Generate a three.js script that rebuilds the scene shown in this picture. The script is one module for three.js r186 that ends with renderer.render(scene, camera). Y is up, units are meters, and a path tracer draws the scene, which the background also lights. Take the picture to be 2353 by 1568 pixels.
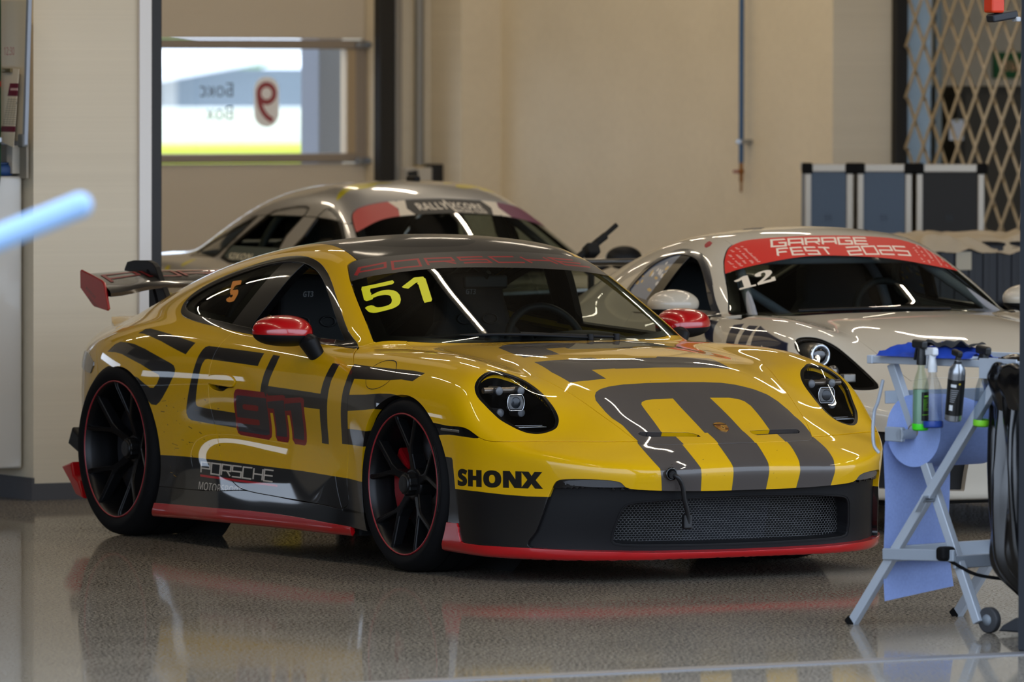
import * as THREE from 'three';
import { RoundedBoxGeometry } from 'three/addons/geometries/RoundedBoxGeometry.js';
import { mergeGeometries, toCreasedNormals } from 'three/addons/utils/BufferGeometryUtils.js';
import { RectAreaLightUniformsLib } from 'three/addons/lights/RectAreaLightUniformsLib.js';
import { ImprovedNoise } from 'three/addons/math/ImprovedNoise.js';

// ---------- camera, sky, lamps, exposure ----------
// World: the yellow car's front axle is above x = 0; its nose points to +x, out of the garage; y is up; +z is the car's right.
const scene = new THREE.Scene();
const camera = new THREE.PerspectiveCamera(5.2556, 2353 / 1568, 0.5, 400);
camera.filmGauge = 36;
camera.position.set(24.8854, 1.9931, 14.7401);
camera.up.set(-0.034789, 0.999245, -0.01727);
camera.lookAt(24.8854 - 86.6194, 1.9931 - 3.87668, 14.7401 - 49.8201);
camera.focus = 28.4;
camera.userData.fStop = 5;
const renderer = new THREE.WebGLRenderer({ antialias: true });
renderer.toneMapping = THREE.LinearToneMapping;
renderer.toneMappingExposure = 1.0;
renderer.shadowMap.enabled = true;
renderer.shadowMap.type = THREE.PCFSoftShadowMap;
scene.background = new THREE.Color().setRGB(2.2, 2.6, 3.2);      // bright overcast sky
RectAreaLightUniformsLib.init();
const LAMP_COLOR = new THREE.Color().setRGB(1.0, 0.86, 0.66), LAMP_POWER = 84, LAMP_Y = 4.7;
const LAMP_ROWS = [2.3, -1.7, -5.7], LAMP_X = [3.0, 1.0, -1.0, -3.0, -5.0, -7.0, -9.0, -11.0, -13.0];
// ---------- helpers ----------
function random(seed) { let s = seed >>> 0; return () => { s = (s + 0x6d2b79f5) >>> 0; let t = Math.imul(s ^ (s >>> 15), 1 | s); t = (t + Math.imul(t ^ (t >>> 7), 61 | t)) ^ t; return ((t ^ (t >>> 14)) >>> 0) / 4294967296; }; }
const names = new Map();
function numbered(name) { const k = names.get(name) ?? 0; names.set(name, k + 1); return k ? `${name}_${String(k).padStart(3, '0')}` : name; }
function tag(o, label, category, group) { o.userData.label = label; o.userData.category = category; if (group) o.userData.group = group; return o; }
function thing(name, label, category, [x, y, z] = [0, 0, 0], turn = 0, group) {
  const o = new THREE.Group(); o.name = numbered(name); o.position.set(x, y, z); o.rotation.y = turn; scene.add(o);
  return tag(o, label, category, group);
}
function clean(g) { for (const k of Object.keys(g.attributes)) if (!['position', 'normal', 'uv'].includes(k)) g.deleteAttribute(k); if (!g.attributes.uv) g.setAttribute('uv', new THREE.BufferAttribute(new Float32Array(g.attributes.position.count * 2), 2)); return g.index ? g.toNonIndexed() : g; }
function merged(list) { list = [].concat(list).flat(); return list.length === 1 ? list[0] : mergeGeometries(list.map(clean)); }
function part(name, geometry, material, parent = scene) {
  const m = new THREE.Mesh(merged(geometry), material);
  m.name = parent === scene ? numbered(name) : name; m.castShadow = m.receiveShadow = true; parent.add(m); return m;
}
function struct(name, geometry, material, parent = scene) { const m = part(name, geometry, material, parent); if (parent === scene) m.userData.kind = 'structure'; return m; }
const move = (g, x = 0, y = 0, z = 0) => g.translate(x, y, z);
const block = (x0, x1, y0, y1, z0, z1, r = 0) => (r ? new RoundedBoxGeometry(x1 - x0, y1 - y0, z1 - z0, 2, r) : new THREE.BoxGeometry(x1 - x0, y1 - y0, z1 - z0)).translate((x0 + x1) / 2, (y0 + y1) / 2, (z0 + z1) / 2);
const V = (x, y, z) => new THREE.Vector3(x, y, z);
function tube(points, r, { sides = 10, per = 8, closed = false, straight = false } = {}) {
  const pts = points.map((p) => V(...p));
  const curve = straight ? new THREE.CurvePath() : new THREE.CatmullRomCurve3(pts, closed, 'centripetal');
  if (straight) for (let i = 1; i < pts.length; i++) curve.add(new THREE.LineCurve3(pts[i - 1], pts[i]));
  return new THREE.TubeGeometry(curve, straight ? (pts.length - 1) * per : per * (pts.length - 1 + (closed ? 1 : 0)), r, sides, closed);
}
function rod(a, b, r, sides = 12, r2 = r) {                // a closed round bar from a to b
  const A = V(...a), B = V(...b), d = B.clone().sub(A), g = new THREE.CylinderGeometry(r2, r, d.length(), sides);
  return g.applyQuaternion(new THREE.Quaternion().setFromUnitVectors(V(0, 1, 0), d.normalize())).translate(...A.add(B).multiplyScalar(0.5).toArray());
}
function bar(a, b, w, h, r = 0, up = [0, 1, 0]) {           // a square bar from a to b, w wide and h high
  const A = V(...a), B = V(...b), d = B.clone().sub(A), L = d.length(), x = d.clone().normalize(), z = x.clone().cross(V(...up)).normalize(), y = z.clone().cross(x);
  const g = r ? new RoundedBoxGeometry(L, h, w, 2, r) : new THREE.BoxGeometry(L, h, w);
  return g.applyMatrix4(new THREE.Matrix4().makeBasis(x, y, z)).translate(...A.add(B).multiplyScalar(0.5).toArray());
}
function prism(pts, depth, bevel = 0, segs = 2) {           // an outline in x, y given its thickness along z, centred
  const s = new THREE.Shape(pts.map((p) => new THREE.Vector2(...p)));
  return new THREE.ExtrudeGeometry(s, { depth: depth - 2 * bevel, bevelEnabled: bevel > 0, bevelSize: bevel, bevelThickness: bevel, bevelOffset: -bevel, bevelSegments: segs, curveSegments: 8 }).translate(0, 0, -depth / 2 + bevel);
}
function lathe(pts, segs = 48) { return new THREE.LatheGeometry(pts.map((p) => new THREE.Vector2(...p)), segs); }
const hex = (h) => new THREE.Color(h);
const std = (color, roughness = 0.6, metalness = 0, more = {}) => new THREE.MeshPhysicalMaterial({ color, roughness, metalness, ...more });
function canvasTexture(w, h, draw, { repeat, data = false } = {}) {
  const c = document.createElement('canvas'); c.width = w; c.height = h;
  draw(c.getContext('2d'), w, h);
  const t = new THREE.CanvasTexture(c); t.colorSpace = data ? THREE.NoColorSpace : THREE.SRGBColorSpace; t.magFilter = THREE.LinearFilter;
  if (repeat) { t.wrapS = t.wrapT = THREE.RepeatWrapping; t.repeat.set(...repeat); }
  return t;
}
function noiseTexture(w, h, f, { srgb = true, repeat = [1, 1] } = {}) {   // f(u, v) -> [r, g, b] 0..255
  const d = new Uint8Array(w * h * 4);
  for (let y = 0, o = 0; y < h; y++) for (let x = 0; x < w; x++, o += 4) { const c = f(x / w, y / h, x, y); d[o] = c[0]; d[o + 1] = c[1]; d[o + 2] = c[2]; d[o + 3] = 255; }
  const t = new THREE.DataTexture(d, w, h); t.colorSpace = srgb ? THREE.SRGBColorSpace : THREE.NoColorSpace; t.magFilter = t.minFilter = THREE.LinearFilter;
  t.wrapS = t.wrapT = THREE.RepeatWrapping; t.repeat.set(...repeat); t.needsUpdate = true; return t;
}
const perlin = new ImprovedNoise(), noise = (x, y, z = 0) => perlin.noise(x, y, z);
// lettering: squared outlines drawn as strokes in a unit box, x across and y down
const SQUARE = {
  P: [[[0, 1], [0, 0], [1, 0], [1, 0.58], [0, 0.58]]], O: [[[0, 0], [1, 0], [1, 1], [0, 1], [0, -0.08]]], R: [[[0, 1], [0, 0], [1, 0], [1, 0.55], [0.06, 0.55]], [[0.62, 0.55], [1, 1]]],
  S: [[[1, 0], [0, 0], [0, 0.5], [1, 0.5], [1, 1], [0, 1]]], C: [[[1, 0], [0, 0], [0, 1], [1, 1]]], H: [[[0, 0], [0, 1]], [[0, 0.5], [1, 0.5]], [[1, 0], [1, 1]]], E: [[[1, 0], [0, 0], [0, 1], [1, 1]], [[0, 0.5], [0.96, 0.5]]],
  G: [[[1, 0], [0, 0], [0, 1], [1, 1], [1, 0.5], [0.5, 0.5]]], A: [[[0, 1], [0, 0], [1, 0], [1, 1]], [[0, 0.6], [1, 0.6]]], F: [[[1, 0], [0, 0], [0, 1]], [[0, 0.5], [0.8, 0.5]]], T: [[[0, 0], [1, 0]], [[0.5, 0], [0.5, 1]]],
  2: [[[0, 0], [1, 0], [1, 0.5], [0, 0.5], [0, 1], [1, 1]]], 0: [[[0, 0], [1, 0], [1, 1], [0, 1], [0, -0.08]]], 5: [[[1, 0], [0, 0], [0, 0.5], [1, 0.5], [1, 1], [0, 1]]], 3: [[[0, 0], [1, 0], [1, 1], [0, 1]], [[0.25, 0.5], [1, 0.5]]],
};
function squareText(c, text, map, { letter = 0.78, width = 0.03 } = {}) {   // map(u, v) gives the pixel of a place in the word's box
  const n = text.length, step = 1 / n;
  c.lineWidth = width; c.lineJoin = 'miter'; c.lineCap = 'butt';
  [...text].forEach((ch, i) => {
    for (const line of SQUARE[ch] ?? []) {
      c.beginPath();
      line.forEach(([x, y], k) => {
        if (!k) { c.moveTo(...map((i + x * letter + (1 - letter) / 2) * step, y)); return; }
        const [px, py] = line[k - 1];
        for (let s = 1; s <= 6; s++) c.lineTo(...map((i + (px + (x - px) * s / 6) * letter + (1 - letter) / 2) * step, py + (y - py) * s / 6));
      });
      c.stroke();
    }
  });
}
function fillPoly(c, pts, to, color) { c.fillStyle = color; c.beginPath(); pts.forEach((p, i) => (i ? c.lineTo(...to(...p)) : c.moveTo(...to(...p)))); c.closePath(); c.fill(); }
// a plain text in a font, drawn through an affine map taken from three corners of its box: top left, top right, bottom left
function boxText(c, text, font, [tl, tr, bl], color, size = 100, heavy = 0) {
  c.save(); c.font = font.startsWith('bold ') ? `bold ${size}px ${font.slice(5)}` : `${size}px ${font}`; const m = c.measureText(text), w = m.width, a = m.actualBoundingBoxAscent, d = m.actualBoundingBoxDescent, h = a + d;
  c.setTransform((tr[0] - tl[0]) / w, (tr[1] - tl[1]) / w, (bl[0] - tl[0]) / h, (bl[1] - tl[1]) / h, tl[0], tl[1]);
  c.fillStyle = color; c.textBaseline = 'alphabetic'; c.fillText(text, 0, a); if (heavy) { c.strokeStyle = color; c.lineWidth = heavy; c.lineJoin = 'miter'; c.strokeText(text, 0, a); } c.restore();
}
// ---------- the setting ----------
const wallTexture = noiseTexture(1024, 1024, (u, v) => {
  const n = noise(u * 6, v * 6, 1) * 4 + noise(u * 40, v * 40, 2) * 3 + noise(u * 170, v * 170, 3) * 3; return [228 + n, 216 + n, 192 + n];
});
const planar = (g, ax, ay, s = 1) => { const p = g.attributes.position, uv = new Float32Array(p.count * 2); for (let i = 0; i < p.count; i++) { uv[2 * i] = p.getComponent(i, ax) * s; uv[2 * i + 1] = p.getComponent(i, ay) * s; } g.setAttribute('uv', new THREE.BufferAttribute(uv, 2)); return g; };
const M = {};
M.wall = std(0xffffff, 0.72, 0, { map: wallTexture });
M.trim = std(0x77777a, 0.5);
M.ceiling = std(0x474542, 0.9);
M.floor = (() => {
  const N = 2048, r = random(5);
  const marks = new Float32Array(N * N);
  for (let k = 0; k < 2600; k++) {                        // scuffs along and across
    const x = r() * N, y = r() * N, l = 20 + r() * 240, a = (r() - 0.5) * 0.5 + (r() < 0.4 ? 1.57 : 0), d = (r() - 0.5) * 0.5;
    for (let s = 0; s < l; s++) { const i = ((y + Math.sin(a) * s) & (N - 1)) * N + ((x + Math.cos(a) * s) & (N - 1)); marks[i] += d; }
  }
  const map = noiseTexture(N, N, (u, v, x, y) => {
    const n = noise(u * 8, v * 8, 4) * 3 + noise(u * 32, v * 32, 5) * 3 + noise(u * 160, v * 320, 6) * 5 + marks[y * N + x] * 7;
    return [121 + n, 113 + n, 101 + n];
  }, { repeat: [1 / 4, 1 / 4] });
  const rough = noiseTexture(2048, 2048, (u, v, x, y) => { const dust = noise(u * 190, v * 420, 9) + 0.7 * noise(u * 700, v * 900, 3) + 0.12 * noise(u * 7, v * 7, 8) - 0.16; const n = dust > 0 ? 150 + r() * 50 : 15 + noise(u * 5, v * 5, 8) * 6; return [n, n, n]; }, { srgb: false, repeat: [1 / 3, 1 / 3] });   // matt dust and fine scuffs between polished spots
  const bump = noiseTexture(512, 512, (u, v) => { const n = 128 + noise(u * 12, v * 12, 11) * 60 + noise(u * 50, v * 50, 12) * 20; return [n, n, n]; }, { srgb: false, repeat: [1 / 2.5, 1 / 2.5] });
  return new THREE.MeshPhysicalMaterial({ map, roughness: 1, roughnessMap: rough, bumpMap: bump, bumpScale: 0.00008, ior: 1.4, specularIntensity: 0.6 });
})();
M.apron = M.floor.clone(); M.apron.color = new THREE.Color().setRGB(0.95, 0.98, 1.02);
struct('floor', planar(block(-15.4, 4.33, -0.2, 0, -14, 16), 0, 2), M.floor);
struct('ground_outside', [planar(block(4.42, 60, -0.2, 0, -60, 60), 0, 2)], M.apron);
M.steel = std(0x9a9ea3, 0.32, 0.9);
struct('threshold_rail', [block(4.33, 4.42, -0.2, 0.004, -14, 16)], std(0x77777a, 0.4, 0.4));
struct('ceiling', block(-15.4, 4.9, 5.0, 5.25, -14, 16), M.ceiling);
// walls
const WALL = (name, boxes, ax = 2, ay = 1) => struct(name, boxes.map((b) => planar(block(...b), ax, ay, 0.5)), M.wall);
const DOORS = [[-7.22, -3.2], [1.2, 5.2], [8.2, 12.2]], DOOR_H = 3.7;
{
  const b = [], zs = [-14, ...DOORS.flat(), 16];
  for (let i = 0; i < 6; i += 2) b.push([-15.4, -15.0, 0, 5, zs[i], zs[i + 1]]);
  b.push([-15.4, -15.0, DOOR_H, 5, -14, 16]);
  WALL('wall_back', b);
}
WALL('wall_right', [[-15.0, -10.83, 0, 5, -8.3, -7.9]], 0, 1);
WALL('wall_far_right', [[-15.4, 4.9, 0, 5, -14.3, -14]], 0, 1);
struct('wall_far_left', [block(-15.4, 4.9, 0, 5, 16, 16.3), block(-15.4, -15.0, 0, 5, 12.2, 16)], std(0x4a4640, 0.7));
WALL('wall_front', [[4.42, 4.85, 3.9, 5.25, -14.3, 16.3]]);
{
  const g = WALL('wall_left', [[-15.0, -4.75, 0, 5, -0.40, 0.145]], 0, 1);
  void g;
}
struct('baseboard_left', [block(-15, -4.735, 0, 0.075, -0.37, 0.16), block(-15, -4.74, 0, 0.10, 0.145, 0.158)], std(0x55565a, 0.6));
struct('trim_1', [block(-4.76, -4.73, 0, 4.9, -0.435, -0.372, 0.004)], std(0xd9d3cc, 0.35, 0.2));     // bright corner profile of the partition
struct('trim_2', [block(-4.775, -4.74, 0, 4.9, -0.49, -0.436, 0.004)], std(0x1b1a1a, 0.5));           // black seal beside it
WALL('pillar_corner', [[-15, -14.62, 0, 5, -7.9, -7.62]], 2, 1);

// sectional door in the back wall: panels, window strip, tracks
function sectionalDoor(n, z0, z1, lettered) {
  const panelM = std(n === 3 ? 0x4c4a48 : 0xd2c6b2, 0.55), frameM = std(0x9b8f82, 0.45, 0.3);
  const root = struct(`door_${n}`, [block(-15.18, -15.05, 0, 0.02, z0, z1)], M.trim);
  const rows = [[0.02, 0.66], [0.67, 1.315], [2.075, 2.70], [2.71, 3.35], [3.36, 3.70]];
  for (const [a, b] of rows) part('panel', [block(-15.17, -15.10, a, b, z0 + 0.005, z1 - 0.005, 0.006), ...[0.25, 0.5, 0.75].map((t) => block(-15.1015, -15.0985, a + (b - a) * t - 0.004, a + (b - a) * t + 0.004, z0 + 0.02, z1 - 0.02, 0.001))], panelM, root);
  const zr = z1 - 0.12 - 0.06, zl = z0 + 0.18;
  void zr;
  part('window_frame', [block(-15.17, -15.07, 1.32, 1.376, z0 + 0.005, z1 - 0.005, 0.012), block(-15.17, -15.07, 2.012, 2.07, z0 + 0.005, z1 - 0.005, 0.012),
    block(-15.17, -15.08, 1.37, 2.02, z0 + 0.005, zl - 0.1, 0.006)], frameM, root);
  part('window_frame_end', [block(-15.17, -15.085, 1.37, 2.02, z0 + 0.005, z0 + 0.14, 0.006), block(-15.17, -15.085, 1.37, 2.02, z1 - 0.06, z1 - 0.005, 0.006)], std(0xb59f7f, 0.5), root);
  part('window_pane', [block(-15.135, -15.13, 1.37, 2.02, z0 + 0.13, z1 - 0.05)], new THREE.MeshPhysicalMaterial({ color: 0xffffff, roughness: 0.0, transmission: 1, thickness: 0, ior: 1.35 }), root);
  part('lift_track', [block(-15.05, -14.93, 0, 3.9, z0 - 0.115, z0 - 0.002, 0.01)], std(0x2b2a29, 0.5, 0.4), root);
  part('track_flange', [block(-15.0, -14.94, 0, 3.9, z0 - 0.165, z0 - 0.12, 0.004)], std(0x9a9792, 0.4, 0.6), root);
  part('lift_track', [block(-15.05, -14.93, 0, 3.9, z1 + 0.002, z1 + 0.115, 0.01)], std(0x2b2a29, 0.5, 0.4), root);
  for (const y of [1.33, 2.04, 0.67]) part('hinge', [block(-15.08, -15.04, y - 0.02, y + 0.02, z0 - 0.03, z0 + 0.09, 0.006), rod([-15.03, y, z0 - 0.06], [-15.03, y, z0 + 0.02], 0.012)], M.steel, root);
  if (lettered) {
    const t = canvasTexture(1024, 512, (c, w, h) => {
      c.clearRect(0, 0, w, h);
      c.fillStyle = '#ffffff'; c.beginPath(); c.roundRect(160, 105, 180, 320, 88); c.fill();
      c.strokeStyle = '#a03440'; c.lineWidth = 34; c.beginPath(); c.arc(250, 212, 56, 0, 7); c.stroke();
      c.beginPath(); c.moveTo(306, 214); c.bezierCurveTo(304, 300, 270, 360, 205, 384); c.stroke();
      c.fillStyle = '#2a3436'; c.font = '120px sans-serif'; c.fillText('Бокс', 480, 232); c.fillText('Box', 480, 378);
    });
    const m = std(0xffffff, 0.6, 0, { map: t, alphaTest: 0.5, side: THREE.DoubleSide });
    const g = new THREE.PlaneGeometry(0.98, 0.49).rotateY(-Math.PI / 2).translate(-15.138, 1.70, -6.30);
    part('window_lettering', g, m, root);
  }
  return root;
}
sectionalDoor(1, ...DOORS[0], true); sectionalDoor(2, ...DOORS[1], false); sectionalDoor(3, ...DOORS[2], false);

// posts in the open front
const postM = std(0x3c4149, 0.45, 0.3);
struct('post_front', [block(4.25, 4.43, 0, 3.9, 0.66, 0.921, 0.006)], postM);

// fluorescent lamps in rows under the ceiling
{
  const lampGlow = new THREE.MeshStandardMaterial({ color: 0xffffff, emissive: LAMP_COLOR, emissiveIntensity: 6, roughness: 0.5 }), white = std(0xe6e4de, 0.5);
  const housing = [block(-0.70, 0.70, 0.022, 0.08, -0.045, 0.045, 0.01)], glow = [rod([-0.66, 0.006, 0], [0.66, 0.006, 0], 0.013, 10)], rodG = [rod([-0.6, 0.09, 0], [-0.6, 0.30, 0], 0.006, 6), rod([0.6, 0.09, 0], [0.6, 0.30, 0], 0.006, 6)];
  const hG = merged(housing), gG = merged(glow);
  LAMP_ROWS.forEach((z, r) => LAMP_X.forEach((x, i) => {
    const t = thing('tube_lamp', 'warm white fluorescent tube lamp hanging in a row under the ceiling', 'lamp', [x, LAMP_Y, z], 0, 'tube lamps under the ceiling');
    part('housing', hG, white, t); part('tube', gG, lampGlow, t); part('hanger', rodG[0], M.steel, t); part('hanger', rodG[1], M.steel, t);
    for (const a of [-1.15, 1.15]) { const l = new THREE.RectAreaLight(LAMP_COLOR, LAMP_POWER, 1.3, 0.036); l.name = 'tube_light'; l.position.set(0, -0.012 - 0.01, a > 0 ? 0.02 : -0.02); l.rotation.set(-Math.PI / 2, 0, 0); l.rotation.x = -Math.PI / 2 - a; t.add(l); }
    void r; void i;
  }));
}
// outdoors beyond the back doors
{
  const concrete = std(0xe6e6e2, 0.8), r = random(21);
  struct('ground_behind', [planar(block(-75, -15.4, -0.2, -0.01, -60, 60), 0, 2)], std(0xb9b9b6, 0.8));
  const bank = thing('grass_bank', 'sunlit yellow green grass strip outside, seen low in the door window', 'grass', [-62, 0, -31]);
  part('turf', [block(-4, 0, 0, 0.74, -40, 40, 0.1)], std(0xb4b838, 0.9), bank); part('kerb', [block(0, 0.3, 0, 0.3, -40, 40, 0.02)], concrete, bank);
  const br = thing('track_barrier', 'white concrete barrier outside, seen through the door window', 'barrier', [-66.5, 0, -31]);
  for (let i = 0; i < 12; i++) part('segment', [block(-0.2, 0.2, 0, 1.22, -24 + i * 4.02, -20.02 + i * 4.02, 0.03)], concrete, br);
  const st = thing('paddock_pavilion', 'blue grey pavilion under a sloping white roof outside the door window', 'building', [-72, 0, -36]);
  part('wall', [block(-3, 0, 0, 1.75, -20, 20)], std(0xa9b6c0, 0.7), st);
  part('roof', [new THREE.BoxGeometry(4, 0.22, 10).rotateX(0.16).translate(0.6, 1.86, 1.2)], std(0xffffff, 0.7), st);
  for (let i = 0; i < 6; i++) part('column', [block(0.4, 0.6, 0, 1.7, -8 + i * 3, -7.75 + i * 3)], concrete, st);
  for (let k = 0; k < 7; k++) {
    const t = thing('roadside_tree', 'green leafy tree beyond the pavilion, seen through the door window', 'tree', [-86 - r() * 6, 0, -62 + k * 8 + r() * 1.5], 0, 'trees beyond the pavilion');
    const blobs = []; for (let q = 0; q < 14; q++) blobs.push(new THREE.IcosahedronGeometry(0.8 + r() * 0.8, 1).translate((r() - 0.5) * 3, 2.2 + r() * 3, (r() - 0.5) * 3));
    part('crown', blobs, std(0x6f8a58, 0.9), t); part('trunk', [rod([0, 0, 0], [0, 2.4, 0], 0.18, 10)], std(0x5b4a3a, 0.9), t);
  }
  const mast = thing('red_banner', 'red vertical banner outside by the dark gate post', 'banner', [-19.5, 0, -9.30]);
  part('cloth', [block(-0.03, 0.03, 0.1, 3.5, -0.09, 0.09)], std(0xc06870, 0.7), mast); part('pole', [rod([0, 0, 0.11], [0, 3.6, 0.11], 0.02)], M.steel, mast);
  const dp = thing('dark_gate_post', 'dark grey square post outside the door window', 'post', [-15.9, 0, -7.42]);
  part('shaft', [block(-0.12, 0.12, 0, 3.6, -0.16, 0.16, 0.01)], std(0x6d7079, 0.7), dp); part('foot', [block(-0.2, 0.2, 0, 0.02, -0.2, 0.2)], M.steel, dp);
}
// ---------- smooth curves, implicit bodies ----------
function spline(pts) {                                  // natural cubic through [x, y] pairs, straight beyond the ends
  const n = pts.length, x = pts.map((p) => p[0]), y = pts.map((p) => p[1]), m = new Float64Array(n), u = new Float64Array(n);
  for (let i = 1; i < n - 1; i++) {
    const s = (x[i] - x[i - 1]) / (x[i + 1] - x[i - 1]), p = s * m[i - 1] + 2;
    m[i] = (s - 1) / p;
    u[i] = (6 * ((y[i + 1] - y[i]) / (x[i + 1] - x[i]) - (y[i] - y[i - 1]) / (x[i] - x[i - 1])) / (x[i + 1] - x[i - 1]) - s * u[i - 1]) / p;
  }
  for (let k = n - 2; k > 0; k--) m[k] = m[k] * m[k + 1] + u[k];
  const s0 = (y[1] - y[0]) / (x[1] - x[0]) - (x[1] - x[0]) * m[1] / 6, h1 = x[n - 1] - x[n - 2], s1 = (y[n - 1] - y[n - 2]) / h1 + h1 * m[n - 2] / 6;
  return (t) => {
    if (t <= x[0]) return y[0] + s0 * (t - x[0]);
    if (t >= x[n - 1]) return y[n - 1] + s1 * (t - x[n - 1]);
    let a = 0, b = n - 1;
    while (b - a > 1) { const c = (a + b) >> 1; if (x[c] > t) b = c; else a = c; }
    const h = x[b] - x[a], A = (x[b] - t) / h, B = 1 - A;
    return A * y[a] + B * y[b] + ((A * A * A - A) * m[a] + (B * B * B - B) * m[b]) * h * h / 6;
  };
}
function tabled(f, lo, hi, n) {                         // fast lookup of a smooth function (Catmull-Rom over samples)
  const v = new Float64Array(n + 3), h = (hi - lo) / n;
  for (let i = 0; i < n + 3; i++) v[i] = f(lo + (i - 1) * h);
  return (t) => {
    let s = (t - lo) / h; s = s < 0 ? 0 : s > n - 1e-6 ? n - 1e-6 : s;
    const i = s | 0, q = s - i, a = v[i], b = v[i + 1], c = v[i + 2], d = v[i + 3];
    return b + 0.5 * q * (c - a + q * (2 * a - 5 * b + 4 * c - d + q * (3 * (b - c) + d - a)));
  };
}
// rows: [[x, v0, v1, ...], ...] with the values at the columns `at`; a surface that is smooth in both directions
function sheet(at, rows, [x0, x1], [y0, y1]) {
  const cols = at.map((_, k) => spline(rows.filter((r) => r[k + 1] !== null).map((r) => [r[0], r[k + 1]]).sort((a, b) => a[0] - b[0])));
  const nx = Math.ceil((x1 - x0) / 0.02), ny = Math.ceil((y1 - y0) / 0.02), g = new Float64Array((nx + 3) * (ny + 3));
  for (let i = 0; i < nx + 3; i++) {
    const x = x0 + (i - 1) * 0.02, s = spline(at.map((a, k) => [a, cols[k](x)]));
    for (let j = 0; j < ny + 3; j++) g[i * (ny + 3) + j] = s(y0 + (j - 1) * 0.02);
  }
  const cr = (a, b, c, d, q) => b + 0.5 * q * (c - a + q * (2 * a - 5 * b + 4 * c - d + q * (3 * (b - c) + d - a)));
  return (x, y) => {
    let s = (x - x0) / 0.02, t = (y - y0) / 0.02;
    s = s < 0 ? 0 : s > nx - 1e-6 ? nx - 1e-6 : s; t = t < 0 ? 0 : t > ny - 1e-6 ? ny - 1e-6 : t;
    const i = s | 0, j = t | 0, q = t - j, w = ny + 3, o = i * w + j;
    const r = (k) => cr(g[o + k * w], g[o + k * w + 1], g[o + k * w + 2], g[o + k * w + 3], q);
    return cr(r(0), r(1), r(2), r(3), s - i);
  };
}
const smax = (a, b, k) => { const h = Math.max(k - Math.abs(a - b), 0) / k; return Math.max(a, b) + h * h * h * k / 6; };
const smin = (a, b, k) => -smax(-a, -b, k);
const lerp = (a, b, t) => a + (b - a) * t, sat = (t) => t < 0 ? 0 : t > 1 ? 1 : t, smooth = (a, b, t) => { t = sat((t - a) / (b - a)); return t * t * (3 - 2 * t); };

// A car body from tables: deck height over (x, z), half width over (x, y), nose and tail plans, roof line and cabin.
function carBody(c) {
  const deck = sheet(c.deckAt, c.deck, [-3.7, 1.2], [0, 1]), side = sheet(c.sideAt, c.side, [-3.7, 1.2], [0, 1]);
  const roof = tabled(spline(c.roof), -3.8, 1.2, 500), belt = tabled(spline(c.belt), -3.8, 1.2, 500), camber = tabled(spline(c.camber), -3.8, 1.2, 300);
  const nose = tabled(spline(c.nose), 0, 1.1, 200), tail = tabled(spline(c.tail), 0, 1.3, 200), under = tabled(spline(c.under), -3.8, 1.2, 300);
  const noseQ = tabled(spline(c.noseQ), 0, 1.1, 100), edge = tabled(spline(c.edge), -3.8, 1.2, 300), blend = tabled(spline(c.blend), -3.8, 1.2, 300);
  const lean = tabled(spline(c.lean), -3.8, 1.2, 200);
  return (x, y, zz) => {
    const z = Math.abs(zz), z4 = z * z * z * z;
    let f = smax((y - deck(x, z)) * 0.93, z - side(x, y), edge(x));
    f = smax(f, (x - nose(y) + noseQ(y) * z4) / Math.hypot(1, 4 * noseQ(y) * z * z * z), c.noseK);
    f = smax(f, (tail(y) + c.tailQ * z4 - x) / Math.hypot(1, 4 * c.tailQ * z * z * z), 0.10);
    f = smax(f, under(x) - y, 0.05);
    if (y > 0.4 && x < (c.cabinTo ?? 0.2)) {
      const r = roof(x), s = lean(x), dr = (roof(x + 0.02) - r) / 0.02;
      const top = (y - r + camber(x) * z * z) / Math.hypot(1, dr);
      const d = y - 0.84, up = (d + Math.sqrt(d * d + 0.0016)) / 2, low = d < -0.1 ? (d + 0.1) * (d + 0.1) * 2 : 0;
      const flank = (z - belt(x) - 0.008 + s * up + (d > 0 ? c.bow * d * d : 0) + low) / Math.hypot(1, s);
      f = smin(f, smax(top, flank, c.cabinK), blend(x));
    }
    return f;
  };
}
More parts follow.
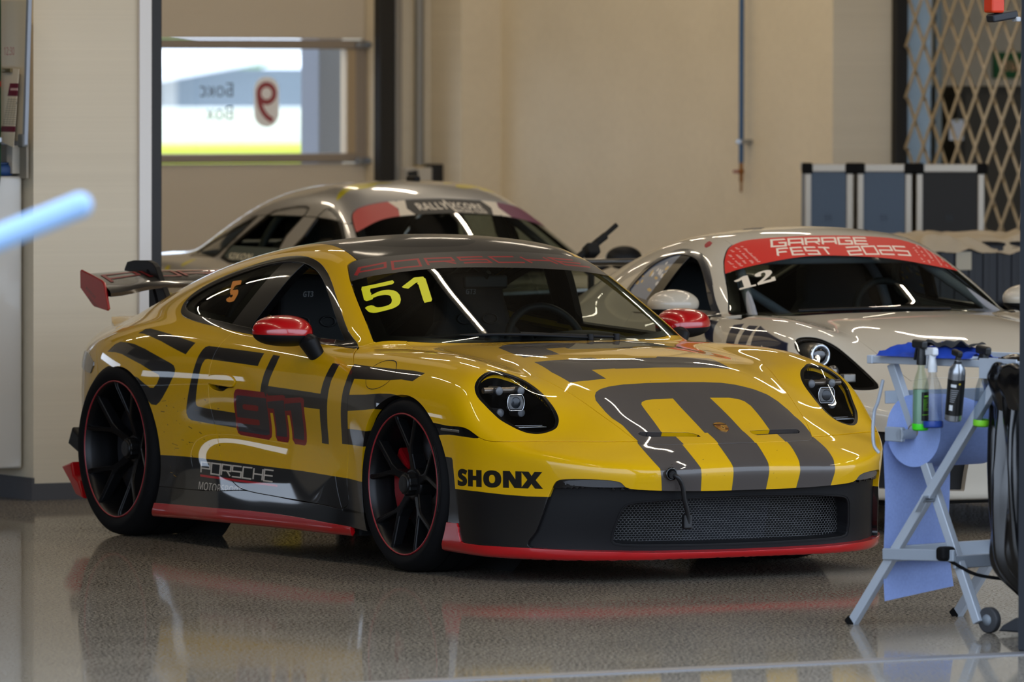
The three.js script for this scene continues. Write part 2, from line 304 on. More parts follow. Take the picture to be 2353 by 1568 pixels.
// ---------- meshing an implicit body and cutting panels out of it ----------
// M = { p: positions, n: normals, t: triangles } of the surface F = 0, symmetric about z = 0
function netSurface(F, [x0, x1], [y0, y1], zMax, h) {
  const nx = Math.ceil((x1 - x0) / h) + 1, ny = Math.ceil((y1 - y0) / h) + 1, half = Math.ceil(zMax / h), nz = 2 * half + 2, z0 = -(half + 0.5) * h;
  const v = new Float32Array(nx * ny * nz), at = (i, j, k) => (i * ny + j) * nz + k;
  for (let i = 0; i < nx; i++) for (let j = 0; j < ny; j++) for (let k = half + 1; k < nz; k++) v[at(i, j, k)] = v[at(i, j, nz - 1 - k)] = F(x0 + i * h, y0 + j * h, z0 + k * h);
  const cell = new Int32Array(nx * ny * nz).fill(-1), p = [], t = [];
  for (let i = 0; i < nx - 1; i++) for (let j = 0; j < ny - 1; j++) for (let k = 0; k < nz - 1; k++) {
    let neg = 0;
    const o = at(i, j, k), c = [v[o], v[o + 1], v[o + nz], v[o + nz + 1]], o2 = o + ny * nz;
    const d = [v[o2], v[o2 + 1], v[o2 + nz], v[o2 + nz + 1]];
    for (let q = 0; q < 4; q++) neg += (c[q] < 0) + (d[q] < 0);
    if (neg === 0 || neg === 8) continue;
    let sx = 0, sy = 0, sz = 0, m = 0;
    const e = (a, b, ax, ay, az, bx, by, bz) => { if ((a < 0) !== (b < 0)) { const s = a / (a - b); sx += ax + (bx - ax) * s; sy += ay + (by - ay) * s; sz += az + (bz - az) * s; m++; } };
    e(c[0], c[1], 0, 0, 0, 0, 0, 1); e(c[2], c[3], 0, 1, 0, 0, 1, 1); e(d[0], d[1], 1, 0, 0, 1, 0, 1); e(d[2], d[3], 1, 1, 0, 1, 1, 1);
    e(c[0], c[2], 0, 0, 0, 0, 1, 0); e(c[1], c[3], 0, 0, 1, 0, 1, 1); e(d[0], d[2], 1, 0, 0, 1, 1, 0); e(d[1], d[3], 1, 0, 1, 1, 1, 1);
    for (let q = 0; q < 4; q++) e(c[q], d[q], 0, q >> 1, q & 1, 1, q >> 1, q & 1);
    cell[o] = p.length / 3;
    p.push(x0 + (i + sx / m) * h, y0 + (j + sy / m) * h, z0 + (k + sz / m) * h);
  }
  const n = new Float64Array(p.length), e = 0.004;
  const grad = (x, y, z) => [F(x + e, y, z) - F(x - e, y, z), F(x, y + e, z) - F(x, y - e, z), F(x, y, z + e) - F(x, y, z - e)];
  for (let i = 0; i < p.length; i += 3) {
    for (let it = 0; it < 3; it++) {
      const g = grad(p[i], p[i + 1], p[i + 2]), l = g[0] * g[0] + g[1] * g[1] + g[2] * g[2] || 1, s = Math.max(-0.01, Math.min(0.01, F(p[i], p[i + 1], p[i + 2]))) * 2 * e / l;
      for (let c = 0; c < 3; c++) p[i + c] -= g[c] * s;
    }
    const g = grad(p[i], p[i + 1], p[i + 2]), l = Math.hypot(...g) || 1;
    for (let c = 0; c < 3; c++) n[i + c] = g[c] / l;
  }
  const quad = (a, b, c, d, flip) => { if (a < 0 || b < 0 || c < 0 || d < 0) return; if (flip) t.push(a, c, b, a, d, c); else t.push(a, b, c, a, c, d); };
  for (let i = 1; i < nx - 1; i++) for (let j = 1; j < ny - 1; j++) for (let k = 1; k < nz - 1; k++) {
    const o = at(i, j, k), s = v[o] < 0, X = ny * nz, Y = nz;
    if (s !== v[o + X] < 0) quad(cell[o - Y - 1], cell[o - 1], cell[o], cell[o - Y], !s);
    if (s !== v[o + Y] < 0) quad(cell[o - X - 1], cell[o - X], cell[o], cell[o - 1], !s);
    if (s !== v[o + 1] < 0) quad(cell[o - X - Y], cell[o - Y], cell[o], cell[o - X], !s);
  }
  return { p: Float64Array.from(p), n, t: Int32Array.from(t) };
}
// Keeps the part of a surface where every g(x, y, z, nx, ny, nz) > 0, cut cleanly along g = 0.
function cutSurface(M, ...gs) {
  let P = Array.from(M.p), N = Array.from(M.n), T = Array.from(M.t);
  for (const g of gs) {
    const val = new Float64Array(P.length / 3);
    for (let i = 0; i < val.length; i++) { const v = g(P[3 * i], P[3 * i + 1], P[3 * i + 2], N[3 * i], N[3 * i + 1], N[3 * i + 2]); val[i] = Math.abs(v) < 1e-7 ? 1e-7 : v; }
    const made = new Map(), out = [];
    const mid = (a, b) => {
      const key = a < b ? a * 4194304 + b : b * 4194304 + a;
      let m = made.get(key);
      if (m === undefined) {
        const s = val[a] / (val[a] - val[b]); m = P.length / 3; made.set(key, m);
        let q = [0, 0, 0];
        for (let c = 0; c < 3; c++) { P.push(P[3 * a + c] + (P[3 * b + c] - P[3 * a + c]) * s); q[c] = N[3 * a + c] + (N[3 * b + c] - N[3 * a + c]) * s; }
        const l = Math.hypot(...q) || 1; N.push(q[0] / l, q[1] / l, q[2] / l);
      }
      return m;
    };
    for (let i = 0; i < T.length; i += 3) {
      const tri = [T[i], T[i + 1], T[i + 2]], in3 = tri.map((q) => val[q] > 0), c = in3[0] + in3[1] + in3[2];
      if (c === 3) { out.push(...tri); continue; }
      if (c === 0) continue;
      const poly = [];
      for (let k = 0; k < 3; k++) { const a = tri[k], b = tri[(k + 1) % 3]; if (val[a] > 0) poly.push(a); if (val[a] > 0 !== val[b] > 0) poly.push(mid(a, b)); }
      for (let k = 2; k < poly.length; k++) out.push(poly[0], poly[k - 1], poly[k]);
    }
    T = out;
  }
  const map = new Map(), p = [], n = [], t = [];
  for (const q of T) { let m = map.get(q); if (m === undefined) { m = p.length / 3; map.set(q, m); p.push(P[3 * q], P[3 * q + 1], P[3 * q + 2]); n.push(N[3 * q], N[3 * q + 1], N[3 * q + 2]); } t.push(m); }
  return { p, n, t };
}
// A panel: the cut surface moved out by `lift`, its edges turned inwards by `flange`; uv(x, y, z) gives texture coordinates.
function panelGeometry(S, { lift = 0, flange = 0.014, uv = (x, y, z) => [x, y], back = false, curl = 0.0025 } = {}) {
  const { p, n, t } = S, P = [], N = [], UV = [], I = Array.from(t), count = p.length / 3;
  for (let i = 0; i < count; i++) {
    const q = [0, 1, 2].map((c) => p[3 * i + c] + n[3 * i + c] * lift);
    P.push(...q); N.push(n[3 * i], n[3 * i + 1], n[3 * i + 2]); UV.push(...uv(p[3 * i], p[3 * i + 1], p[3 * i + 2]));
  }
  if (flange) {
    const edges = new Map();
    for (let i = 0; i < t.length; i += 3) for (let k = 0; k < 3; k++) {
      const a = t[i + k], b = t[i + (k + 1) % 3], r = b * 4194304 + a;
      if (edges.has(r)) edges.delete(r); else edges.set(a * 4194304 + b, [a, b]);
    }
    // outward direction of the border at each vertex
    const out = new Map(), add = (v, d) => { const o = out.get(v) ?? [0, 0, 0]; for (let c = 0; c < 3; c++) o[c] += d[c]; out.set(v, o); };
    for (const [a, b] of edges.values()) {
      const e = [0, 1, 2].map((c) => p[3 * b + c] - p[3 * a + c]), m = [n[3 * a], n[3 * a + 1], n[3 * a + 2]];
      const o = [e[1] * m[2] - e[2] * m[1], e[2] * m[0] - e[0] * m[2], e[0] * m[1] - e[1] * m[0]];
      add(a, o); add(b, o);
    }
    const ring = new Map(), rings = (v) => {
      if (!ring.has(v)) {
        const o = out.get(v), l = Math.hypot(...o) || 1, m = [n[3 * v], n[3 * v + 1], n[3 * v + 2]], at = P.length / 3, d = o.map((q) => q / l);
        const steps = curl ? [[0, 0, 0], [0.35 * curl, 0.35 * curl, 0.7], [0.35 * curl + 0.3 * curl, curl, 1], [0.65 * curl, flange, 1]] : [[0, 0, 1], [0, flange, 1]];
        for (const [ou, dn, tip] of steps) {
          P.push(...[0, 1, 2].map((c) => P[3 * v + c] + d[c] * ou - m[c] * dn)); UV.push(UV[2 * v], UV[2 * v + 1]);
          const w = [0, 1, 2].map((c) => m[c] * (1 - tip) + d[c] * tip), wl = Math.hypot(...w) || 1; N.push(...w.map((q) => q / wl));
        }
        ring.set(v, [at, steps.length]);
      }
      return ring.get(v);
    };
    for (const [a, b] of edges.values()) {
      const [ra, k] = rings(a), [rb] = rings(b);
      for (let s = 0; s < k - 1; s++) I.push(ra + s, rb + s + 1, rb + s, ra + s, ra + s + 1, rb + s + 1);
    }
  }
  const g = new THREE.BufferGeometry();
  g.setAttribute('position', new THREE.Float32BufferAttribute(P, 3)); g.setAttribute('normal', new THREE.Float32BufferAttribute(N, 3)); g.setAttribute('uv', new THREE.Float32BufferAttribute(UV, 2)); g.setIndex(I);
  return g;
}
// signed distance (positive inside) to a closed polygon, optionally rounded through its points
function loop(pts, per = 6) {
  const out = [], n = pts.length;
  for (let i = 0; i < n; i++) {
    const [a, b, c, d] = [-1, 0, 1, 2].map((k) => pts[(i + k + n) % n]);
    for (let s = 0; s < per; s++) { const q = s / per; out.push([0, 1].map((k) => b[k] + 0.5 * q * (c[k] - a[k] + q * (2 * a[k] - 5 * b[k] + 4 * c[k] - d[k] + q * (3 * (b[k] - c[k]) + d[k] - a[k]))))); }
  }
  return out;
}
function inside(pts) {
  const n = pts.length, X = pts.map((p) => p[0]), Y = pts.map((p) => p[1]);
  return (x, y) => {
    let d = 1e9, s = false;
    for (let i = 0, j = n - 1; i < n; j = i++) {
      const ex = X[j] - X[i], ey = Y[j] - Y[i], wx = x - X[i], wy = y - Y[i], h = Math.max(0, Math.min(1, (wx * ex + wy * ey) / (ex * ex + ey * ey || 1e-12)));
      const a = wx - ex * h, b = wy - ey * h; d = Math.min(d, a * a + b * b);
      if ((Y[i] > y) !== (Y[j] > y) && x < X[i] + (y - Y[i]) / (Y[j] - Y[i]) * ex) s = !s;
    }
    return (s ? 1 : -1) * Math.sqrt(d);
  };
}
// which side of an open line through points (positive to the left of its direction)
function leftOf(pts) {
  const n = pts.length;
  return (x, y) => {
    let d = 1e9, s = 1;
    for (let i = 0; i < n - 1; i++) {
      const [ax, ay] = pts[i], [bx, by] = pts[i + 1], ex = bx - ax, ey = by - ay, wx = x - ax, wy = y - ay, raw = (wx * ex + wy * ey) / (ex * ex + ey * ey);
      const h = Math.max(i === 0 ? -1e9 : 0, Math.min(i === n - 2 ? 1e9 : 1, raw)), a = wx - ex * h, b = wy - ey * h, q = a * a + b * b;
      if (q < d - 1e-12) { d = q; s = ex * wy - ey * wx > 0 ? 1 : -1; }
    }
    return s * Math.sqrt(d);
  };
}
// the yellow coupe: front axle at x = 0, ground at y = 0, nose towards +x
const COUPE = {
  deckAt: [0, 0.2, 0.4, 0.5, 0.6, 0.7, 0.8, 0.92],
  deck: [
    [1.15, 0.385, 0.38, 0.36, 0.345, 0.33, 0.31, 0.29, 0.27],
    [1.064, 0.447, 0.442, 0.424, 0.41, 0.395, 0.375, 0.35, 0.32],
    [0.96, 0.523, 0.516, 0.492, 0.475, 0.455, 0.433, 0.405, 0.37],
    [0.885, 0.560, 0.550, 0.528, 0.510, 0.489, 0.468, 0.44, 0.40],
    [0.80, 0.602, 0.596, 0.580, 0.556, 0.528, 0.503, 0.475, 0.43],
    [0.70, 0.652, 0.647, 0.633, 0.609, 0.576, 0.543, 0.515, 0.47],
    [0.60, 0.700, 0.696, 0.684, 0.664, 0.644, 0.612, 0.577, 0.53],
    [0.50, 0.741, 0.737, 0.726, 0.711, 0.710, 0.703, 0.655, 0.61],
    [0.40, 0.773, 0.770, 0.760, 0.747, 0.758, 0.768, 0.742, 0.70],
    [0.287, 0.801, 0.798, 0.788, 0.777, 0.785, 0.802, 0.786, 0.745],
    [0.10, 0.830, 0.827, 0.815, 0.803, 0.808, 0.828, 0.816, 0.78],
    [-0.10, 0.847, 0.844, 0.832, 0.822, 0.824, 0.838, 0.826, 0.79],
    [-0.35, 0.858, 0.855, 0.847, 0.84, 0.838, 0.842, 0.830, 0.79],
    [-0.65, 0.86, 0.86, 0.855, 0.85, 0.845, 0.842, 0.826, 0.785],
    [-1.10, 0.86, 0.86, 0.86, 0.86, 0.86, 0.858, 0.838, 0.785],
    [-1.60, 0.88, 0.88, 0.88, 0.88, 0.88, 0.878, 0.858, 0.80],
    [-2.00, 0.90, 0.90, 0.90, 0.90, 0.90, 0.895, 0.878, 0.825],
    [-2.30, 0.90, 0.90, 0.90, 0.90, 0.90, 0.896, 0.880, 0.835],
    [-2.60, 0.89, 0.89, 0.885, 0.88, 0.875, 0.868, 0.848, 0.80],
    [-2.85, 0.87, 0.87, 0.865, 0.855, 0.845, 0.825, 0.795, 0.74],
    [-3.10, 0.86, 0.86, 0.85, 0.84, 0.815, 0.775, 0.735, 0.68],
    [-3.35, 0.85, 0.85, 0.84, 0.815, 0.775, 0.73, 0.69, 0.64],
    [-3.60, 0.80, 0.80, 0.79, 0.77, 0.73, 0.69, 0.65, 0.60],
  ],
  sideAt: [0.05, 0.18, 0.32, 0.48, 0.60, 0.72, 0.86],
  side: [
    [1.15, 0.84, 0.85, 0.86, 0.87, 0.86, 0.83, 0.78],
    [0.65, 0.885, 0.89, 0.895, 0.898, 0.893, 0.868, 0.81],
    [0.37, 0.900, 0.905, 0.908, 0.912, 0.911, 0.888, 0.83],
    [0.0, 0.905, 0.905, 0.912, 0.922, 0.926, 0.903, 0.84],
    [-0.30, 0.902, 0.902, 0.904, 0.911, 0.920, 0.903, 0.845],
    [-0.42, 0.900, 0.892, 0.889, 0.897, 0.909, 0.898, 0.845],
    [-0.55, 0.915, 0.900, 0.888, 0.886, 0.898, 0.890, 0.84],
    [-0.80, 0.922, 0.905, 0.884, 0.867, 0.885, 0.878, 0.83],
    [-1.20, 0.924, 0.907, 0.885, 0.861, 0.878, 0.872, 0.828],
    [-1.60, 0.926, 0.913, 0.894, 0.871, 0.884, 0.878, 0.84],
    [-1.95, 0.912, 0.902, 0.901, 0.905, 0.908, 0.899, 0.862],
    [-2.20, 0.915, 0.912, 0.914, 0.919, 0.921, 0.910, 0.872],
    [-2.457, 0.90, 0.91, 0.917, 0.924, 0.926, 0.912, 0.87],
    [-2.80, 0.88, 0.89, 0.90, 0.908, 0.908, 0.89, 0.84],
    [-3.10, 0.84, 0.86, 0.87, 0.88, 0.878, 0.86, 0.80],
    [-3.60, 0.74, 0.76, 0.78, 0.79, 0.78, 0.76, 0.70],
  ],
  roof: [[-3.7, 0.70], [-3.4, 0.80], [-3.2, 0.86], [-3.0, 0.923], [-2.8, 0.988], [-2.6, 1.052], [-2.38, 1.115], [-2.14, 1.172], [-1.9, 1.216], [-1.7, 1.242], [-1.5, 1.256], [-1.35, 1.255], [-1.2, 1.236], [-1.08, 1.199], [-0.9, 1.112], [-0.7, 1.008], [-0.5, 0.900], [-0.35, 0.815], [-0.1, 0.67], [0.2, 0.48]],
  camber: [[-3.7, 0.16], [-3, 0.16], [-2.2, 0.18], [-1.5, 0.16], [-1.1, 0.155], [-0.8, 0.165], [-0.5, 0.17], [0, 0.15]],
  belt: [[-3.7, 0.30], [-3.3, 0.46], [-3.0, 0.585], [-2.7, 0.685], [-2.4, 0.755], [-2.1, 0.795], [-1.8, 0.805], [-1.4, 0.80], [-1.0, 0.785], [-0.7, 0.765], [-0.45, 0.73], [-0.2, 0.69], [0.2, 0.62]],
  lean: [[-3.7, 0.75], [-3, 0.7], [-2.4, 0.62], [-1.8, 0.56], [-1.2, 0.54], [-0.6, 0.50], [0, 0.48]],
  bow: 0.12, cabinK: 0.16,
  nose: [[0, 0.985], [0.08, 0.992], [0.14, 0.998], [0.22, 1.020], [0.30, 1.042], [0.34, 1.051], [0.39, 1.066], [0.44, 1.078], [0.55, 1.10], [0.8, 1.13], [1.05, 1.15]],
  noseQ: [[0, 0.66], [0.13, 0.70], [0.33, 0.81], [0.45, 0.83], [0.6, 0.84], [1.1, 0.85]], noseK: 0.05,
  tail: [[0, -3.25], [0.2, -3.38], [0.4, -3.48], [0.6, -3.50], [0.75, -3.48], [0.9, -3.46], [1.2, -3.4]], tailQ: 1.4,
  under: [[-3.7, 0.22], [-3.2, 0.16], [-2.9, 0.12], [-2, 0.10], [0.4, 0.10], [0.8, 0.09], [1.15, 0.085]],
  edge: [[-3.7, 0.14], [-3, 0.16], [-2.4, 0.17], [-1.8, 0.12], [-1.2, 0.10], [-0.6, 0.11], [0, 0.16], [0.4, 0.13], [0.7, 0.12], [1.1, 0.10]],
  blend: [[-3.7, 0.14], [-2.8, 0.16], [-2.3, 0.13], [-1.9, 0.06], [-1.2, 0.035], [-0.75, 0.035], [-0.3, 0.03], [0.2, 0.03]],
};
// ---------- the yellow race coupe: livery ----------
const PRINT = {
  sTop: [[-2.321,0.848],[-2.311,0.855],[-2.268,0.859],[-2.181,0.853],[-2.066,0.843],[-1.947,0.83],[-1.827,0.816],[-1.863,0.768],[-1.974,0.789],[-2.099,0.813],[-2.212,0.829],[-2.29,0.837],[-2.344,0.837]],
  sHook: [[-2.579,0.753],[-2.517,0.786],[-2.469,0.798],[-2.39,0.798],[-2.314,0.794],[-2.203,0.778],[-2.072,0.752],[-1.968,0.73],[-1.936,0.721],[-1.919,0.705],[-1.923,0.683],[-1.966,0.629],[-2.006,0.589],[-2.03,0.569],[-2.058,0.555],[-2.096,0.556],[-2.173,0.592],[-2.236,0.637],[-2.282,0.669],[-2.218,0.661],[-2.156,0.638],[-2.111,0.624],[-2.082,0.624],[-2.055,0.642],[-2.037,0.669],[-2.047,0.68],[-2.106,0.692],[-2.204,0.716],[-2.31,0.735],[-2.399,0.75],[-2.482,0.755]],
  cLetter: [[-1.713,0.807],[-1.643,0.805],[-1.472,0.8],[-1.254,0.794],[-1.267,0.743],[-1.432,0.748],[-1.571,0.752],[-1.683,0.756],[-1.703,0.753],[-1.717,0.736],[-1.725,0.71],[-1.735,0.659],[-1.745,0.614],[-1.752,0.583],[-1.75,0.568],[-1.737,0.562],[-1.661,0.556],[-1.45,0.548],[-1.455,0.488],[-1.636,0.495],[-1.792,0.504],[-1.815,0.513],[-1.827,0.532],[-1.825,0.555],[-1.806,0.612],[-1.784,0.68],[-1.772,0.722],[-1.762,0.762],[-1.748,0.789],[-1.735,0.802]],
  hLetter: [[-1.175,0.791],[-1.117,0.788],[-1.119,0.755],[-1.133,0.722],[-1.148,0.693],[-1.155,0.668],[-0.994,0.664],[-0.762,0.658],[-0.782,0.658],[-0.698,0.656],[-0.693,0.672],[-0.682,0.704],[-0.666,0.744],[-0.657,0.777],[-0.594,0.776],[-0.599,0.741],[-0.614,0.712],[-0.625,0.675],[-0.635,0.632],[-0.645,0.575],[-0.655,0.518],[-0.654,0.46],[-0.719,0.461],[-0.718,0.529],[-0.708,0.595],[-0.784,0.596],[-0.854,0.597],[-0.935,0.601],[-1.219,0.624],[-1.219,0.644],[-1.213,0.674],[-1.201,0.713],[-1.185,0.752],[-1.178,0.78]],
  eLetter: [[-0.479,0.78],[-0.461,0.78],[-0.32,0.776],[-0.134,0.774],[-0.01,0.773],[0.088,0.767],[0.038,0.734],[-0.049,0.738],[-0.152,0.731],[-0.322,0.727],[-0.415,0.726],[-0.42,0.706],[-0.43,0.683],[-0.433,0.663],[-0.289,0.67],[-0.173,0.679],[-0.088,0.681],[-0.003,0.677],[-0.081,0.667],[-0.131,0.648],[-0.178,0.621],[-0.277,0.612],[-0.446,0.6],[-0.46,0.53],[-0.37,0.53],[-0.284,0.529],[-0.303,0.467],[-0.385,0.468],[-0.526,0.468],[-0.521,0.538],[-0.513,0.595],[-0.504,0.641],[-0.495,0.675],[-0.482,0.712],[-0.477,0.748],[-0.477,0.77]],
  n911red: [[-1.413,0.646],[-1.189,0.642],[-1.172,0.624],[-1.165,0.639],[-1.151,0.63],[-1.028,0.638],[-1.011,0.635],[-1.005,0.626],[-0.878,0.635],[-0.851,0.632],[-0.842,0.624],[-0.849,0.588],[-0.86,0.459],[-0.865,0.449],[-0.877,0.444],[-0.961,0.446],[-0.984,0.464],[-0.985,0.559],[-1.006,0.558],[-1.01,0.463],[-1.02,0.449],[-1.108,0.451],[-1.125,0.468],[-1.127,0.562],[-1.15,0.561],[-1.155,0.481],[-1.159,0.464],[-1.18,0.452],[-1.416,0.461],[-1.439,0.468],[-1.452,0.488],[-1.451,0.576],[-1.444,0.626],[-1.431,0.642]],
  n911nine: [[-1.414,0.621],[-1.172,0.618],[-1.169,0.574],[-1.176,0.474],[-1.201,0.469],[-1.433,0.476],[-1.439,0.507],[-1.265,0.506],[-1.253,0.509],[-1.253,0.526],[-1.264,0.529],[-1.436,0.532],[-1.433,0.577],[-1.427,0.617]],
  n911hole: [[-1.365,0.587],[-1.259,0.586],[-1.245,0.583],[-1.249,0.566],[-1.263,0.562],[-1.366,0.565],[-1.381,0.569],[-1.379,0.582]],
  n911one: [[-1.164,0.605],[-1.029,0.616],[-1.019,0.615],[-1.021,0.583],[-1.031,0.47],[-1.116,0.471],[-1.112,0.579],[-1.165,0.58]],
  n911two: [[-1.016,0.603],[-0.879,0.614],[-0.87,0.612],[-0.87,0.587],[-0.884,0.465],[-0.971,0.468],[-0.966,0.579],[-1.02,0.575]],
  doorWord: [[-1.709,0.34],[-1.098,0.334],[-1.088,0.29],[-1.702,0.298]],
  doorLine: [[-1.701,0.29],[-1.053,0.281],[-1.054,0.272],[-1.698,0.281]],
  doorSub: [[-1.708,0.262],[-1.336,0.257],[-1.346,0.226],[-1.711,0.23]],
  blackLine: [[-2.034,0.352],[-1.822,0.355],[-1.576,0.354],[-1.217,0.349],[-0.853,0.345],[-0.477,0.335],[-0.376,0.329]],
  band1: [[0.359,-0.224],[0.392,-0.075],[0.41,0.063],[0.341,0.081],[0.26,0.081],[0.241,-0.007],[0.222,-0.093],[0.133,-0.1],[0.142,-0.039],[0.072,-0.031],[-0.048,-0.027],[-0.127,-0.026],[-0.176,-0.091],[-0.294,-0.115],[-0.442,-0.142],[-0.507,-0.327],[-0.547,-0.45],[-0.494,-0.447],[-0.422,-0.427],[-0.285,-0.383],[-0.196,-0.305],[-0.116,-0.314],[-0.04,-0.239],[0.042,-0.271],[0.09,-0.318],[0.189,-0.321],[0.248,-0.326],[0.3,-0.289]],
  band2: [[0.426,0.169],[0.444,0.334],[0.433,0.455],[0.361,0.466],[0.278,0.464],[0.283,0.417],[0.284,0.365],[0.176,0.357],[0.178,0.361],[0.037,0.367],[-0.091,0.365],[-0.251,0.374],[-0.334,0.389],[-0.334,0.313],[-0.339,0.223],[-0.228,0.205],[-0.115,0.19],[-0.093,0.214],[0.051,0.216],[0.16,0.212],[0.166,0.205],[0.178,0.181],[0.311,0.191]],
  loopOut: [[0.4,0.585],[0.381,0.562],[0.353,0.546],[0.309,0.533],[0.236,0.522],[0.127,0.518],[0.006,0.523],[-0.119,0.522],[-0.198,0.529],[-0.25,0.546],[-0.311,0.582],[-0.351,0.62],[-0.371,0.662],[-0.382,0.718],[-0.384,0.762],[-0.391,0.785],[-0.396,0.816],[-0.396,0.869],[-0.383,0.923],[0.382,0.904],[0.391,0.85],[0.398,0.787],[0.413,0.737],[0.416,0.694],[0.415,0.645],[0.413,0.614]],
  loopIn1: [[0.248,0.675],[0.237,0.66],[0.214,0.649],[0.178,0.644],[0.09,0.645],[0.093,0.708],[0.093,0.776],[0.092,0.841],[0.094,0.912],[0.088,0.956],[0.232,0.938],[0.227,0.889],[0.266,0.852],[0.26,0.768],[0.253,0.707]],
  loopIn2: [[-0.074,0.647],[-0.159,0.647],[-0.195,0.656],[-0.214,0.672],[-0.223,0.705],[-0.22,0.751],[-0.215,0.806],[-0.209,0.862],[-0.245,0.897],[-0.236,0.946],[-0.07,0.963],[-0.079,0.886],[-0.08,0.802],[-0.078,0.725]],
  slotR: [[0.376,0.832],[0.263,0.854],[0.155,0.871],[0.137,0.883],[0.118,0.905],[0.126,0.911],[0.329,0.87],[0.355,0.859]],
  slotL: [[-0.111,0.874],[-0.222,0.861],[-0.345,0.845],[-0.351,0.858],[-0.333,0.874],[-0.121,0.911],[-0.108,0.899]],
  n5: [[0.587,1.063],[0.444,1.089],[0.451,1.075],[0.563,1.056],[0.578,1.031],[0.55,1.043],[0.518,1.051],[0.491,1.053],[0.473,1.049],[0.468,1.039],[0.473,1.026],[0.483,1.013],[0.499,1],[0.518,0.99],[0.544,0.982],[0.585,0.973],[0.614,0.967],[0.629,0.966],[0.637,0.971],[0.637,0.98],[0.634,0.988],[0.6,0.997],[0.602,0.991],[0.598,0.987],[0.584,0.987],[0.558,0.992],[0.541,0.997],[0.527,1.004],[0.516,1.015],[0.51,1.025],[0.509,1.031],[0.519,1.034],[0.537,1.033],[0.557,1.029],[0.573,1.025],[0.583,1.019],[0.587,1.016],[0.619,1.008]],
  n1: [[0.437,1.062],[0.353,1.098],[0.305,1.102],[0.362,1.009],[0.402,1.003],[0.353,1.083],[0.422,1.053]],
  glass5: [[-1.852,1.064],[-1.772,1.071],[-1.761,1.053],[-1.807,1.048],[-1.798,1.03],[-1.755,1.034],[-1.738,1.017],[-1.737,0.991],[-1.753,0.983],[-1.787,0.981],[-1.81,0.987],[-1.822,1.001],[-1.793,1.004],[-1.783,0.999],[-1.769,1.001],[-1.77,1.012],[-1.806,1.011]],
  roofDark: [[0.357,-1.483],[0.317,-1.396],[0.178,-1.316],[0.018,-1.287],[-0.083,-1.257],[-0.085,-1.187],[-0.015,-1.137],[0.08,-1.124],[0.237,-1.144],[0.351,-1.201],[0.405,-1.302]],
};
const YELLOW = '#d6a600', LETTER = '#211e1d', SATIN = '#4a4441', DEEP_RED = '#7d1119', RED = '#b30a14', BLACK = '#151414';
const SIDE_BOX = [-3.75, 0.75, 0.05, 1.15], HOOD_BOX = [-0.75, 0.75, -0.7, 1.05];
const sideUV = (x, y) => [(x - SIDE_BOX[0]) / (SIDE_BOX[1] - SIDE_BOX[0]), (y - SIDE_BOX[2]) / (SIDE_BOX[3] - SIDE_BOX[2])];
const hoodUV = (x, y, z) => [(z - HOOD_BOX[0]) / (HOOD_BOX[1] - HOOD_BOX[0]), (x - HOOD_BOX[2]) / (HOOD_BOX[3] - HOOD_BOX[2])];
const frontUV = (x, y, z) => [Math.atan2(z, x - 0.1) / 3.2 + 0.5, y / 0.62];
function chips(c, r, n, x0, x1, y0, y1, color, lines = true) {          // small nicks and rubber marks on the paint
  c.fillStyle = c.strokeStyle = color;
  for (let i = 0; i < n; i++) {
    const x = x0 + (x1 - x0) * r(), y = y0 + (y1 - y0) * r(), s = 0.6 + r() * r() * 2.6, a = 0.4 + r() * 0.6;
    c.beginPath(); c.ellipse(x, y, s, s * (0.3 + r() * 0.4), a, 0, 7); c.fill();
    if (r() < 0.25 && lines) { c.lineWidth = 1 + r() * 1.2; c.beginPath(); c.moveTo(x, y); c.lineTo(x + 6 + r() * 14, y + (r() - 0.4) * 12); c.stroke(); }
  }
}
function sideTexture(printed) {
  return canvasTexture(2048, 1024, (c, w, h) => {
    const to = (x, y) => { const [u, v] = sideUV(x, y); return [u * w, (1 - v) * h]; };
    c.fillStyle = YELLOW; c.fillRect(0, 0, w, h);
    if (printed) {
      for (const k of ['sTop', 'sHook', 'cLetter', 'hLetter', 'eLetter']) fillPoly(c, PRINT[k], to, LETTER);
      fillPoly(c, PRINT.n911red, to, DEEP_RED);
      for (const k of ['n911nine', 'n911one', 'n911two']) fillPoly(c, PRINT[k], to, '#302e33');
      fillPoly(c, PRINT.n911hole, to, DEEP_RED);
      const r = random(77), [ax, ay] = to(-2.05, 0.60), [bx, by] = to(-1.55, 0.36);
      chips(c, r, 46, ax, bx, ay, by, '#3a2c10');
    }
    fillPoly(c, [[-3.75, 0.40], [-2.75, 0.395], [-2.033, 0.352], [-1.826, 0.355], [-1.591, 0.353], [-1.239, 0.348], [-0.868, 0.344], [-0.479, 0.335], [-0.375, 0.329], [0.2, 0.32], [0.75, 0.32], [0.75, 0], [-3.75, 0]], to, BLACK);
    if (printed) {
      const [tl, tr, br, bl] = PRINT.doorWord;
      c.strokeStyle = '#c9bfb2';
      squareText(c, 'PORSCHE', (u, v) => to(tl[0] + (tr[0] - tl[0]) * u + (bl[0] - tl[0]) * v, (tl[1] + (tr[1] - tl[1]) * u) * (1 - v) + (bl[1] + (br[1] - bl[1]) * u) * v), { letter: 0.84, width: 5.5 });
      fillPoly(c, PRINT.doorLine, to, '#b3121f');
      const [sl, sr, , sb] = PRINT.doorSub;
      boxText(c, 'MOTORSPORT', 'sans-serif', [to(...sl), to(...sr), to(...sb)], '#c9bfb2');
      const r = random(5), [ax, ay] = to(-2.0, 0.33), [bx, by] = to(-1.85, 0.27); chips(c, r, 5, ax, bx, ay, by, '#d89c0c');
    }
  });
}
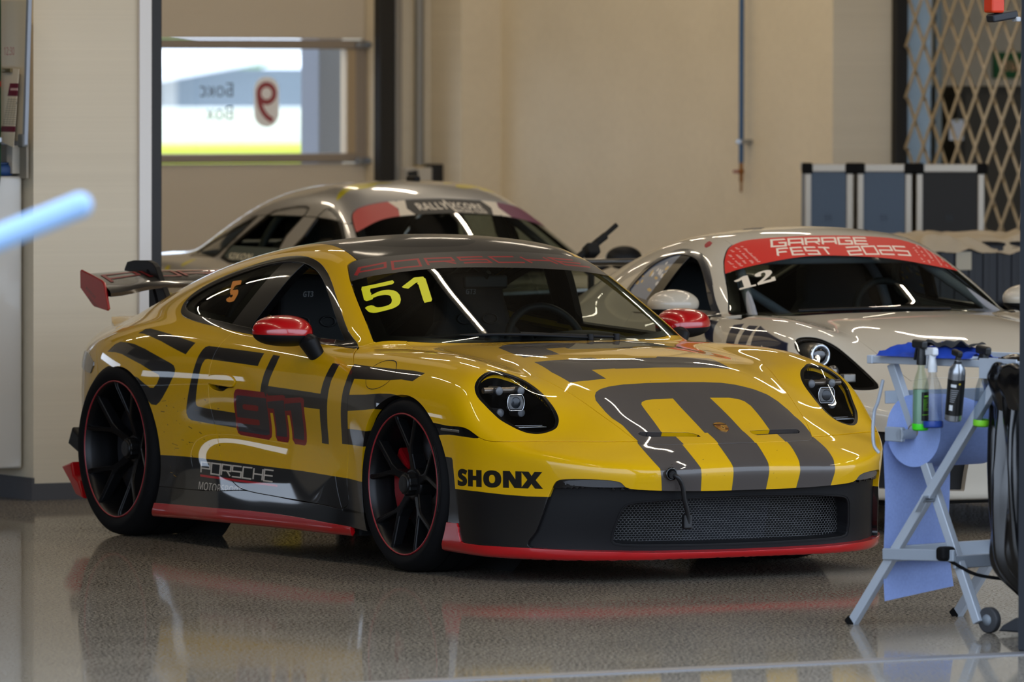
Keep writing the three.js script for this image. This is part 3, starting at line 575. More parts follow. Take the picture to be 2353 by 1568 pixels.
function hoodTexture() {
  return canvasTexture(2048, 2048, (c, w, h) => {
    const to = (z, x) => { const [u, v] = hoodUV(x, 0, z); return [u * w, (1 - v) * h]; };
    c.fillStyle = YELLOW; c.fillRect(0, 0, w, h);
    fillPoly(c, PRINT.band1, to, SATIN); fillPoly(c, PRINT.band2, to, SATIN); fillPoly(c, PRINT.loopOut, to, SATIN);
    fillPoly(c, PRINT.loopIn1, to, YELLOW); fillPoly(c, PRINT.loopIn2, to, YELLOW);
    for (const [a, b] of [[-0.398, -0.225], [-0.081, 0.081], [0.225, 0.398]]) fillPoly(c, [[a, 0.885], [b, 0.885], [b, 1.05], [a, 1.05]], to, SATIN);
    for (const [a, b] of [[-0.225, -0.081], [0.081, 0.225], [-0.6, -0.398], [0.398, 0.6]]) fillPoly(c, [[a, 0.885], [b, 0.885], [b, 1.05], [a, 1.05]], to, YELLOW);
    const r = random(9); chips(c, r, 60, ...to(-0.5, 1.0).slice(0, 1), to(0.5, 1)[0], to(0, 1.0)[1], to(0, 0.5)[1], '#5d4c1c', false);
  });
}
function frontTexture() {
  return canvasTexture(2048, 1024, (c, w, h) => {
    const to = (a, y) => [(a / 3.2 + 0.5) * w, (1 - y / 0.62) * h], at = (z, x) => Math.atan2(z, x - 0.1);
    c.fillStyle = YELLOW; c.fillRect(0, 0, w, h);
    const rows = [[0.62, 0.90, 1], [0.524, 0.914, 1], [0.435, 1.055, 0.965], [0.38, 1.05, 0.945], [0.34, 1.04, 0.925], [0.30, 1.03, 0.92]];
    for (const [a, b] of [[-0.404, -0.225], [-0.081, 0.081], [0.225, 0.404]]) fillPoly(c, [...rows.map(([y, x, k]) => [at(a * k, x), y]), ...rows.slice().reverse().map(([y, x, k]) => [at(b * k, x), y])], to, SATIN);
    for (const s of [-1, 1]) {
      fillPoly(c, [[1.60, 0.345], [1.236, 0.341], [1.115, 0.338], [0.975, 0.330], [0.890, 0.327], [0.760, 0.327], [0.76, 0], [1.60, 0]].map(([a, y]) => [a * s, y]), to, BLACK);
      fillPoly(c, [[1.30, 0.46], [1.268, 0.458], [1.262, 0.45], [1.222, 0.185], [1.6, 0.1], [1.6, 0.46]].map(([a, y]) => [a * s, y]), to, '#1d1c1c');
    }
    boxText(c, 'SHONX', 'bold sans-serif', [to(1.226, 0.416), to(0.829, 0.419), to(1.228, 0.357)], '#141312', 100, 9);
    const r = random(12); chips(c, r, 40, to(-0.4, 0)[0], to(0.4, 0)[0], to(0, 0.5)[1], to(0, 0.36)[1], '#2a2415', false);
  });
}
function visorTexture() {
  const top = [[0.544, 1.133], [0.399, 1.157], [0.248, 1.169], [0.012, 1.174], [-0.175, 1.172], [-0.323, 1.167], [-0.463, 1.154], [-0.50, 1.148]], low = [[0.585, 1.104], [0.361, 1.136], [0.207, 1.147], [0.034, 1.153], [-0.184, 1.150], [-0.355, 1.141], [-0.50, 1.128], [-0.555, 1.118]];
  const along = (pts, u) => { const s = u * (pts.length - 1), i = Math.min(pts.length - 2, s | 0), q = s - i; return [pts[i][0] + (pts[i + 1][0] - pts[i][0]) * q, pts[i][1] + (pts[i + 1][1] - pts[i][1]) * q]; };
  return canvasTexture(2048, 512, (c, w, h) => {
    c.fillStyle = '#2f2b29'; c.fillRect(0, 0, w, h); c.strokeStyle = '#8c0f19';
    const byZ = (pts, z) => { for (let i = 1; i < pts.length; i++) if (z >= pts[i][0]) { const q = (z - pts[i - 1][0]) / (pts[i][0] - pts[i - 1][0]); return pts[i - 1][1] + (pts[i][1] - pts[i - 1][1]) * q; } return pts[pts.length - 1][1]; };
    squareText(c, 'PORSCHE', (u, v) => { const zt = 0.544 - 1.02 * u, zl = 0.585 - 1.12 * u, z = zt + (zl - zt) * v, y = byZ(top, zt) * (1 - v) + byZ(low, zl) * v; return [(0.72 - z) / 1.44 * w, (1.22 - y) / 0.16 * h]; }, { letter: 0.78, width: 15 });
    void along;
  });
}
// ---------- the yellow race coupe: panels ----------
const paintOf = (map, more = {}) => std(0xffffff, 0.45, 0, { map, clearcoat: 1, clearcoatRoughness: 0.02, specularIntensity: 0.25, ...more });
const rubber = std(0x0e0e0f, 0.7, 0, { specularIntensity: 0.3 }), plastic = std(0x131315, 0.5, 0, { specularIntensity: 0.45 }), gloss = std(0x0b0b0c, 0.3, 0, { specularIntensity: 0.2, clearcoat: 1, clearcoatRoughness: 0.03 }), dark = std(0x0c0c0d, 0.8), chrome = std(0xd5d7da, 0.12, 1), redPaint = std(hex('#b00711'), 0.3, 0, { clearcoat: 1, clearcoatRoughness: 0.04 });
const clear = new THREE.MeshPhysicalMaterial({ color: 0xffffff, roughness: 0, transmission: 1, thickness: 0, ior: 1.5 });
const tinted = new THREE.MeshPhysicalMaterial({ color: hex('#b9c2bd'), roughness: 0, transmission: 1, thickness: 0, ior: 1.5 });
const smoked = new THREE.MeshPhysicalMaterial({ color: hex('#7d8580'), roughness: 0, transmission: 1, thickness: 0, ior: 1.5 });
// walls that follow the border of a cut surface from depth a to depth b
function wallGeometry(S, a, b) {
  const g = panelGeometry(S, { lift: -a, flange: b - a, curl: 0 }), n = S.t.length, idx = Array.from(g.index.array).slice(n);
  g.setIndex(idx); return g;
}
const DLO = loop([[-0.638, 0.837], [-0.758, 0.896], [-0.919, 0.996], [-1.061, 1.080], [-1.156, 1.125], [-1.245, 1.153], [-1.336, 1.169], [-1.428, 1.175], [-1.530, 1.170], [-1.643, 1.156], [-1.751, 1.133], [-1.874, 1.104], [-1.997, 1.069], [-2.100, 1.032], [-2.171, 0.996], [-2.190, 0.962], [-2.165, 0.933], [-2.118, 0.917], [-2.042, 0.905], [-1.910, 0.892], [-1.755, 0.881], [-1.610, 0.870], [-1.409, 0.859], [-1.104, 0.849], [-0.811, 0.839], [-0.66, 0.833]], 3);
const DOOR = loop([[-0.631, 0.836], [-0.52, 0.80], [-0.455, 0.755], [-0.442, 0.676], [-0.463, 0.505], [-0.488, 0.334], [-0.468, 0.246], [-0.52, 0.216], [-0.652, 0.223], [-0.85, 0.229], [-1.036, 0.234], [-1.292, 0.245], [-1.406, 0.270], [-1.522, 0.334], [-1.596, 0.436], [-1.636, 0.535], [-1.650, 0.629], [-1.652, 0.714], [-1.638, 0.802], [-1.612, 0.868], [-1.60, 0.90], [-1.3, 0.885], [-1.1, 0.872], [-0.80, 0.862]], 4);
const HOOD_EDGE = spline([[-0.45, 0.60], [-0.3, 0.602], [-0.024, 0.573], [0.289, 0.541], [0.503, 0.487], [0.707, 0.439], [0.833, 0.406], [0.885, 0.387], [1.0, 0.34]]);
const HOOD_FRONT = spline([[0, 0.9665], [0.1, 0.963], [0.223, 0.950], [0.34, 0.922], [0.372, 0.905], [0.395, 0.875]]);
const GAP_Y = spline([[0.20, 0.586], [0.26, 0.584], [0.384, 0.577], [0.48, 0.572], [0.52, 0.556], [0.56, 0.538], [0.65, 0.530], [0.885, 0.531], [1.0, 0.531]]);
const ROOF_EDGE = spline([[-2.1, 0.42], [-1.9, 0.435], [-1.6, 0.455], [-1.434, 0.470], [-1.264, 0.490], [-1.174, 0.500], [-1.097, 0.507], [-1.0, 0.515]]);
const WS = loop([[0, 1.1965], [0.2, 1.192], [0.36, 1.182], [0.46, 1.173], [0.515, 1.164], [0.545, 1.152], [0.562, 1.138], [0.60, 1.085], [0.645, 0.993], [0.690, 0.885], [0.711, 0.836], [0.75, 0.78], [0.4, 0.74], [0, 0.72], [-0.4, 0.74], [-0.75, 0.78], [-0.711, 0.836], [-0.690, 0.885], [-0.645, 0.993], [-0.60, 1.085], [-0.562, 1.138], [-0.545, 1.152], [-0.515, 1.164], [-0.46, 1.173], [-0.36, 1.182], [-0.2, 1.192]], 3);
const wsBase = (z) => -0.385 - 0.45 * z * z;
const inDLO = inside(DLO), inDoor = inside(DOOR), inWS = inside(WS);
const LAMP_C = [0.517, 0.668, 0.700];
const lampFrame = (() => {                               // the plane of the headlight's rim
  const a = V(0.36, 0.786, 0.70), b = V(0.668, 0.547, 0.695), c = V(0.437, 0.688, 0.831), d = V(0.56, 0.676, 0.586);
  const u = b.clone().sub(a).normalize(), n = c.clone().sub(d).cross(b.clone().sub(a)).normalize(); if (n.x < 0) n.negate();
  return { u, n, w: n.clone().cross(u).normalize() };
})();
const lampUV = (x, y, z) => { const d = V(x - LAMP_C[0], y - LAMP_C[1], Math.abs(z) - LAMP_C[2]); return [d.dot(lampFrame.u), d.dot(lampFrame.w), d.dot(lampFrame.n)]; };
const LAMP_RING = [[0.357, 0.786, 0.698], [0.356, 0.779, 0.741], [0.373, 0.758, 0.787], [0.397, 0.722, 0.82], [0.437, 0.688, 0.831], [0.481, 0.663, 0.823], [0.52, 0.637, 0.812], [0.559, 0.611, 0.80], [0.592, 0.590, 0.781], [0.624, 0.572, 0.759], [0.651, 0.557, 0.732], [0.668, 0.548, 0.697], [0.677, 0.555, 0.659], [0.678, 0.576, 0.622], [0.648, 0.611, 0.595], [0.605, 0.645, 0.586], [0.56, 0.676, 0.586], [0.515, 0.704, 0.589], [0.471, 0.727, 0.599], [0.434, 0.748, 0.616], [0.405, 0.766, 0.639], [0.383, 0.779, 0.669]];
const inLamp = inside(loop(LAMP_RING.map((p) => lampUV(...p).slice(0, 2)), 3));
const lampAt = (x, y, z) => { const [a, b, c] = lampUV(x, y, z); return Math.abs(c) < 0.2 ? inLamp(a, b) : -1; };
const MARKER = loop([[0.25, 0.584], [0.384, 0.578], [0.47, 0.573], [0.508, 0.564], [0.548, 0.539], [0.47, 0.541], [0.36, 0.544], [0.24, 0.540]], 3), inMarker = inside(MARKER);
const SCOOP = loop([[0, 0.3465], [0.213, 0.348], [0.381, 0.353], [0.497, 0.362], [0.525, 0.383], [0.56, 0.393], [0.629, 0.398], [0.70, 0.396], [0.722, 0.385], [0.730, 0.353], [0.737, 0.320], [0.748, 0.263], [0.762, 0.195], [0.775, 0.132], [0.60, 0.123], [0.4, 0.117], [0.2, 0.113], [0, 0.112], [-0.2, 0.113], [-0.4, 0.117], [-0.60, 0.123], [-0.775, 0.132], [-0.762, 0.195], [-0.748, 0.263], [-0.737, 0.320], [-0.730, 0.353], [-0.722, 0.385], [-0.70, 0.396], [-0.629, 0.398], [-0.56, 0.393], [-0.525, 0.383], [-0.497, 0.362], [-0.381, 0.353], [-0.213, 0.348]], 3), inScoop = inside(SCOOP);
const MOUTH = loop([[0, 0.318], [0.25, 0.314], [0.42, 0.304], [0.485, 0.296], [0.51, 0.275], [0.525, 0.215], [0.53, 0.17], [0.50, 0.145], [0.25, 0.138], [0, 0.136], [-0.25, 0.138], [-0.50, 0.145], [-0.53, 0.17], [-0.525, 0.215], [-0.51, 0.275], [-0.485, 0.296], [-0.42, 0.304], [-0.25, 0.314]], 3), inMouth = inside(MOUTH);
const arch = (x, y) => Math.min(Math.hypot(x - 0.008, y - 0.325) - 0.358, Math.hypot(x + 2.405, y - 0.33) - 0.370);
const LIP_PTS = [[0, 0.112], [0.2, 0.113], [0.4, 0.116], [0.66, 0.123], [0.878, 0.131], [1.10, 0.134], [1.19, 0.138], [1.206, 0.143], [1.216, 0.153], [1.2205, 0.170], [1.223, 0.188], [1.2235, 0.21], [1.5, 0.21]];
const LIP_TOP = (a) => { a = Math.abs(a); for (let i = 1; i < LIP_PTS.length; i++) if (a <= LIP_PTS[i][0]) { const [x0, y0] = LIP_PTS[i - 1], [x1, y1] = LIP_PTS[i]; return y0 + (y1 - y0) * (a - x0) / (x1 - x0); } return 0.21; };
const SILL_TOP = spline([[-2.2, 0.222], [-1.75, 0.225], [-1.5, 0.234], [-1.292, 0.2455], [-1.036, 0.234], [-0.652, 0.223], [-0.3, 0.210]]);
const G_ = 0.0018;                                        // half a panel gap
const coupe = thing('race_coupe', 'yellow race coupe in front with black side letters, grey hood stripes and number 51', 'car');
const coupeF = carBody(COUPE), coupeM = netSurface(coupeF, [-3.66, 1.16], [0.04, 1.32], 0.99, 0.016);
const cutC = (...g) => cutSurface(coupeM, ...g);
const phi = (x, z) => Math.atan2(Math.abs(z), x - 0.1);
const isHood = (x, y, z) => Math.min(HOOD_EDGE(x) - Math.abs(z), HOOD_FRONT(Math.abs(z)) - x, x - wsBase(z) - 0.004, y - 0.42);
const isWS = (x, y, z) => Math.min(inWS(z, y), wsBase(z) - x, x + 1.3, y - 0.8);
const isRoof = (x, y, z) => Math.min(ROOF_EDGE(x) - Math.abs(z), -1.05 - x, x + 1.98, y - 1.0, -isWS(x, y, z) + 0.004);
const isBack = (x, y, z) => Math.min(0.40 - 0.10 * (-x - 1.98) - Math.abs(z), -1.985 - x, x + 2.72, y - 0.9);   // rear window
const frontOf = (x, y, z) => (y > 0.835 || Math.abs(z) < 0.70) ? Math.min(x - wsBase(z) - 0.002, x + 0.632) : 9;
const rearLine = leftOf([[-2.80, 0.80], [-2.70, 0.70], [-2.64, 0.62]]);
const sideMap = sideTexture(true), sidePlain = sideTexture(false), frontMap = frontTexture(), hoodMap = hoodTexture();
const frontPaint = paintOf(frontMap), hoodPaint = paintOf(hoodMap), sidePaint = paintOf(sideMap), plainPaint = paintOf(sidePlain);
const P = (name, S, material, opts, parent = coupe) => part(name, panelGeometry(S, opts), material, parent);
{
  // hood, with its two air slots and crest
  const slot = [PRINT.slotR, PRINT.slotL].map((s) => inside(s));
  const hoodCut = cutC((x, y) => y - 0.42, (x) => x + 0.75, (x, y, z) => isHood(x, y, z) - G_);
  P('hood', cutSurface(hoodCut, (x, y, z) => -Math.max(slot[0](z, x), slot[1](z, x))), hoodPaint, { uv: hoodUV, flange: 0.02 });
  for (const s of slot) { const c = cutSurface(hoodCut, (x, y, z) => s(z, x) - 0.0012); part('hood_vent', [panelGeometry(c, { lift: -0.018, flange: 0 }), wallGeometry(c, 0.0005, 0.03)], dark, coupe); }
  // front bumper cover
  const bump = cutC((x, y, z) => x - 0.2, (x, y) => 0.545 + 0.06 - y, (x, y, z) => -isHood(x, y, z) - G_, (x, y, z) => GAP_Y(x) - G_ - y, (x, y) => arch(x, y), (x, y, z) => (x > 0.6 ? -inScoop(z, y) : 1), (x, y, z) => -Math.min(inMarker(x, y), Math.abs(z) - 0.6) - 0.001, (x, y, z) => y - LIP_TOP(phi(x, z)) - 0.001);
  P('front_bumper', bump, frontPaint, { uv: frontUV, flange: 0.03 });
  // lip
  const rag = (x, z) => 0.094 + 0.004 * noise(phi(x, z) * 40 * Math.sign(z), 3) + 0.006 * Math.max(0, noise(phi(x, z) * 90 * Math.sign(z), 7) - 0.25);
  P('front_lip', cutC((x) => x - 0.2, (x, y) => 0.25 - y, (x, y, z) => LIP_TOP(phi(x, z)) - y, (x, y) => arch(x, y), (x, y, z) => y - rag(x, z)), redPaint, { lift: 0.007, flange: 0.03 });
  // scoop: recessed plastic surround with the mouth in it
  const scoop = cutC((x) => x - 0.6, (x, y, z) => inScoop(z, y));
  const surround = cutSurface(scoop, (x, y, z) => -inMouth(z, y));
  part('grille_surround', [panelGeometry(surround, { lift: -0.022, flange: 0.05, curl: 0.006 }), wallGeometry(scoop, 0.004, 0.05)], plastic, coupe);
  // mesh of the mouth: hexagon wires on a curved sheet
  const mouth = cutSurface(scoop, (x, y, z) => inMouth(z, y) + 0.006);
  const wires = [], R = 0.0092, wr = 0.00085, noseAt = (z, y) => { const q = 1.0 - 0.62 * z * z * z * z + 0.06 * (y - 0.2); return q - 0.075; };
  for (let row = 0; row < 22; row++) for (let col = -36; col <= 36; col++) {
    const cz = (col + (row & 1) * 0.5) * R * 1.7321 * 0.92, cy = 0.135 + row * R * 0.93, pt = (k) => [0, cz + Math.sin(k * 1.0472) * R * 0.92, cy + Math.cos(k * 1.0472) * R * 0.62];
    if (inMouth(cz, cy) < -0.004) continue;
    for (let k = 0; k < 3; k++) { const a = pt(k), b = pt(k + 1); const A = [noseAt(a[1], a[2]), a[2], a[1]], B = [noseAt(b[1], b[2]), b[2], b[1]]; wires.push(rod(A, B, wr, 4)); }
  }
  part('grille_mesh', wires, std(0x6e6e70, 0.4, 0.6), coupe).userData.kind = 'stuff';
  part('radiator', [panelGeometry(mouth, { lift: -0.13, flange: 0 })], std(0x2a2d33, 0.6, 0.2, { map: canvasTexture(1024, 256, (c, w, h) => { c.fillStyle = '#0b0c0e'; c.fillRect(0, 0, w, h); c.fillStyle = '#a9adb8'; c.fillRect(w * 0.33, 0, w * 0.34, h); c.fillStyle = 'rgba(0,0,0,0.35)'; for (let y = 0; y < h; y += 4) c.fillRect(0, y, w, 2); c.fillStyle = '#c9c2b0'; c.fillRect(w * 0.498, 0, 2, h); const r = random(4); for (let i = 0; i < 40; i++) { c.fillStyle = r() < 0.5 ? '#caa23a' : '#0b0b0b'; const x = r() < 0.6 ? w * (0.1 + r() * 0.14) : r() * w; c.fillRect(x, r() * h, 3 + r() * 8, 3 + r() * 6); } }) }), coupe);
  {
    const g = coupe.children[coupe.children.length - 1].geometry, p = g.attributes.position, uv = g.attributes.uv; for (let i = 0; i < p.count; i++) uv.setXY(i, 0.5 - p.getZ(i) / 1.08 * -1, (p.getY(i) - 0.13) / 0.19);
  }
  part('mouth_wall', [wallGeometry(mouth, 0.02, 0.14)], dark, coupe);
  for (const s of [1, -1]) {
    const side = (x, y, z) => z * s;
    // daytime lamp strip at the top of the scoop
    const strip = inside(loop([[0.50, 0.366], [0.53, 0.384], [0.60, 0.391], [0.69, 0.388], [0.705, 0.375], [0.62, 0.366]], 2));
    const dl = cutSurface(scoop, (x, y, z) => strip(z * s, y));
    const lampBody = part('daytime_lamp', panelGeometry(dl, { lift: -0.006, flange: 0.03 }), std(0x4a4c50, 0.3, 0, { clearcoat: 1 }), coupe);
    const outline = cutSurface(scoop, side, (x, y, z) => Math.min(inside([[0.47, 0.352], [0.52, 0.40], [0.72, 0.41], [0.73, 0.36]])(z * s, y), -strip(z * s, y)));
    part('lamp_bezel', panelGeometry(outline, { lift: -0.008, flange: 0.03 }), gloss, lampBody);
    // side marker
    const mk = cutC((x, y, z) => z * s - 0.6, (x) => x - 0.15, (x, y) => inMarker(x, y), (x, y) => arch(x, y));
    const mkPart = P('side_marker', mk, std(0x101011, 0.12, 0, { clearcoat: 1 }), { lift: -0.004, flange: 0.02 });
    part('marker_lens', [rod([0.31, 0.563, 0.912 * s], [0.43, 0.560, 0.903 * s], 0.006, 8)], std(0x5d5a55, 0.15), mkPart);
    // front fender
    const fend = cutC(side, (x, y, z) => x + 0.66, (x, y) => 0.95 - y, (x, y, z) => -isHood(x, y, z) - G_, (x, y, z) => Math.max(y - GAP_Y(x) - G_, 0.2 - x), (x, y) => arch(x, y), (x, y, z) => -inDoor(x, y) - G_, (x, y, z) => -lampAt(x, y, z) - 0.001, (x, y, z) => -inDLO(x, y), (x, y, z) => x > -0.46 ? 1 : Math.max(y - 0.46, frontOf(x, y, z)), (x, y, z) => frontOf(x, y, z) - G_, (x, y) => y > 0.5 ? 1 : x + 0.50, (x, y) => y - 0.205);
    P('front_fender', fend, s > 0 ? sidePaint : plainPaint, { uv: sideUV, flange: 0.03 });
    // fuel flap ring
    if (s > 0) {
      const flap = loop([[-0.307, 0.712], [-0.325, 0.748], [-0.313, 0.779], [-0.268, 0.801], [-0.198, 0.803], [-0.150, 0.786], [-0.118, 0.752], [-0.143, 0.718], [-0.204, 0.696], [-0.269, 0.693]], 4), f = inside(flap);
      P('fuel_flap_gap', cutC((x, y, z) => z - 0.4, (x) => x + 0.4, (x) => -x, (x, y) => f(x, y), (x, y) => 0.0026 - f(x, y)), dark, { lift: 0.0006, flange: 0 });
    }
    // door
    const door = cutC(side, (x) => x + 1.8, (x) => -0.3 - x, (x, y) => inDoor(x, y) - G_, (x, y) => -inDLO(x, y));
    const HANDLE = loop([[-1.664, 0.665], [-1.655, 0.690], [-1.60, 0.699], [-1.52, 0.702], [-1.455, 0.694], [-1.425, 0.672], [-1.45, 0.648], [-1.50, 0.645], [-1.54, 0.630], [-1.62, 0.636]], 3), inHandle = inside(HANDLE);
    const doorPart = P('door', cutSurface(door, (x, y) => -inHandle(x, y)), s > 0 ? sidePaint : plainPaint, { uv: sideUV, flange: 0.03 });
    const hcut = cutSurface(door, (x, y) => inHandle(x, y) + 0.001);
    part('handle_recess', [panelGeometry(hcut, { lift: -0.03, flange: 0 }), wallGeometry(hcut, 0, 0.03)], plainPaint, doorPart);
    const grip = inside(loop([[-1.655, 0.668], [-1.645, 0.687], [-1.60, 0.694], [-1.52, 0.697], [-1.46, 0.690], [-1.434, 0.672], [-1.455, 0.654], [-1.55, 0.656], [-1.63, 0.660]], 3));
    part('door_handle', panelGeometry(cutSurface(door, (x, y) => grip(x, y)), { lift: 0.006, flange: 0.02, curl: 0.006, uv: () => [0.9, 0.55] }), plainPaint, doorPart);
    // rear quarter with the roof rail and the windscreen pillar
    const quarter = cutC(side, (x) => -0.40 - x, (x, y, z) => -inDoor(x, y) - G_, (x, y) => -inDLO(x, y), (x, y) => arch(x, y), (x, y, z) => -isWS(x, y, z) - G_, (x, y, z) => -isRoof(x, y, z) - G_, (x, y, z) => -isBack(x, y, z) - G_, (x, y, z) => x < -0.66 ? 1 : -frontOf(x, y, z) - G_, (x, y) => y > 0.5 ? (y > 0.8 ? 1 : -0.6 - x) : 1, (x, y, z) => y > 0.4 ? 1 : -1.0 - x, (x, y) => y - SILL_TOP(x) - G_, (x, y) => x < -2.4 ? rearLine(x, y) - G_ : 1);
    P('rear_quarter', quarter, s > 0 ? sidePaint : plainPaint, { uv: sideUV, flange: 0.03 });
    // sill below the door, its red edge
    const RED_TOP = spline([[-2.06, 0.153], [-1.584, 0.161], [-1.211, 0.166], [-0.846, 0.162], [-0.429, 0.147], [-0.3, 0.14]]);
    const sill = cutC((x, y, z) => z * s - 0.5, (x) => x + 2.2, (x) => -0.25 - x, (x, y) => arch(x, y), (x, y) => 0.3 - y, (x, y) => -inDoor(x, y) - G_, (x, y) => SILL_TOP(x) - G_ - y, (x, y) => y - 0.06, (x, y, z, nx, ny) => ny + 0.85);
    const sillPart = P('side_sill', cutSurface(sill, (x, y) => y - RED_TOP(x)), gloss, { flange: 0.02 });
    part('sill_edge', panelGeometry(cutSurface(sill, (x, y) => RED_TOP(x) - y, (x) => -0.44 - x, (x, y) => y - 0.098 - 0.004 * noise(x * 30, 5) - 0.006 * Math.max(0, noise(x * 70, 9))), { lift: 0.006, flange: 0.02 }), redPaint, sillPart);
    part('sill_underside', panelGeometry(cutSurface(sill, (x, y) => 0.105 - y), { flange: 0.01, lift: -0.002 }), plastic, sillPart);
    // wheel arch liner
    for (const [ax, ay, ar] of [[0.008, 0.325, 0.372], [-2.405, 0.33, 0.384]]) part('wheel_arch_liner', [new THREE.CylinderGeometry(ar, ar, 0.36, 40, 1, true, -1.75, 3.5).rotateX(Math.PI / 2).rotateZ(Math.PI).translate(ax, ay, 0.70 * s), new THREE.CircleGeometry(ar, 40).translate(ax, ay, 0.53 * s)], std(0x070707, 0.9, 0, { side: THREE.DoubleSide }), coupe);
    // window rubber, quarter glass, pillar cover
    const frame = cutC(side, (x) => x + 2.3, (x) => -0.5 - x, (x, y) => y - 0.8, (x, y) => inDLO(x, y) - 0.001);
    const seal = P('window_seal', cutSurface(frame, (x, y) => 0.022 - inDLO(x, y)), gloss, { lift: 0.002, flange: 0.02, curl: 0.004 });
    void seal;
    const BP = [[-1.425, 1.175], [-1.60, 0.86]];          // the pillar between door and rear side window
    const px = (y) => BP[0][0] + (BP[1][0] - BP[0][0]) * (1.175 - y) / 0.315;
    P('pillar_cover', cutSurface(frame, (x, y) => inDLO(x, y) - 0.02, (x, y) => px(y) + 0.10 - x - 0.018, (x, y) => x - px(y) + 0.085), gloss, { lift: -0.004, flange: 0.03 });
    const qg = cutSurface(frame, (x, y) => inDLO(x, y) - 0.02, (x, y) => px(y) - 0.085 - x);
    const qGlass = P('rear_side_window', qg, smoked, { lift: -0.004, flange: 0 });
    part('glass_border', panelGeometry(cutSurface(qg, (x, y) => Math.max(0.045 - inDLO(x, y), x - px(y) + 0.15)), { lift: -0.0055, flange: 0 }), std(0x050505, 0.3), qGlass);
    if (s > 0) { const five = inside(PRINT.glass5); part('number_sticker', panelGeometry(cutSurface(qg, (x, y) => five(x, y)), { lift: -0.003, flange: 0 }), std(hex('#e08512'), 0.5), qGlass); }
    // headlight
    const lamp = cutC((x, y, z) => z * s, (x) => x - 0.3, (x, y, z) => lampAt(x, y, z) - 0.0005);
    const head = part('headlight', panelGeometry(lamp, { lift: 0.001, flange: 0 }), clear, coupe);
    part('lamp_rim', panelGeometry(cutSurface(lamp, (x, y, z) => 0.012 - lampAt(x, y, z)), { lift: -0.001, flange: 0.012 }), gloss, head);
    part('lamp_housing', [wallGeometry(lamp, 0.004, 0.17), panelGeometry(lamp, { lift: -0.165, flange: 0 })], std(0x0b0b0c, 0.25), head);
    const F_ = (x, y, z) => [x, y, z * s];
    for (const [ly, lz, lx] of [[0.711, 0.746, 0.462], [0.710, 0.652, 0.463], [0.628, 0.744, 0.467], [0.627, 0.653, 0.468]]) {
      part('light_eye', [rod(F_(lx - 0.07, ly, lz), F_(lx - 0.004, ly, lz), 0.017, 24, 0.0165)], std(0x3c3e42, 0.3, 0.5), head);
      part('eye_glass', [new THREE.SphereGeometry(0.0155, 20, 12).scale(0.35, 1, 1).translate(...F_(lx - 0.003, ly, lz))], std(0x5f6267, 0.35), head);
    }
    part('crossbar', [rod(F_(0.43, 0.712, 0.66), F_(0.43, 0.712, 0.80), 0.012, 14)], std(0x6b6259, 0.25, 0.7), head);
    const lensOutline = []; for (let k = 0; k < 40; k++) { const a = k / 40 * 6.2832; lensOutline.push([Math.sign(Math.cos(a)) * 0.036 * Math.min(1, Math.abs(Math.cos(a)) ** 0.7), Math.max(-0.0295, Math.min(0.0295, 0.037 * Math.sin(a)))]); }
    part('projector_lens', [prism(lensOutline, 0.02, 0.005).rotateY(Math.PI / 2).translate(...F_(0.488, 0.667, 0.696))], std(0x0d1015, 0.03, 0, { clearcoat: 1, clearcoatRoughness: 0.01 }), head);
    part('lens_ring', [tube(lensOutline.map(([a, b]) => [0.498, 0.667 + b * 1.02, (0.696 + a * 1.02) * s]), 0.0016, { closed: true, per: 2, sides: 6 })], chrome, head);
    part('lens_core', [new THREE.SphereGeometry(0.024, 20, 14).scale(0.3, 1, 1).translate(...F_(0.495, 0.667, 0.696))], std(0x23282e, 0.08, 0.3), head);
    part('light_shelf', [block(0.50, 0.60, 0.576, 0.580, s > 0 ? 0.62 : -0.77, s > 0 ? 0.77 : -0.62, 0.001), rod(F_(0.575, 0.583, 0.625), F_(0.545, 0.583, 0.765), 0.0016, 8)], std(0x8a8d92, 0.2, 0.6), head);
  }
  // roof, windscreen, back window, lid, rear bumper
  const roofMap = canvasTexture(1024, 1024, (c, w, h) => {
    const to = (z, x) => [(z + 0.6) / 1.2 * w, (x + 2.1) / 1.2 * h];
    c.fillStyle = '#332f2b'; c.fillRect(0, 0, w, h); fillPoly(c, loop(PRINT.roofDark.concat([[0.30, -1.5]]), 4), to, '#1d1b1a');
    fillPoly(c, loop([[-0.20, -1.20], [-0.26, -1.13], [-0.36, -1.115], [-0.42, -1.16], [-0.36, -1.26], [-0.25, -1.27]], 4), to, '#24211f');
  });
  roofMap.flipY = false;
  P('roof', cutC((x, y) => y - 1.0, (x, y, z) => isRoof(x, y, z) - G_), std(0xffffff, 0.5, 0, { map: roofMap, specularIntensity: 0.2, clearcoat: 0.35, clearcoatRoughness: 0.1 }), { uv: (x, y, z) => [(z + 0.6) / 1.2, (x + 2.1) / 1.2], flange: 0.02 });
  const ws = cutC((x, y) => y - 0.78, (x, y, z) => isWS(x, y, z) - G_);
  const glass = P('windshield', ws, tinted, { flange: 0 });
  const VIS = spline([[-0.62, 1.085], [-0.508, 1.103], [-0.353, 1.119], [-0.05, 1.132], [0.232, 1.131], [0.443, 1.113], [0.595, 1.086], [0.64, 1.07]]);
  part('visor_strip', panelGeometry(cutSurface(ws, (x, y, z) => y - VIS(z)), { lift: 0.0012, flange: 0, uv: (x, y, z) => [(0.72 - z) / 1.44, 1 - (1.22 - y) / 0.16] }), std(0xffffff, 0.42, 0, { map: visorTexture(), specularIntensity: 0.6 }), glass);
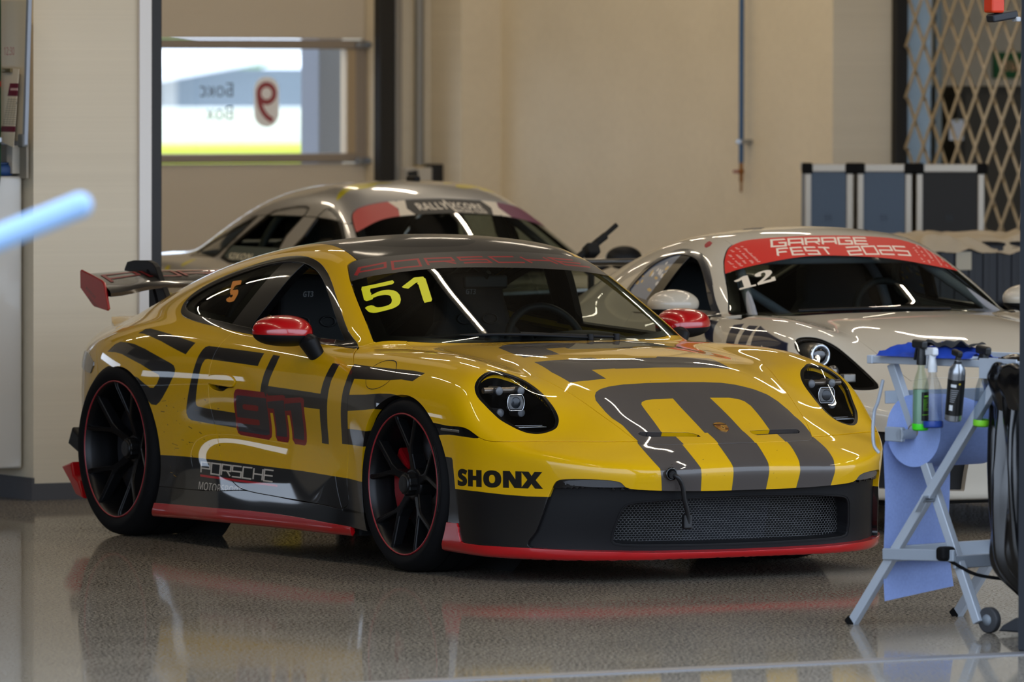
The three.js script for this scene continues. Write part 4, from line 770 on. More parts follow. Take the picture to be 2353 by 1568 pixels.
  part('glass_border', panelGeometry(cutSurface(ws, (x, y, z) => VIS(z) - y, (x, y, z) => Math.max(0.045 - inWS(z, y) + (z > 0 ? 0.0 : 0.035 * smooth(1.1, 0.85, y)), 0.035 - (wsBase(z) - x))), { lift: -0.002, flange: 0 }), std(0x060606, 0.25), glass);
  for (const k of ['n5', 'n1']) { const f = inside(PRINT[k]); part('number_sticker', panelGeometry(cutSurface(ws, (x, y, z) => f(z, y)), { lift: 0.0014, flange: 0 }), std(hex('#d8d413'), 0.5), glass); }
  P('windshield_cowl', cutC((x, y, z) => x - wsBase(z) + 0.02, (x, y, z) => wsBase(z) + 0.012 - x, (x, y, z) => 0.70 - Math.abs(z), (x, y) => y - 0.7), plastic, { lift: -0.006, flange: 0.02 });
  P('rear_window', cutC((x, y) => y - 0.85, (x, y, z) => isBack(x, y, z) - G_), smoked, { flange: 0 });
  P('rear_bumper', cutC((x) => -2.4 - x, (x, y) => -rearLine(x, y) - G_, (x, y) => arch(x, y), (x, y) => y - 0.15), plainPaint, { uv: sideUV, flange: 0.03 });
  for (const s of [1, -1]) P('tail_lamp', cutC((x, y, z) => z * s - 0.2, (x) => -2.66 - x, (x, y) => inside([[-2.9, 0.735], [-2.74, 0.70], [-2.80, 0.655], [-3.6, 0.69], [-3.6, 0.75]])(x, y)), std(0x5c5652, 0.15, 0, { clearcoat: 1 }), { lift: 0.005, flange: 0.02 });
}
// ---------- the yellow race coupe: wheels, mirrors, wing, cabin ----------
const tyreM = std(0x0d0d0f, 0.75, 0, { specularIntensity: 0.35 }), rimM = std(0x121214, 0.38, 0.3, { specularIntensity: 0.6 }), ringM = std(hex('#8c1f27'), 0.4), discM = std(0x55565a, 0.35, 0.8), caliperM = std(hex('#8e0c14'), 0.3, 0, { clearcoat: 1 });
function raceWheel(parent, [x, y, zFace], s, { R, rim, width, dish, phase, caliper = true, text }) {
  const hw = width / 2, zc = zFace - hw + 0.004, turn = (g) => g.rotateX(Math.PI / 2);
  const m = (R + rim) / 2, prof = [[rim, -hw + 0.012], [rim + 0.02, -hw], [m, -hw - 0.005], [R - 0.022, -hw + 0.004], [R - 0.008, -hw + 0.016], [R - 0.002, -hw + 0.035], [R, -hw + 0.06], [R, -0.045], [R - 0.006, -0.043], [R - 0.006, -0.035], [R, -0.033], [R, 0.033], [R - 0.006, 0.035], [R - 0.006, 0.043], [R, 0.045], [R, hw - 0.06], [R - 0.002, hw - 0.035], [R - 0.008, hw - 0.016], [R - 0.022, hw - 0.004], [m, hw + 0.005], [rim + 0.02, hw + 0.001], [rim + 0.006, hw - 0.002], [rim + 0.001, hw - 0.008]];
  const w = part('wheel', [turn(lathe(prof, 96))], tyreM, parent);
  w.position.set(x, y, zc * s); if (s < 0) w.rotation.y = Math.PI;
  const add = (n, g, mat) => part(n, g, mat, w);
  add('rim_stripe', [turn(lathe([[rim + 0.001, hw - 0.007], [rim - 0.001, hw - 0.003], [rim - 0.005, hw - 0.003], [rim - 0.006, hw - 0.008]], 96))], ringM);
  add('rim_barrel', [turn(lathe([[rim - 0.005, hw - 0.006], [rim - 0.010, hw - 0.012], [rim - 0.020, hw - 0.03], [rim - 0.030, hw - 0.10], [rim - 0.034, -hw + 0.06]], 72))], std(0x131315, 0.35, 0.5, { side: THREE.DoubleSide }));
  const k = rim / 0.2737;
  const outline = [[0.040, -0.020], [0.12, -0.0145], [0.150, -0.022], [0.243, -0.0785], [0.266, -0.088], [0.272, -0.066], [0.251, -0.060], [0.160, -0.006], [0.152, 0], [0.160, 0.006], [0.251, 0.060], [0.272, 0.066], [0.266, 0.088], [0.243, 0.0785], [0.150, 0.022], [0.12, 0.0145], [0.040, 0.020]].map(([a, b]) => [a * k * 0.97, b * k]);
  for (let i = 0; i < 5; i++) {
    const g = prism(outline, 0.042, 0.006, 2), p = g.attributes.position;
    for (let q = 0; q < p.count; q++) { const r = Math.hypot(p.getX(q), p.getY(q)), t = sat((r - 0.05) / (rim - 0.06)), front = p.getZ(q) > 0; p.setZ(q, (front ? p.getZ(q) : p.getZ(q) - 0.02 * (1 - t)) + hw - 0.030 - dish * (1 - t) ** 1.25); }
    g.computeVertexNormals(); add('spoke', g.rotateZ(phase + i * 1.256637), rimM);
  }
  const zh = hw - 0.030 - dish;
  add('hub', [turn(lathe([[0.062, zh - 0.05], [0.066, zh + 0.012], [0.060, zh + 0.022], [0.050, zh + 0.024], [0, zh + 0.024]], 40))], rimM);
  const nut = []; for (let q = 0; q < 24; q++) { const a = q / 24 * 6.2832, r = q & 1 ? 0.041 : 0.045; nut.push([Math.cos(a) * r, Math.sin(a) * r]); }
  add('centre_nut', [prism(nut, 0.045, 0.005).translate(0, 0, zh + 0.035), turn(lathe([[0.036, zh + 0.05], [0.036, zh + 0.062], [0.030, zh + 0.066], [0, zh + 0.064]], 32))], std(0x141415, 0.45, 0.3));
  add('brake_disc', [turn(lathe([[0.09, -0.02], [0.204, -0.02], [0.204, -0.052], [0.09, -0.052]].map(([r, a]) => [r, a + hw - 0.10]), 64)), turn(lathe([[0.03, hw - 0.12], [0.095, hw - 0.125], [0.095, hw - 0.17]], 40))], discM);
  if (caliper) {
    const arc = []; for (let q = 0; q <= 14; q++) { const a = 2.52 + q / 14 * 1.35; arc.push([Math.cos(a) * 0.222, Math.sin(a) * 0.222]); } for (let q = 14; q >= 0; q--) { const a = 2.58 + q / 14 * 1.23; arc.push([Math.cos(a) * 0.128, Math.sin(a) * 0.128]); }
    add('brake_caliper', [prism(arc, 0.10, 0.012).translate(0, 0, hw - 0.135)], caliperM);
  }
  if (text) {
    const t = canvasTexture(1024, 64, (c, W, H) => { c.fillStyle = '#161617'; c.fillRect(0, 0, W, H); c.fillStyle = '#3b3938'; c.font = 'bold 52px sans-serif'; c.textAlign = 'center'; c.fillText('M I C H E L I N', W / 2, 50); });
    const ra = R - 0.026, rb = R - 0.046, P_ = [], U = [], I = [], N = [];
    for (let q = 0; q <= 24; q++) { const a = text[0] - q / 24 * text[1]; for (const [r, v] of [[ra, 1], [rb, 0]]) { P_.push(Math.cos(a) * r, Math.sin(a) * r, hw + 0.0038 - (r - m) * (r - m) * 4.5); U.push(q / 24, v); N.push(0, 0, 1); } if (q < 24) I.push(2 * q, 2 * q + 1, 2 * q + 2, 2 * q + 2, 2 * q + 1, 2 * q + 3); }
    const g = new THREE.BufferGeometry(); g.setAttribute('position', new THREE.Float32BufferAttribute(P_, 3)); g.setAttribute('uv', new THREE.Float32BufferAttribute(U, 2)); g.setAttribute('normal', new THREE.Float32BufferAttribute(N, 3)); g.setIndex(I);
    add('tyre_lettering', g, std(0xffffff, 0.7, 0, { map: t }));
  }
  return w;
}
for (const s of [1, -1]) {
  raceWheel(coupe, [0, 0.338, 0.910 * s * s], s, { R: 0.338, rim: 0.2737, width: 0.262, dish: 0.040, phase: Math.PI / 2 - 0.03, text: s > 0 ? [0.55, 0.85] : null });
  raceWheel(coupe, [-2.450, 0.357, 0.905], s, { R: 0.357, rim: 0.2828, width: 0.318, dish: 0.085, phase: Math.PI / 2 - 0.26, caliper: false });
}
// mirrors
{
  const mirrorF = (x, y, zz) => {
    const z = Math.abs(zz), t = sat((z - 0.76) / 0.28);                // 0 near the car, 1 at the tip
    const cy = 0.880 + 0.012 * t, up = y - cy, hgt = (up > 0 ? lerp(0.080, 0.062, t) : lerp(0.058, 0.050, t));
    const dx = (x + 0.975 - 0.01 * (1 - t)) / lerp(0.135, 0.10, t), dy = up / hgt, dz = (z - 0.925) / 0.122;
    const e = Math.pow(Math.abs(dx) ** 2.2 + Math.abs(dy) ** 2.3 + Math.abs(dz) ** 2.6, 1 / 2.4) - 1;
    return smax(e * 0.055, -0.985 - x, 0.02);
  };
  const armF = (x, y, zz) => {
    const z = Math.abs(zz), a = [-0.865, 0.852, 0.852], b = [-0.835, 0.775, 0.815], d = b.map((v, i) => v - a[i]), q = [x - a[0], y - a[1], z - a[2]], t = sat((q[0] * d[0] + q[1] * d[1] + q[2] * d[2]) / (d[0] ** 2 + d[1] ** 2 + d[2] ** 2));
    const e = q.map((v, i) => v - d[i] * t); return Math.hypot(e[0] / 1.7, e[1], e[2] / 1.05) - lerp(0.034, 0.026, t);
  };
  const mm = netSurface(mirrorF, [-1.02, -0.80], [0.80, 0.99], 1.08, 0.007), am = netSurface((x, y, z) => smax(armF(x, y, z), mirrorF(x, y, z) * -1 - 0.012, 0.01), [-0.98, -0.72], [0.72, 0.92], 0.95, 0.007);
  const split = (x, z) => 0.876 + 0.04 * (Math.abs(z) - 0.80) * 0.6;
  for (const s of [1, -1]) {
    const sd = (x, y, z) => z * s;
    const shell = part('wing_mirror', panelGeometry(cutSurface(mm, sd, (x, y, z) => y - split(x, z) - 0.001, (x) => x + 0.982), { flange: 0.006, curl: 0.002 }), std(hex('#b3060f'), 0.25, 0, { clearcoat: 1, clearcoatRoughness: 0.02 }), coupe);
    part('mirror_base', panelGeometry(cutSurface(mm, sd, (x, y, z) => split(x, z) - 0.001 - y, (x) => x + 0.982), { flange: 0.006, curl: 0.002 }), plastic, shell);
    part('mirror_arm', panelGeometry(cutSurface(am, sd), { flange: 0 }), plastic, shell);
    part('mirror_glass', panelGeometry(cutSurface(mm, sd, (x) => -0.982 - x), { flange: 0 }), std(0xcfd4d8, 0.03, 1), shell);
  }
}
// rear wing on two swan necks
{
  const foil = []; for (let k = 0; k <= 20; k++) { const t = k / 20; foil.push([-0.125 + 0.25 * t, 0.010 + 0.024 * Math.sqrt(1 - t) * Math.sqrt(t) * 1.6 - 0.030 * t + 0.018 * (1 - t) ** 2]); } for (let k = 20; k >= 0; k--) { const t = k / 20; foil.push([-0.125 + 0.25 * t, -0.006 - 0.016 * Math.sin(t * Math.PI) - 0.030 * t + 0.018 * (1 - t) ** 2]); }
  const g = prism(foil, 1.30, 0.002, 1), g2 = new THREE.BufferGeometry();
  void g2;
  const wing = part('rear_wing', (() => {                  // the wing plane, lower and twisted towards its tips
    const n = 26, P_ = [], I = [], m = foil.length;
    for (let i = 0; i <= n; i++) { const z = -0.655 + 1.31 * i / n, e = smooth(0.40, 0.66, Math.abs(z)); for (const [x, y] of foil) P_.push(-3.105 + x * 1.0, 1.035 + y - 0.022 * e - 0.10 * e * x, z); }
    for (let i = 0; i < n; i++) for (let k = 0; k < m; k++) { const a = i * m + k, b = i * m + (k + 1) % m; I.push(a, a + m, b, b, a + m, b + m); }
    g.dispose(); const o = new THREE.BufferGeometry(); o.setAttribute('position', new THREE.Float32BufferAttribute(P_, 3)); o.setIndex(I); o.computeVertexNormals(); return toCreasedNormals(o, 0.7);
  })(), std(0x2b2826, 0.25, 0.1, { clearcoat: 1, clearcoatRoughness: 0.05 }), coupe);
  const word = canvasTexture(1024, 128, (c, w, h) => { c.clearRect(0, 0, w, h); c.strokeStyle = '#8c141d'; squareText(c, 'PORSCHE', (u, v) => [u * w, 16 + v * (h - 32)], { letter: 0.82, width: 13 }); });
  part('wing_lettering', (() => { const P_ = [], U = [], I = [], N = []; for (let i = 0; i <= 20; i++) for (let k = 0; k <= 4; k++) { const z = 0.62 - 1.24 * i / 20, e = smooth(0.40, 0.66, Math.abs(z)), t = 0.22 + 0.5 * k / 4, x = -0.125 + 0.25 * t; P_.push(-3.105 + x, 1.0375 + 0.010 + 0.024 * Math.sqrt(1 - t) * Math.sqrt(t) * 1.6 - 0.030 * t + 0.018 * (1 - t) ** 2 - 0.022 * e - 0.10 * e * x, z); U.push(i / 20, 1 - k / 4 * -1 - 1 + 0); N.push(0, 1, 0); } for (let i = 0; i < 20; i++) for (let k = 0; k < 4; k++) { const a = i * 5 + k; I.push(a, a + 1, a + 5, a + 5, a + 1, a + 6); } const o = new THREE.BufferGeometry(); o.setAttribute('position', new THREE.Float32BufferAttribute(P_, 3)); o.setAttribute('uv', new THREE.Float32BufferAttribute(U.map((v, i) => i & 1 ? 1 - v : v), 2)); o.setAttribute('normal', new THREE.Float32BufferAttribute(N, 3)); o.setIndex(I); return o; })(), std(0xffffff, 0.35, 0, { map: word, alphaTest: 0.5, side: THREE.DoubleSide }), wing);
  const plate = [[-3.250, 1.066], [-3.240, 1.073], [-3.147, 1.055], [-3.056, 1.035], [-3.030, 1.024], [-3.018, 1.004], [-2.984, 0.914], [-2.997, 0.906], [-3.118, 0.920], [-3.136, 0.928], [-3.248, 0.996]];
  const plateMap = canvasTexture(512, 512, (c, w, h) => { c.fillStyle = '#a5141c'; c.fillRect(0, 0, w, h); c.save(); c.translate(120, 250); c.rotate(0.55); c.fillStyle = '#5c1216'; c.font = 'bold 46px sans-serif'; c.fillText('PORSCHE', 0, 0); c.fillText('Motorsport', 90, 60); c.restore(); });
  for (const s of [1, -1]) {
    const e = prism(plate, 0.012, 0.004); const p = e.attributes.position, uv = e.attributes.uv; for (let i = 0; i < p.count; i++) uv.setXY(i, (p.getX(i) + 3.26) / 0.27, (p.getY(i) - 0.89) / 0.2);
    part('end_plate', e.translate(0, 0, 0.66 * s), std(0xffffff, 0.28, 0, { map: plateMap, clearcoat: 1, clearcoatRoughness: 0.05 }), wing);
    const neck = [[-3.334, 1.038], [-3.330, 1.069], [-3.307, 1.098], [-3.248, 1.106], [-3.121, 1.109], [-3.076, 1.100], [-3.049, 1.084], [-2.995, 1.016], [-2.942, 0.952], [-2.930, 0.870], [-3.100, 0.870], [-3.103, 0.992], [-3.139, 1.024], [-3.160, 1.057], [-3.165, 1.068], [-3.190, 1.068], [-3.198, 1.030], [-3.229, 1.030], [-3.232, 1.062], [-3.284, 1.062], [-3.298, 1.038]];
    const hole = new THREE.Path(loop([[-3.126, 1.066], [-3.099, 1.068], [-3.058, 1.014], [-3.009, 0.930], [-3.031, 0.925], [-3.076, 1.000]], 3).map((q) => new THREE.Vector2(...q)));
    const sh = new THREE.Shape(neck.map((q) => new THREE.Vector2(...q))); sh.holes.push(hole);
    part('swan_neck', new THREE.ExtrudeGeometry(sh, { depth: 0.02, bevelEnabled: true, bevelSize: 0.003, bevelThickness: 0.003, bevelSegments: 2 }).translate(0, 0, 0.40 * s - 0.01), plastic, wing);
  }
}
// crest, tow strap, wipers
{
  const shield = loop([[-0.026, 0.832], [-0.013, 0.829], [0, 0.826], [0.013, 0.829], [0.026, 0.832], [0.0255, 0.855], [0.020, 0.873], [0.010, 0.884], [0, 0.889], [-0.010, 0.884], [-0.020, 0.873], [-0.0255, 0.855]], 3), f = inside(shield);
  const map = canvasTexture(256, 256, (c, w, h) => { c.fillStyle = '#c08a3c'; c.fillRect(0, 0, w, h); c.fillStyle = '#1c1410'; c.fillRect(0, 60, w, 10); for (const [a, b] of [[20, 74], [140, 150]]) for (let k = 0; k < 3; k++) { c.fillStyle = k & 1 ? '#1c1410' : '#7d1a14'; c.fillRect(a === 20 ? 20 + 0 : 132, (a === 20 ? 150 : 75) + k * 22, 104, 12); } c.fillStyle = '#d7a451'; c.beginPath(); c.ellipse(128, 140, 34, 44, 0, 0, 7); c.fill(); c.fillStyle = '#17110c'; c.beginPath(); c.ellipse(128, 140, 11, 26, 0.4, 0, 7); c.fill(); c.strokeStyle = '#17110c'; c.lineWidth = 6; c.strokeRect(12, 10, 232, 46); void b0; });
  part('hood_crest', [panelGeometry(cutC((x) => x - 0.7, (x, y) => y - 0.45, (x, y, z) => f(z, x)), { lift: 0.004, flange: 0.005, uv: (x, y, z) => [0.5 + z / 0.056, (0.894 - x) / 0.07], curl: 0.001 })], std(0xffffff, 0.25, 0.6, { map }), coupe);
  const tow = part('tow_strap', [tube([[1.068, 0.413, 0.345], [1.085, 0.405, 0.335], [1.080, 0.37, 0.31], [1.070, 0.32, 0.295], [1.055, 0.26, 0.270], [1.045, 0.215, 0.262]], 0.009, { sides: 10 }).scale(1, 1, 1), block(1.030, 1.056, 0.205, 0.262, 0.248, 0.285, 0.008)], std(0x101012, 0.5), coupe);
  part('tow_socket', [rod([1.045, 0.418, 0.350], [1.078, 0.413, 0.350], 0.018, 24, 0.015), new THREE.TorusGeometry(0.021, 0.005, 10, 28).rotateY(Math.PI / 2).translate(1.066, 0.416, 0.350)], gloss, tow);
  for (const [a, b, c] of [[[-0.435, 0.868, -0.18], [-0.47, 0.885, 0.20], [-0.60, 0.868, 0.60]], [[-0.435, 0.868, -0.30], [-0.45, 0.880, -0.05], [-0.47, 0.888, 0.12]]]) {
    const w = part('wiper', [tube([a, b, c], 0.006, { sides: 8 })], plastic, coupe); part('wiper_pivot', [rod([a[0] + 0.005, a[1] - 0.03, a[2]], [a[0], a[1] + 0.012, a[2]], 0.014, 16)], plastic, w);
  }
}
function b0() {}
// cabin
{
  const felt = std(0x141416, 0.95), seatM = std(0x121214, 0.75), leather = std(0x18181a, 0.55);
  P('cabin_liner', cutC((x) => x + 3.1, (x, y, z) => x < -0.3 ? 1 : -1, (x, y) => y - 0.40, (x, y) => arch(x, y) - 0.03, (x, y, z) => -isWS(x, y, z) - 0.004, (x, y) => -inDLO(x, y) - 0.012, (x, y, z) => -isBack(x, y, z) - 0.004), felt, { lift: -0.03, flange: 0 });
  part('cabin_floor', [block(-2.3, -0.4, 0.16, 0.19, -0.82, 0.82, 0.01), block(-2.3, -0.6, 0.18, 0.42, -0.13, 0.13, 0.04), block(-2.35, -2.30, 0.18, 0.72, -0.78, 0.78, 0.01), block(-2.9, -2.32, 0.70, 0.74, -0.66, 0.66, 0.01)], felt, coupe);
  const dash = part('dashboard', [prism(loop([[-0.42, 0.72], [-0.40, 0.80], [-0.52, 0.835], [-0.75, 0.842], [-0.90, 0.825], [-0.955, 0.77], [-0.93, 0.68], [-0.88, 0.56], [-0.45, 0.52]], 4), 1.42, 0.03, 3)], leather, coupe);
  part('instrument_hood', [new THREE.SphereGeometry(1, 24, 14, 0, 6.2832, 0, 1.5708).scale(0.16, 0.055, 0.22).translate(-0.84, 0.825, -0.38)], leather, dash);
  part('instrument_dial', [rod([-0.90, 0.82, 0.0], [-0.90, 0.868, 0.0], 0.03, 20)], leather, dash);
  const sw = part('steering_wheel', [new THREE.TorusGeometry(0.178, 0.016, 12, 44).rotateY(Math.PI / 2).rotateZ(0.38).translate(-1.12, 0.80, -0.38)], leather, coupe);
  part('wheel_hub', [rod([-1.02, 0.765, -0.38], [-1.11, 0.80, -0.38], 0.05, 20), bar([-1.12, 0.80, -0.54], [-1.12, 0.80, -0.22], 0.02, 0.035, 0.006), bar([-1.12, 0.80, -0.38], [-1.06, 0.65, -0.38], 0.035, 0.02, 0.006)], leather, sw);
  const badge = canvasTexture(256, 64, (c, w, h) => { c.clearRect(0, 0, w, h); c.fillStyle = '#8d8e90'; c.font = 'bold italic 58px sans-serif'; c.fillText('GT3', 30, 54); });
  for (const z of [0.38, -0.38]) {
    const lean = (g) => g.rotateZ(0.20).translate(-1.62, 0.30, z);
    const half = [[0.235, 0.0], [0.265, 0.12], [0.262, 0.28], [0.255, 0.42], [0.235, 0.52], [0.165, 0.60], [0.150, 0.68], [0.142, 0.76], [0.105, 0.795], [0, 0.803]], outline = [...half, ...half.slice(0, -1).reverse().map(([a, b]) => [-a, b])];
    const seat = part('bucket_seat', [lean(prism(outline, 0.10, 0.03, 4).rotateY(Math.PI / 2))], seatM, coupe);
    part('seat_cushion', [block(-1.62, -1.12, 0.24, 0.38, z - 0.25, z + 0.25, 0.05)], seatM, seat);
    for (const s of [-1, 1]) part('side_bolster', [lean(new THREE.SphereGeometry(1, 16, 12).scale(0.10, 0.26, 0.055).translate(0.05, 0.28, 0.225 * s)), block(-1.60, -1.14, 0.30, 0.46, z + 0.22 * s - 0.04, z + 0.22 * s + 0.04, 0.035)], leather, seat);
    part('harness_ring', [lean(new THREE.TorusGeometry(0.034, 0.006, 8, 28).scale(1, 0.6, 1).rotateY(Math.PI / 2).translate(0.053, 0.60, 0.06)), lean(new THREE.TorusGeometry(0.034, 0.006, 8, 28).scale(1, 0.6, 1).rotateY(Math.PI / 2).translate(0.053, 0.60, -0.06))].map((g) => g), leather, seat);
    part('seat_badge', [lean(new THREE.PlaneGeometry(0.12, 0.035).rotateY(Math.PI / 2).translate(0.0515, 0.715, 0))], std(0xffffff, 0.7, 0, { map: badge, alphaTest: 0.5 }), seat);
  }
  const cage = std(0x2c2d30, 0.45);
  const rb = part('roll_hoop', [tube([[-2.0, 0.2, 0.70], [-1.96, 0.7, 0.70], [-1.92, 1.0, 0.60], [-1.88, 1.13, 0.46], [-1.87, 1.165, 0.2], [-1.87, 1.17, 0], [-1.87, 1.165, -0.2], [-1.88, 1.13, -0.46], [-1.92, 1.0, -0.60], [-1.96, 0.7, -0.70], [-2.0, 0.2, -0.70]], 0.02, { sides: 12 })], cage, coupe);
  for (const [a, b] of [[[-1.89, 1.12, 0.46], [-1.98, 0.45, -0.66]], [[-1.95, 0.80, 0.66], [-1.95, 0.80, -0.66]], [[-1.89, 1.12, 0.46], [-2.75, 0.78, 0.50]], [[-1.89, 1.12, -0.46], [-2.75, 0.78, -0.50]]]) part('cage_brace', [rod(a, b, 0.019, 12)], cage, rb);
  part('underbody', [block(-3.1, 0.85, 0.115, 0.15, -0.62, 0.62, 0.01), block(-1.95, -0.45, 0.11, 0.17, -0.85, 0.85, 0.01)], dark, coupe);
  part('rear_mirror', [new RoundedBoxGeometry(0.03, 0.055, 0.20, 3, 0.012).translate(-0.96, 1.075, 0), rod([-0.955, 1.09, 0], [-0.93, 1.115, 0], 0.01)], plastic, coupe);
  const diff = part('rear_diffuser', [prism([[-3.40, 0.33], [-2.95, 0.17], [-2.95, 0.21], [-3.36, 0.40]], 1.30, 0.01)], plastic, coupe);
  for (const s of [1, -1]) part('diffuser_fin', [prism([[-3.126, 0.249], [-3.035, 0.272], [-3.013, 0.218], [-2.967, 0.196], [-2.922, 0.125], [-2.995, 0.138], [-3.05, 0.19]], 0.05, 0.008).translate(0, 0, 0.79 * s)], redPaint, diff);
  for (const s of [1, -1]) part('bumper_corner_trim', [panelGeometry(cutC((x, y, z) => z * s - 0.3, (x) => -2.82 - x, (x, y) => 0.392 - y, (x, y) => y - 0.19, (x, y) => arch(x, y)), { lift: 0.004, flange: 0.02 })], gloss, diff);
  part('ducktail', [(() => { const pr = [[-2.85, 0.878], [-3.02, 0.872], [-3.12, 0.866], [-3.24, 0.862], [-3.40, 0.868], [-3.42, 0.856], [-3.36, 0.80], [-2.95, 0.78]], n = 28, P_ = [], I = []; const o = loop(pr, 3), m = o.length; for (let i = 0; i <= n; i++) { const z = -0.56 + 1.12 * i / n, e = smooth(0.38, 0.56, Math.abs(z)); for (const [x, y] of o) P_.push(Math.max(x, -3.42 + 0.30 * e * e), y - 0.06 * e * e, z); } for (let i = 0; i < n; i++) for (let k = 0; k < m; k++) { const a = i * m + k, b = i * m + (k + 1) % m; I.push(a, b, a + m, b, b + m, a + m); } const g = new THREE.BufferGeometry(); g.setAttribute('position', new THREE.Float32BufferAttribute(P_, 3)); g.setAttribute('uv', new THREE.Float32BufferAttribute(P_.length / 3 * 2, 2)); g.setIndex(I); g.computeVertexNormals(); return g; })()], std(hex(YELLOW), 0.45, 0, { clearcoat: 1, clearcoatRoughness: 0.02, specularIntensity: 0.25, side: THREE.DoubleSide }), coupe);
  void diff;
}
// ---------- the white mid-engine coupe: the same kind of body with a shorter nose and an earlier roof ----------
const WHITE_AT = [-1.485, 0, -2.536];
const whiteX = spline([[-2.95, -3.72], [-2.6, -3.35], [-2.2, -2.86], [-1.85, -2.42], [-1.55, -1.98], [-1.25, -1.47], [-0.955, -1.065], [-0.61, -0.60], [-0.2, -0.02], [0.17, 0.48], [0.45, 0.80], [0.68, 1.05], [0.8, 1.16]]);
const whiteDY = spline([[-3.2, 0.0], [-2.0, -0.03], [-1.6, -0.028], [-1.25, -0.022], [-0.955, 0.004], [-0.61, 0.036], [-0.2, 0.045], [0.17, 0.055], [0.68, 0.05]]);
const white = thing('white_coupe', 'white race coupe beside the yellow one with a red windshield banner and number 12', 'car', WHITE_AT);
{
  const baseF = carBody(COUPE), wF = (x, y, z) => baseF(whiteX(x), y - whiteDY(x), z / 0.98) * 0.9;
  const wM = netSurface(wF, [-2.95, 0.82], [0.05, 1.32], 0.97, 0.018), cut = (...g) => cutSurface(wM, ...g);
  const W = (name, S, m, o, parent = white) => part(name, panelGeometry(S, o), m, parent);
  const cream = '#c3bbac', navy = '#141a33';
  const BOX = [-3.0, 0.85, 0.05, 1.25], uv = (x, y) => [(x - BOX[0]) / (BOX[1] - BOX[0]), (y - BOX[2]) / (BOX[3] - BOX[2])];
  const flankMap = canvasTexture(1024, 512, (c, w, h) => {
    const to = (x, y) => { const [u, v] = uv(x, y); return [u * w, (1 - v) * h]; };
    c.fillStyle = cream; c.fillRect(0, 0, w, h);
    for (const p of [[[-0.63, 0.86], [-0.514, 0.855], [-0.433, 0.769], [-0.42, 0.30], [-0.50, 0.30], [-0.50, 0.775]], [[-0.364, 0.845], [-0.305, 0.853], [-0.284, 0.826], [-0.262, 0.761], [-0.262, 0.55], [-0.325, 0.55], [-0.325, 0.762]], [[-0.254, 0.847], [-0.189, 0.847], [-0.170, 0.756], [-0.16, 0.55], [-0.225, 0.55], [-0.232, 0.758]], [[-0.174, 0.848], [0.083, 0.785], [0.118, 0.740], [0.12, 0.66], [0.04, 0.66], [0.028, 0.735], [-0.06, 0.772], [-0.08, 0.66], [-0.14, 0.66], [-0.128, 0.754]],
      [[-0.98, 0.62], [-0.7, 0.62], [-0.6, 0.48], [-0.9, 0.48]], [[-1.6, 0.66], [-1.1, 0.66], [-1.05, 0.3], [-1.5, 0.3]]]) fillPoly(c, p, to, navy);
    fillPoly(c, [[-3, 0.24], [0.85, 0.24], [0.85, 0], [-3, 0]], to, '#15161a');
  });
  const paint = paintOf(flankMap), plain = std(hex(cream), 0.45, 0, { clearcoat: 1, clearcoatRoughness: 0.03, specularIntensity: 0.25 });
  const wsB = (z) => -0.275 - 0.46 * z * z;
  const WSW = loop([[0, 1.203], [0.183, 1.199], [0.357, 1.188], [0.44, 1.172], [0.495, 1.150], [0.54, 1.115], [0.568, 1.085], [0.60, 1.040], [0.648, 0.960], [0.70, 0.876], [0.74, 0.80], [0.4, 0.74], [0, 0.72], [-0.4, 0.74], [-0.74, 0.80], [-0.70, 0.876], [-0.648, 0.960], [-0.60, 1.040], [-0.568, 1.085], [-0.54, 1.115], [-0.495, 1.150], [-0.44, 1.172], [-0.357, 1.188], [-0.183, 1.199]], 3), inW = inside(WSW);
  const ws = (x, y, z) => Math.min(inW(z, y), wsB(z) - x, x + 1.08, y - 0.82);
  const DL = loop([[-0.60, 0.872], [-0.638, 0.885], [-0.727, 0.952], [-0.817, 1.024], [-0.914, 1.089], [-0.999, 1.129], [-1.120, 1.146], [-1.212, 1.139], [-1.293, 1.112], [-1.351, 1.075], [-1.392, 1.032], [-1.422, 0.985], [-1.430, 0.955], [-1.39, 0.930], [-1.30, 0.910], [-1.15, 0.894], [-0.908, 0.879], [-0.70, 0.871]], 3), inD = inside(DL);
  const HL = loop([[0.107, 0.780], [0.088, 0.801], [0.099, 0.810], [0.126, 0.806], [0.169, 0.779], [0.221, 0.736], [0.285, 0.687], [0.356, 0.638], [0.394, 0.614], [0.403, 0.604], [0.366, 0.598], [0.324, 0.615], [0.250, 0.664], [0.184, 0.709], [0.136, 0.750]], 3), inHx = inside(HL);
  const HZ = loop([[0.812, 0.780], [0.794, 0.801], [0.764, 0.810], [0.711, 0.807], [0.660, 0.781], [0.623, 0.738], [0.595, 0.688], [0.577, 0.638], [0.580, 0.612], [0.607, 0.600], [0.672, 0.598], [0.705, 0.615], [0.746, 0.664], [0.791, 0.707], [0.815, 0.750]], 3), inHz = inside(HZ);
  const lamp = (x, y, z) => Math.min(inHz(Math.abs(z), y), x - 0.02);
  void inHx;
  const hoodE = spline([[-0.6, 0.62], [-0.3, 0.58], [0, 0.53], [0.25, 0.485], [0.42, 0.45], [0.7, 0.40]]);
  const hood = (x, y, z) => Math.min(hoodE(x) - Math.abs(z), 0.47 - 0.18 * z * z - x, x - wsB(z) - 0.006, y - 0.45);
  const archW = (x, y) => Math.min(Math.hypot(x + 0.20, y - 0.33) - 0.35, Math.hypot(x + 2.05, y - 0.33) - 0.36);
  const roofW = (x, y, z) => Math.min(0.46 - Math.abs(z), -0.9 - x, x + 1.45, y - 1.0, -ws(x, y, z) + 0.004);
  const backW = (x, y, z) => Math.min(0.40 - Math.abs(z), -1.46 - x, x + 2.0, y - 0.95);
  const g = 0.002;
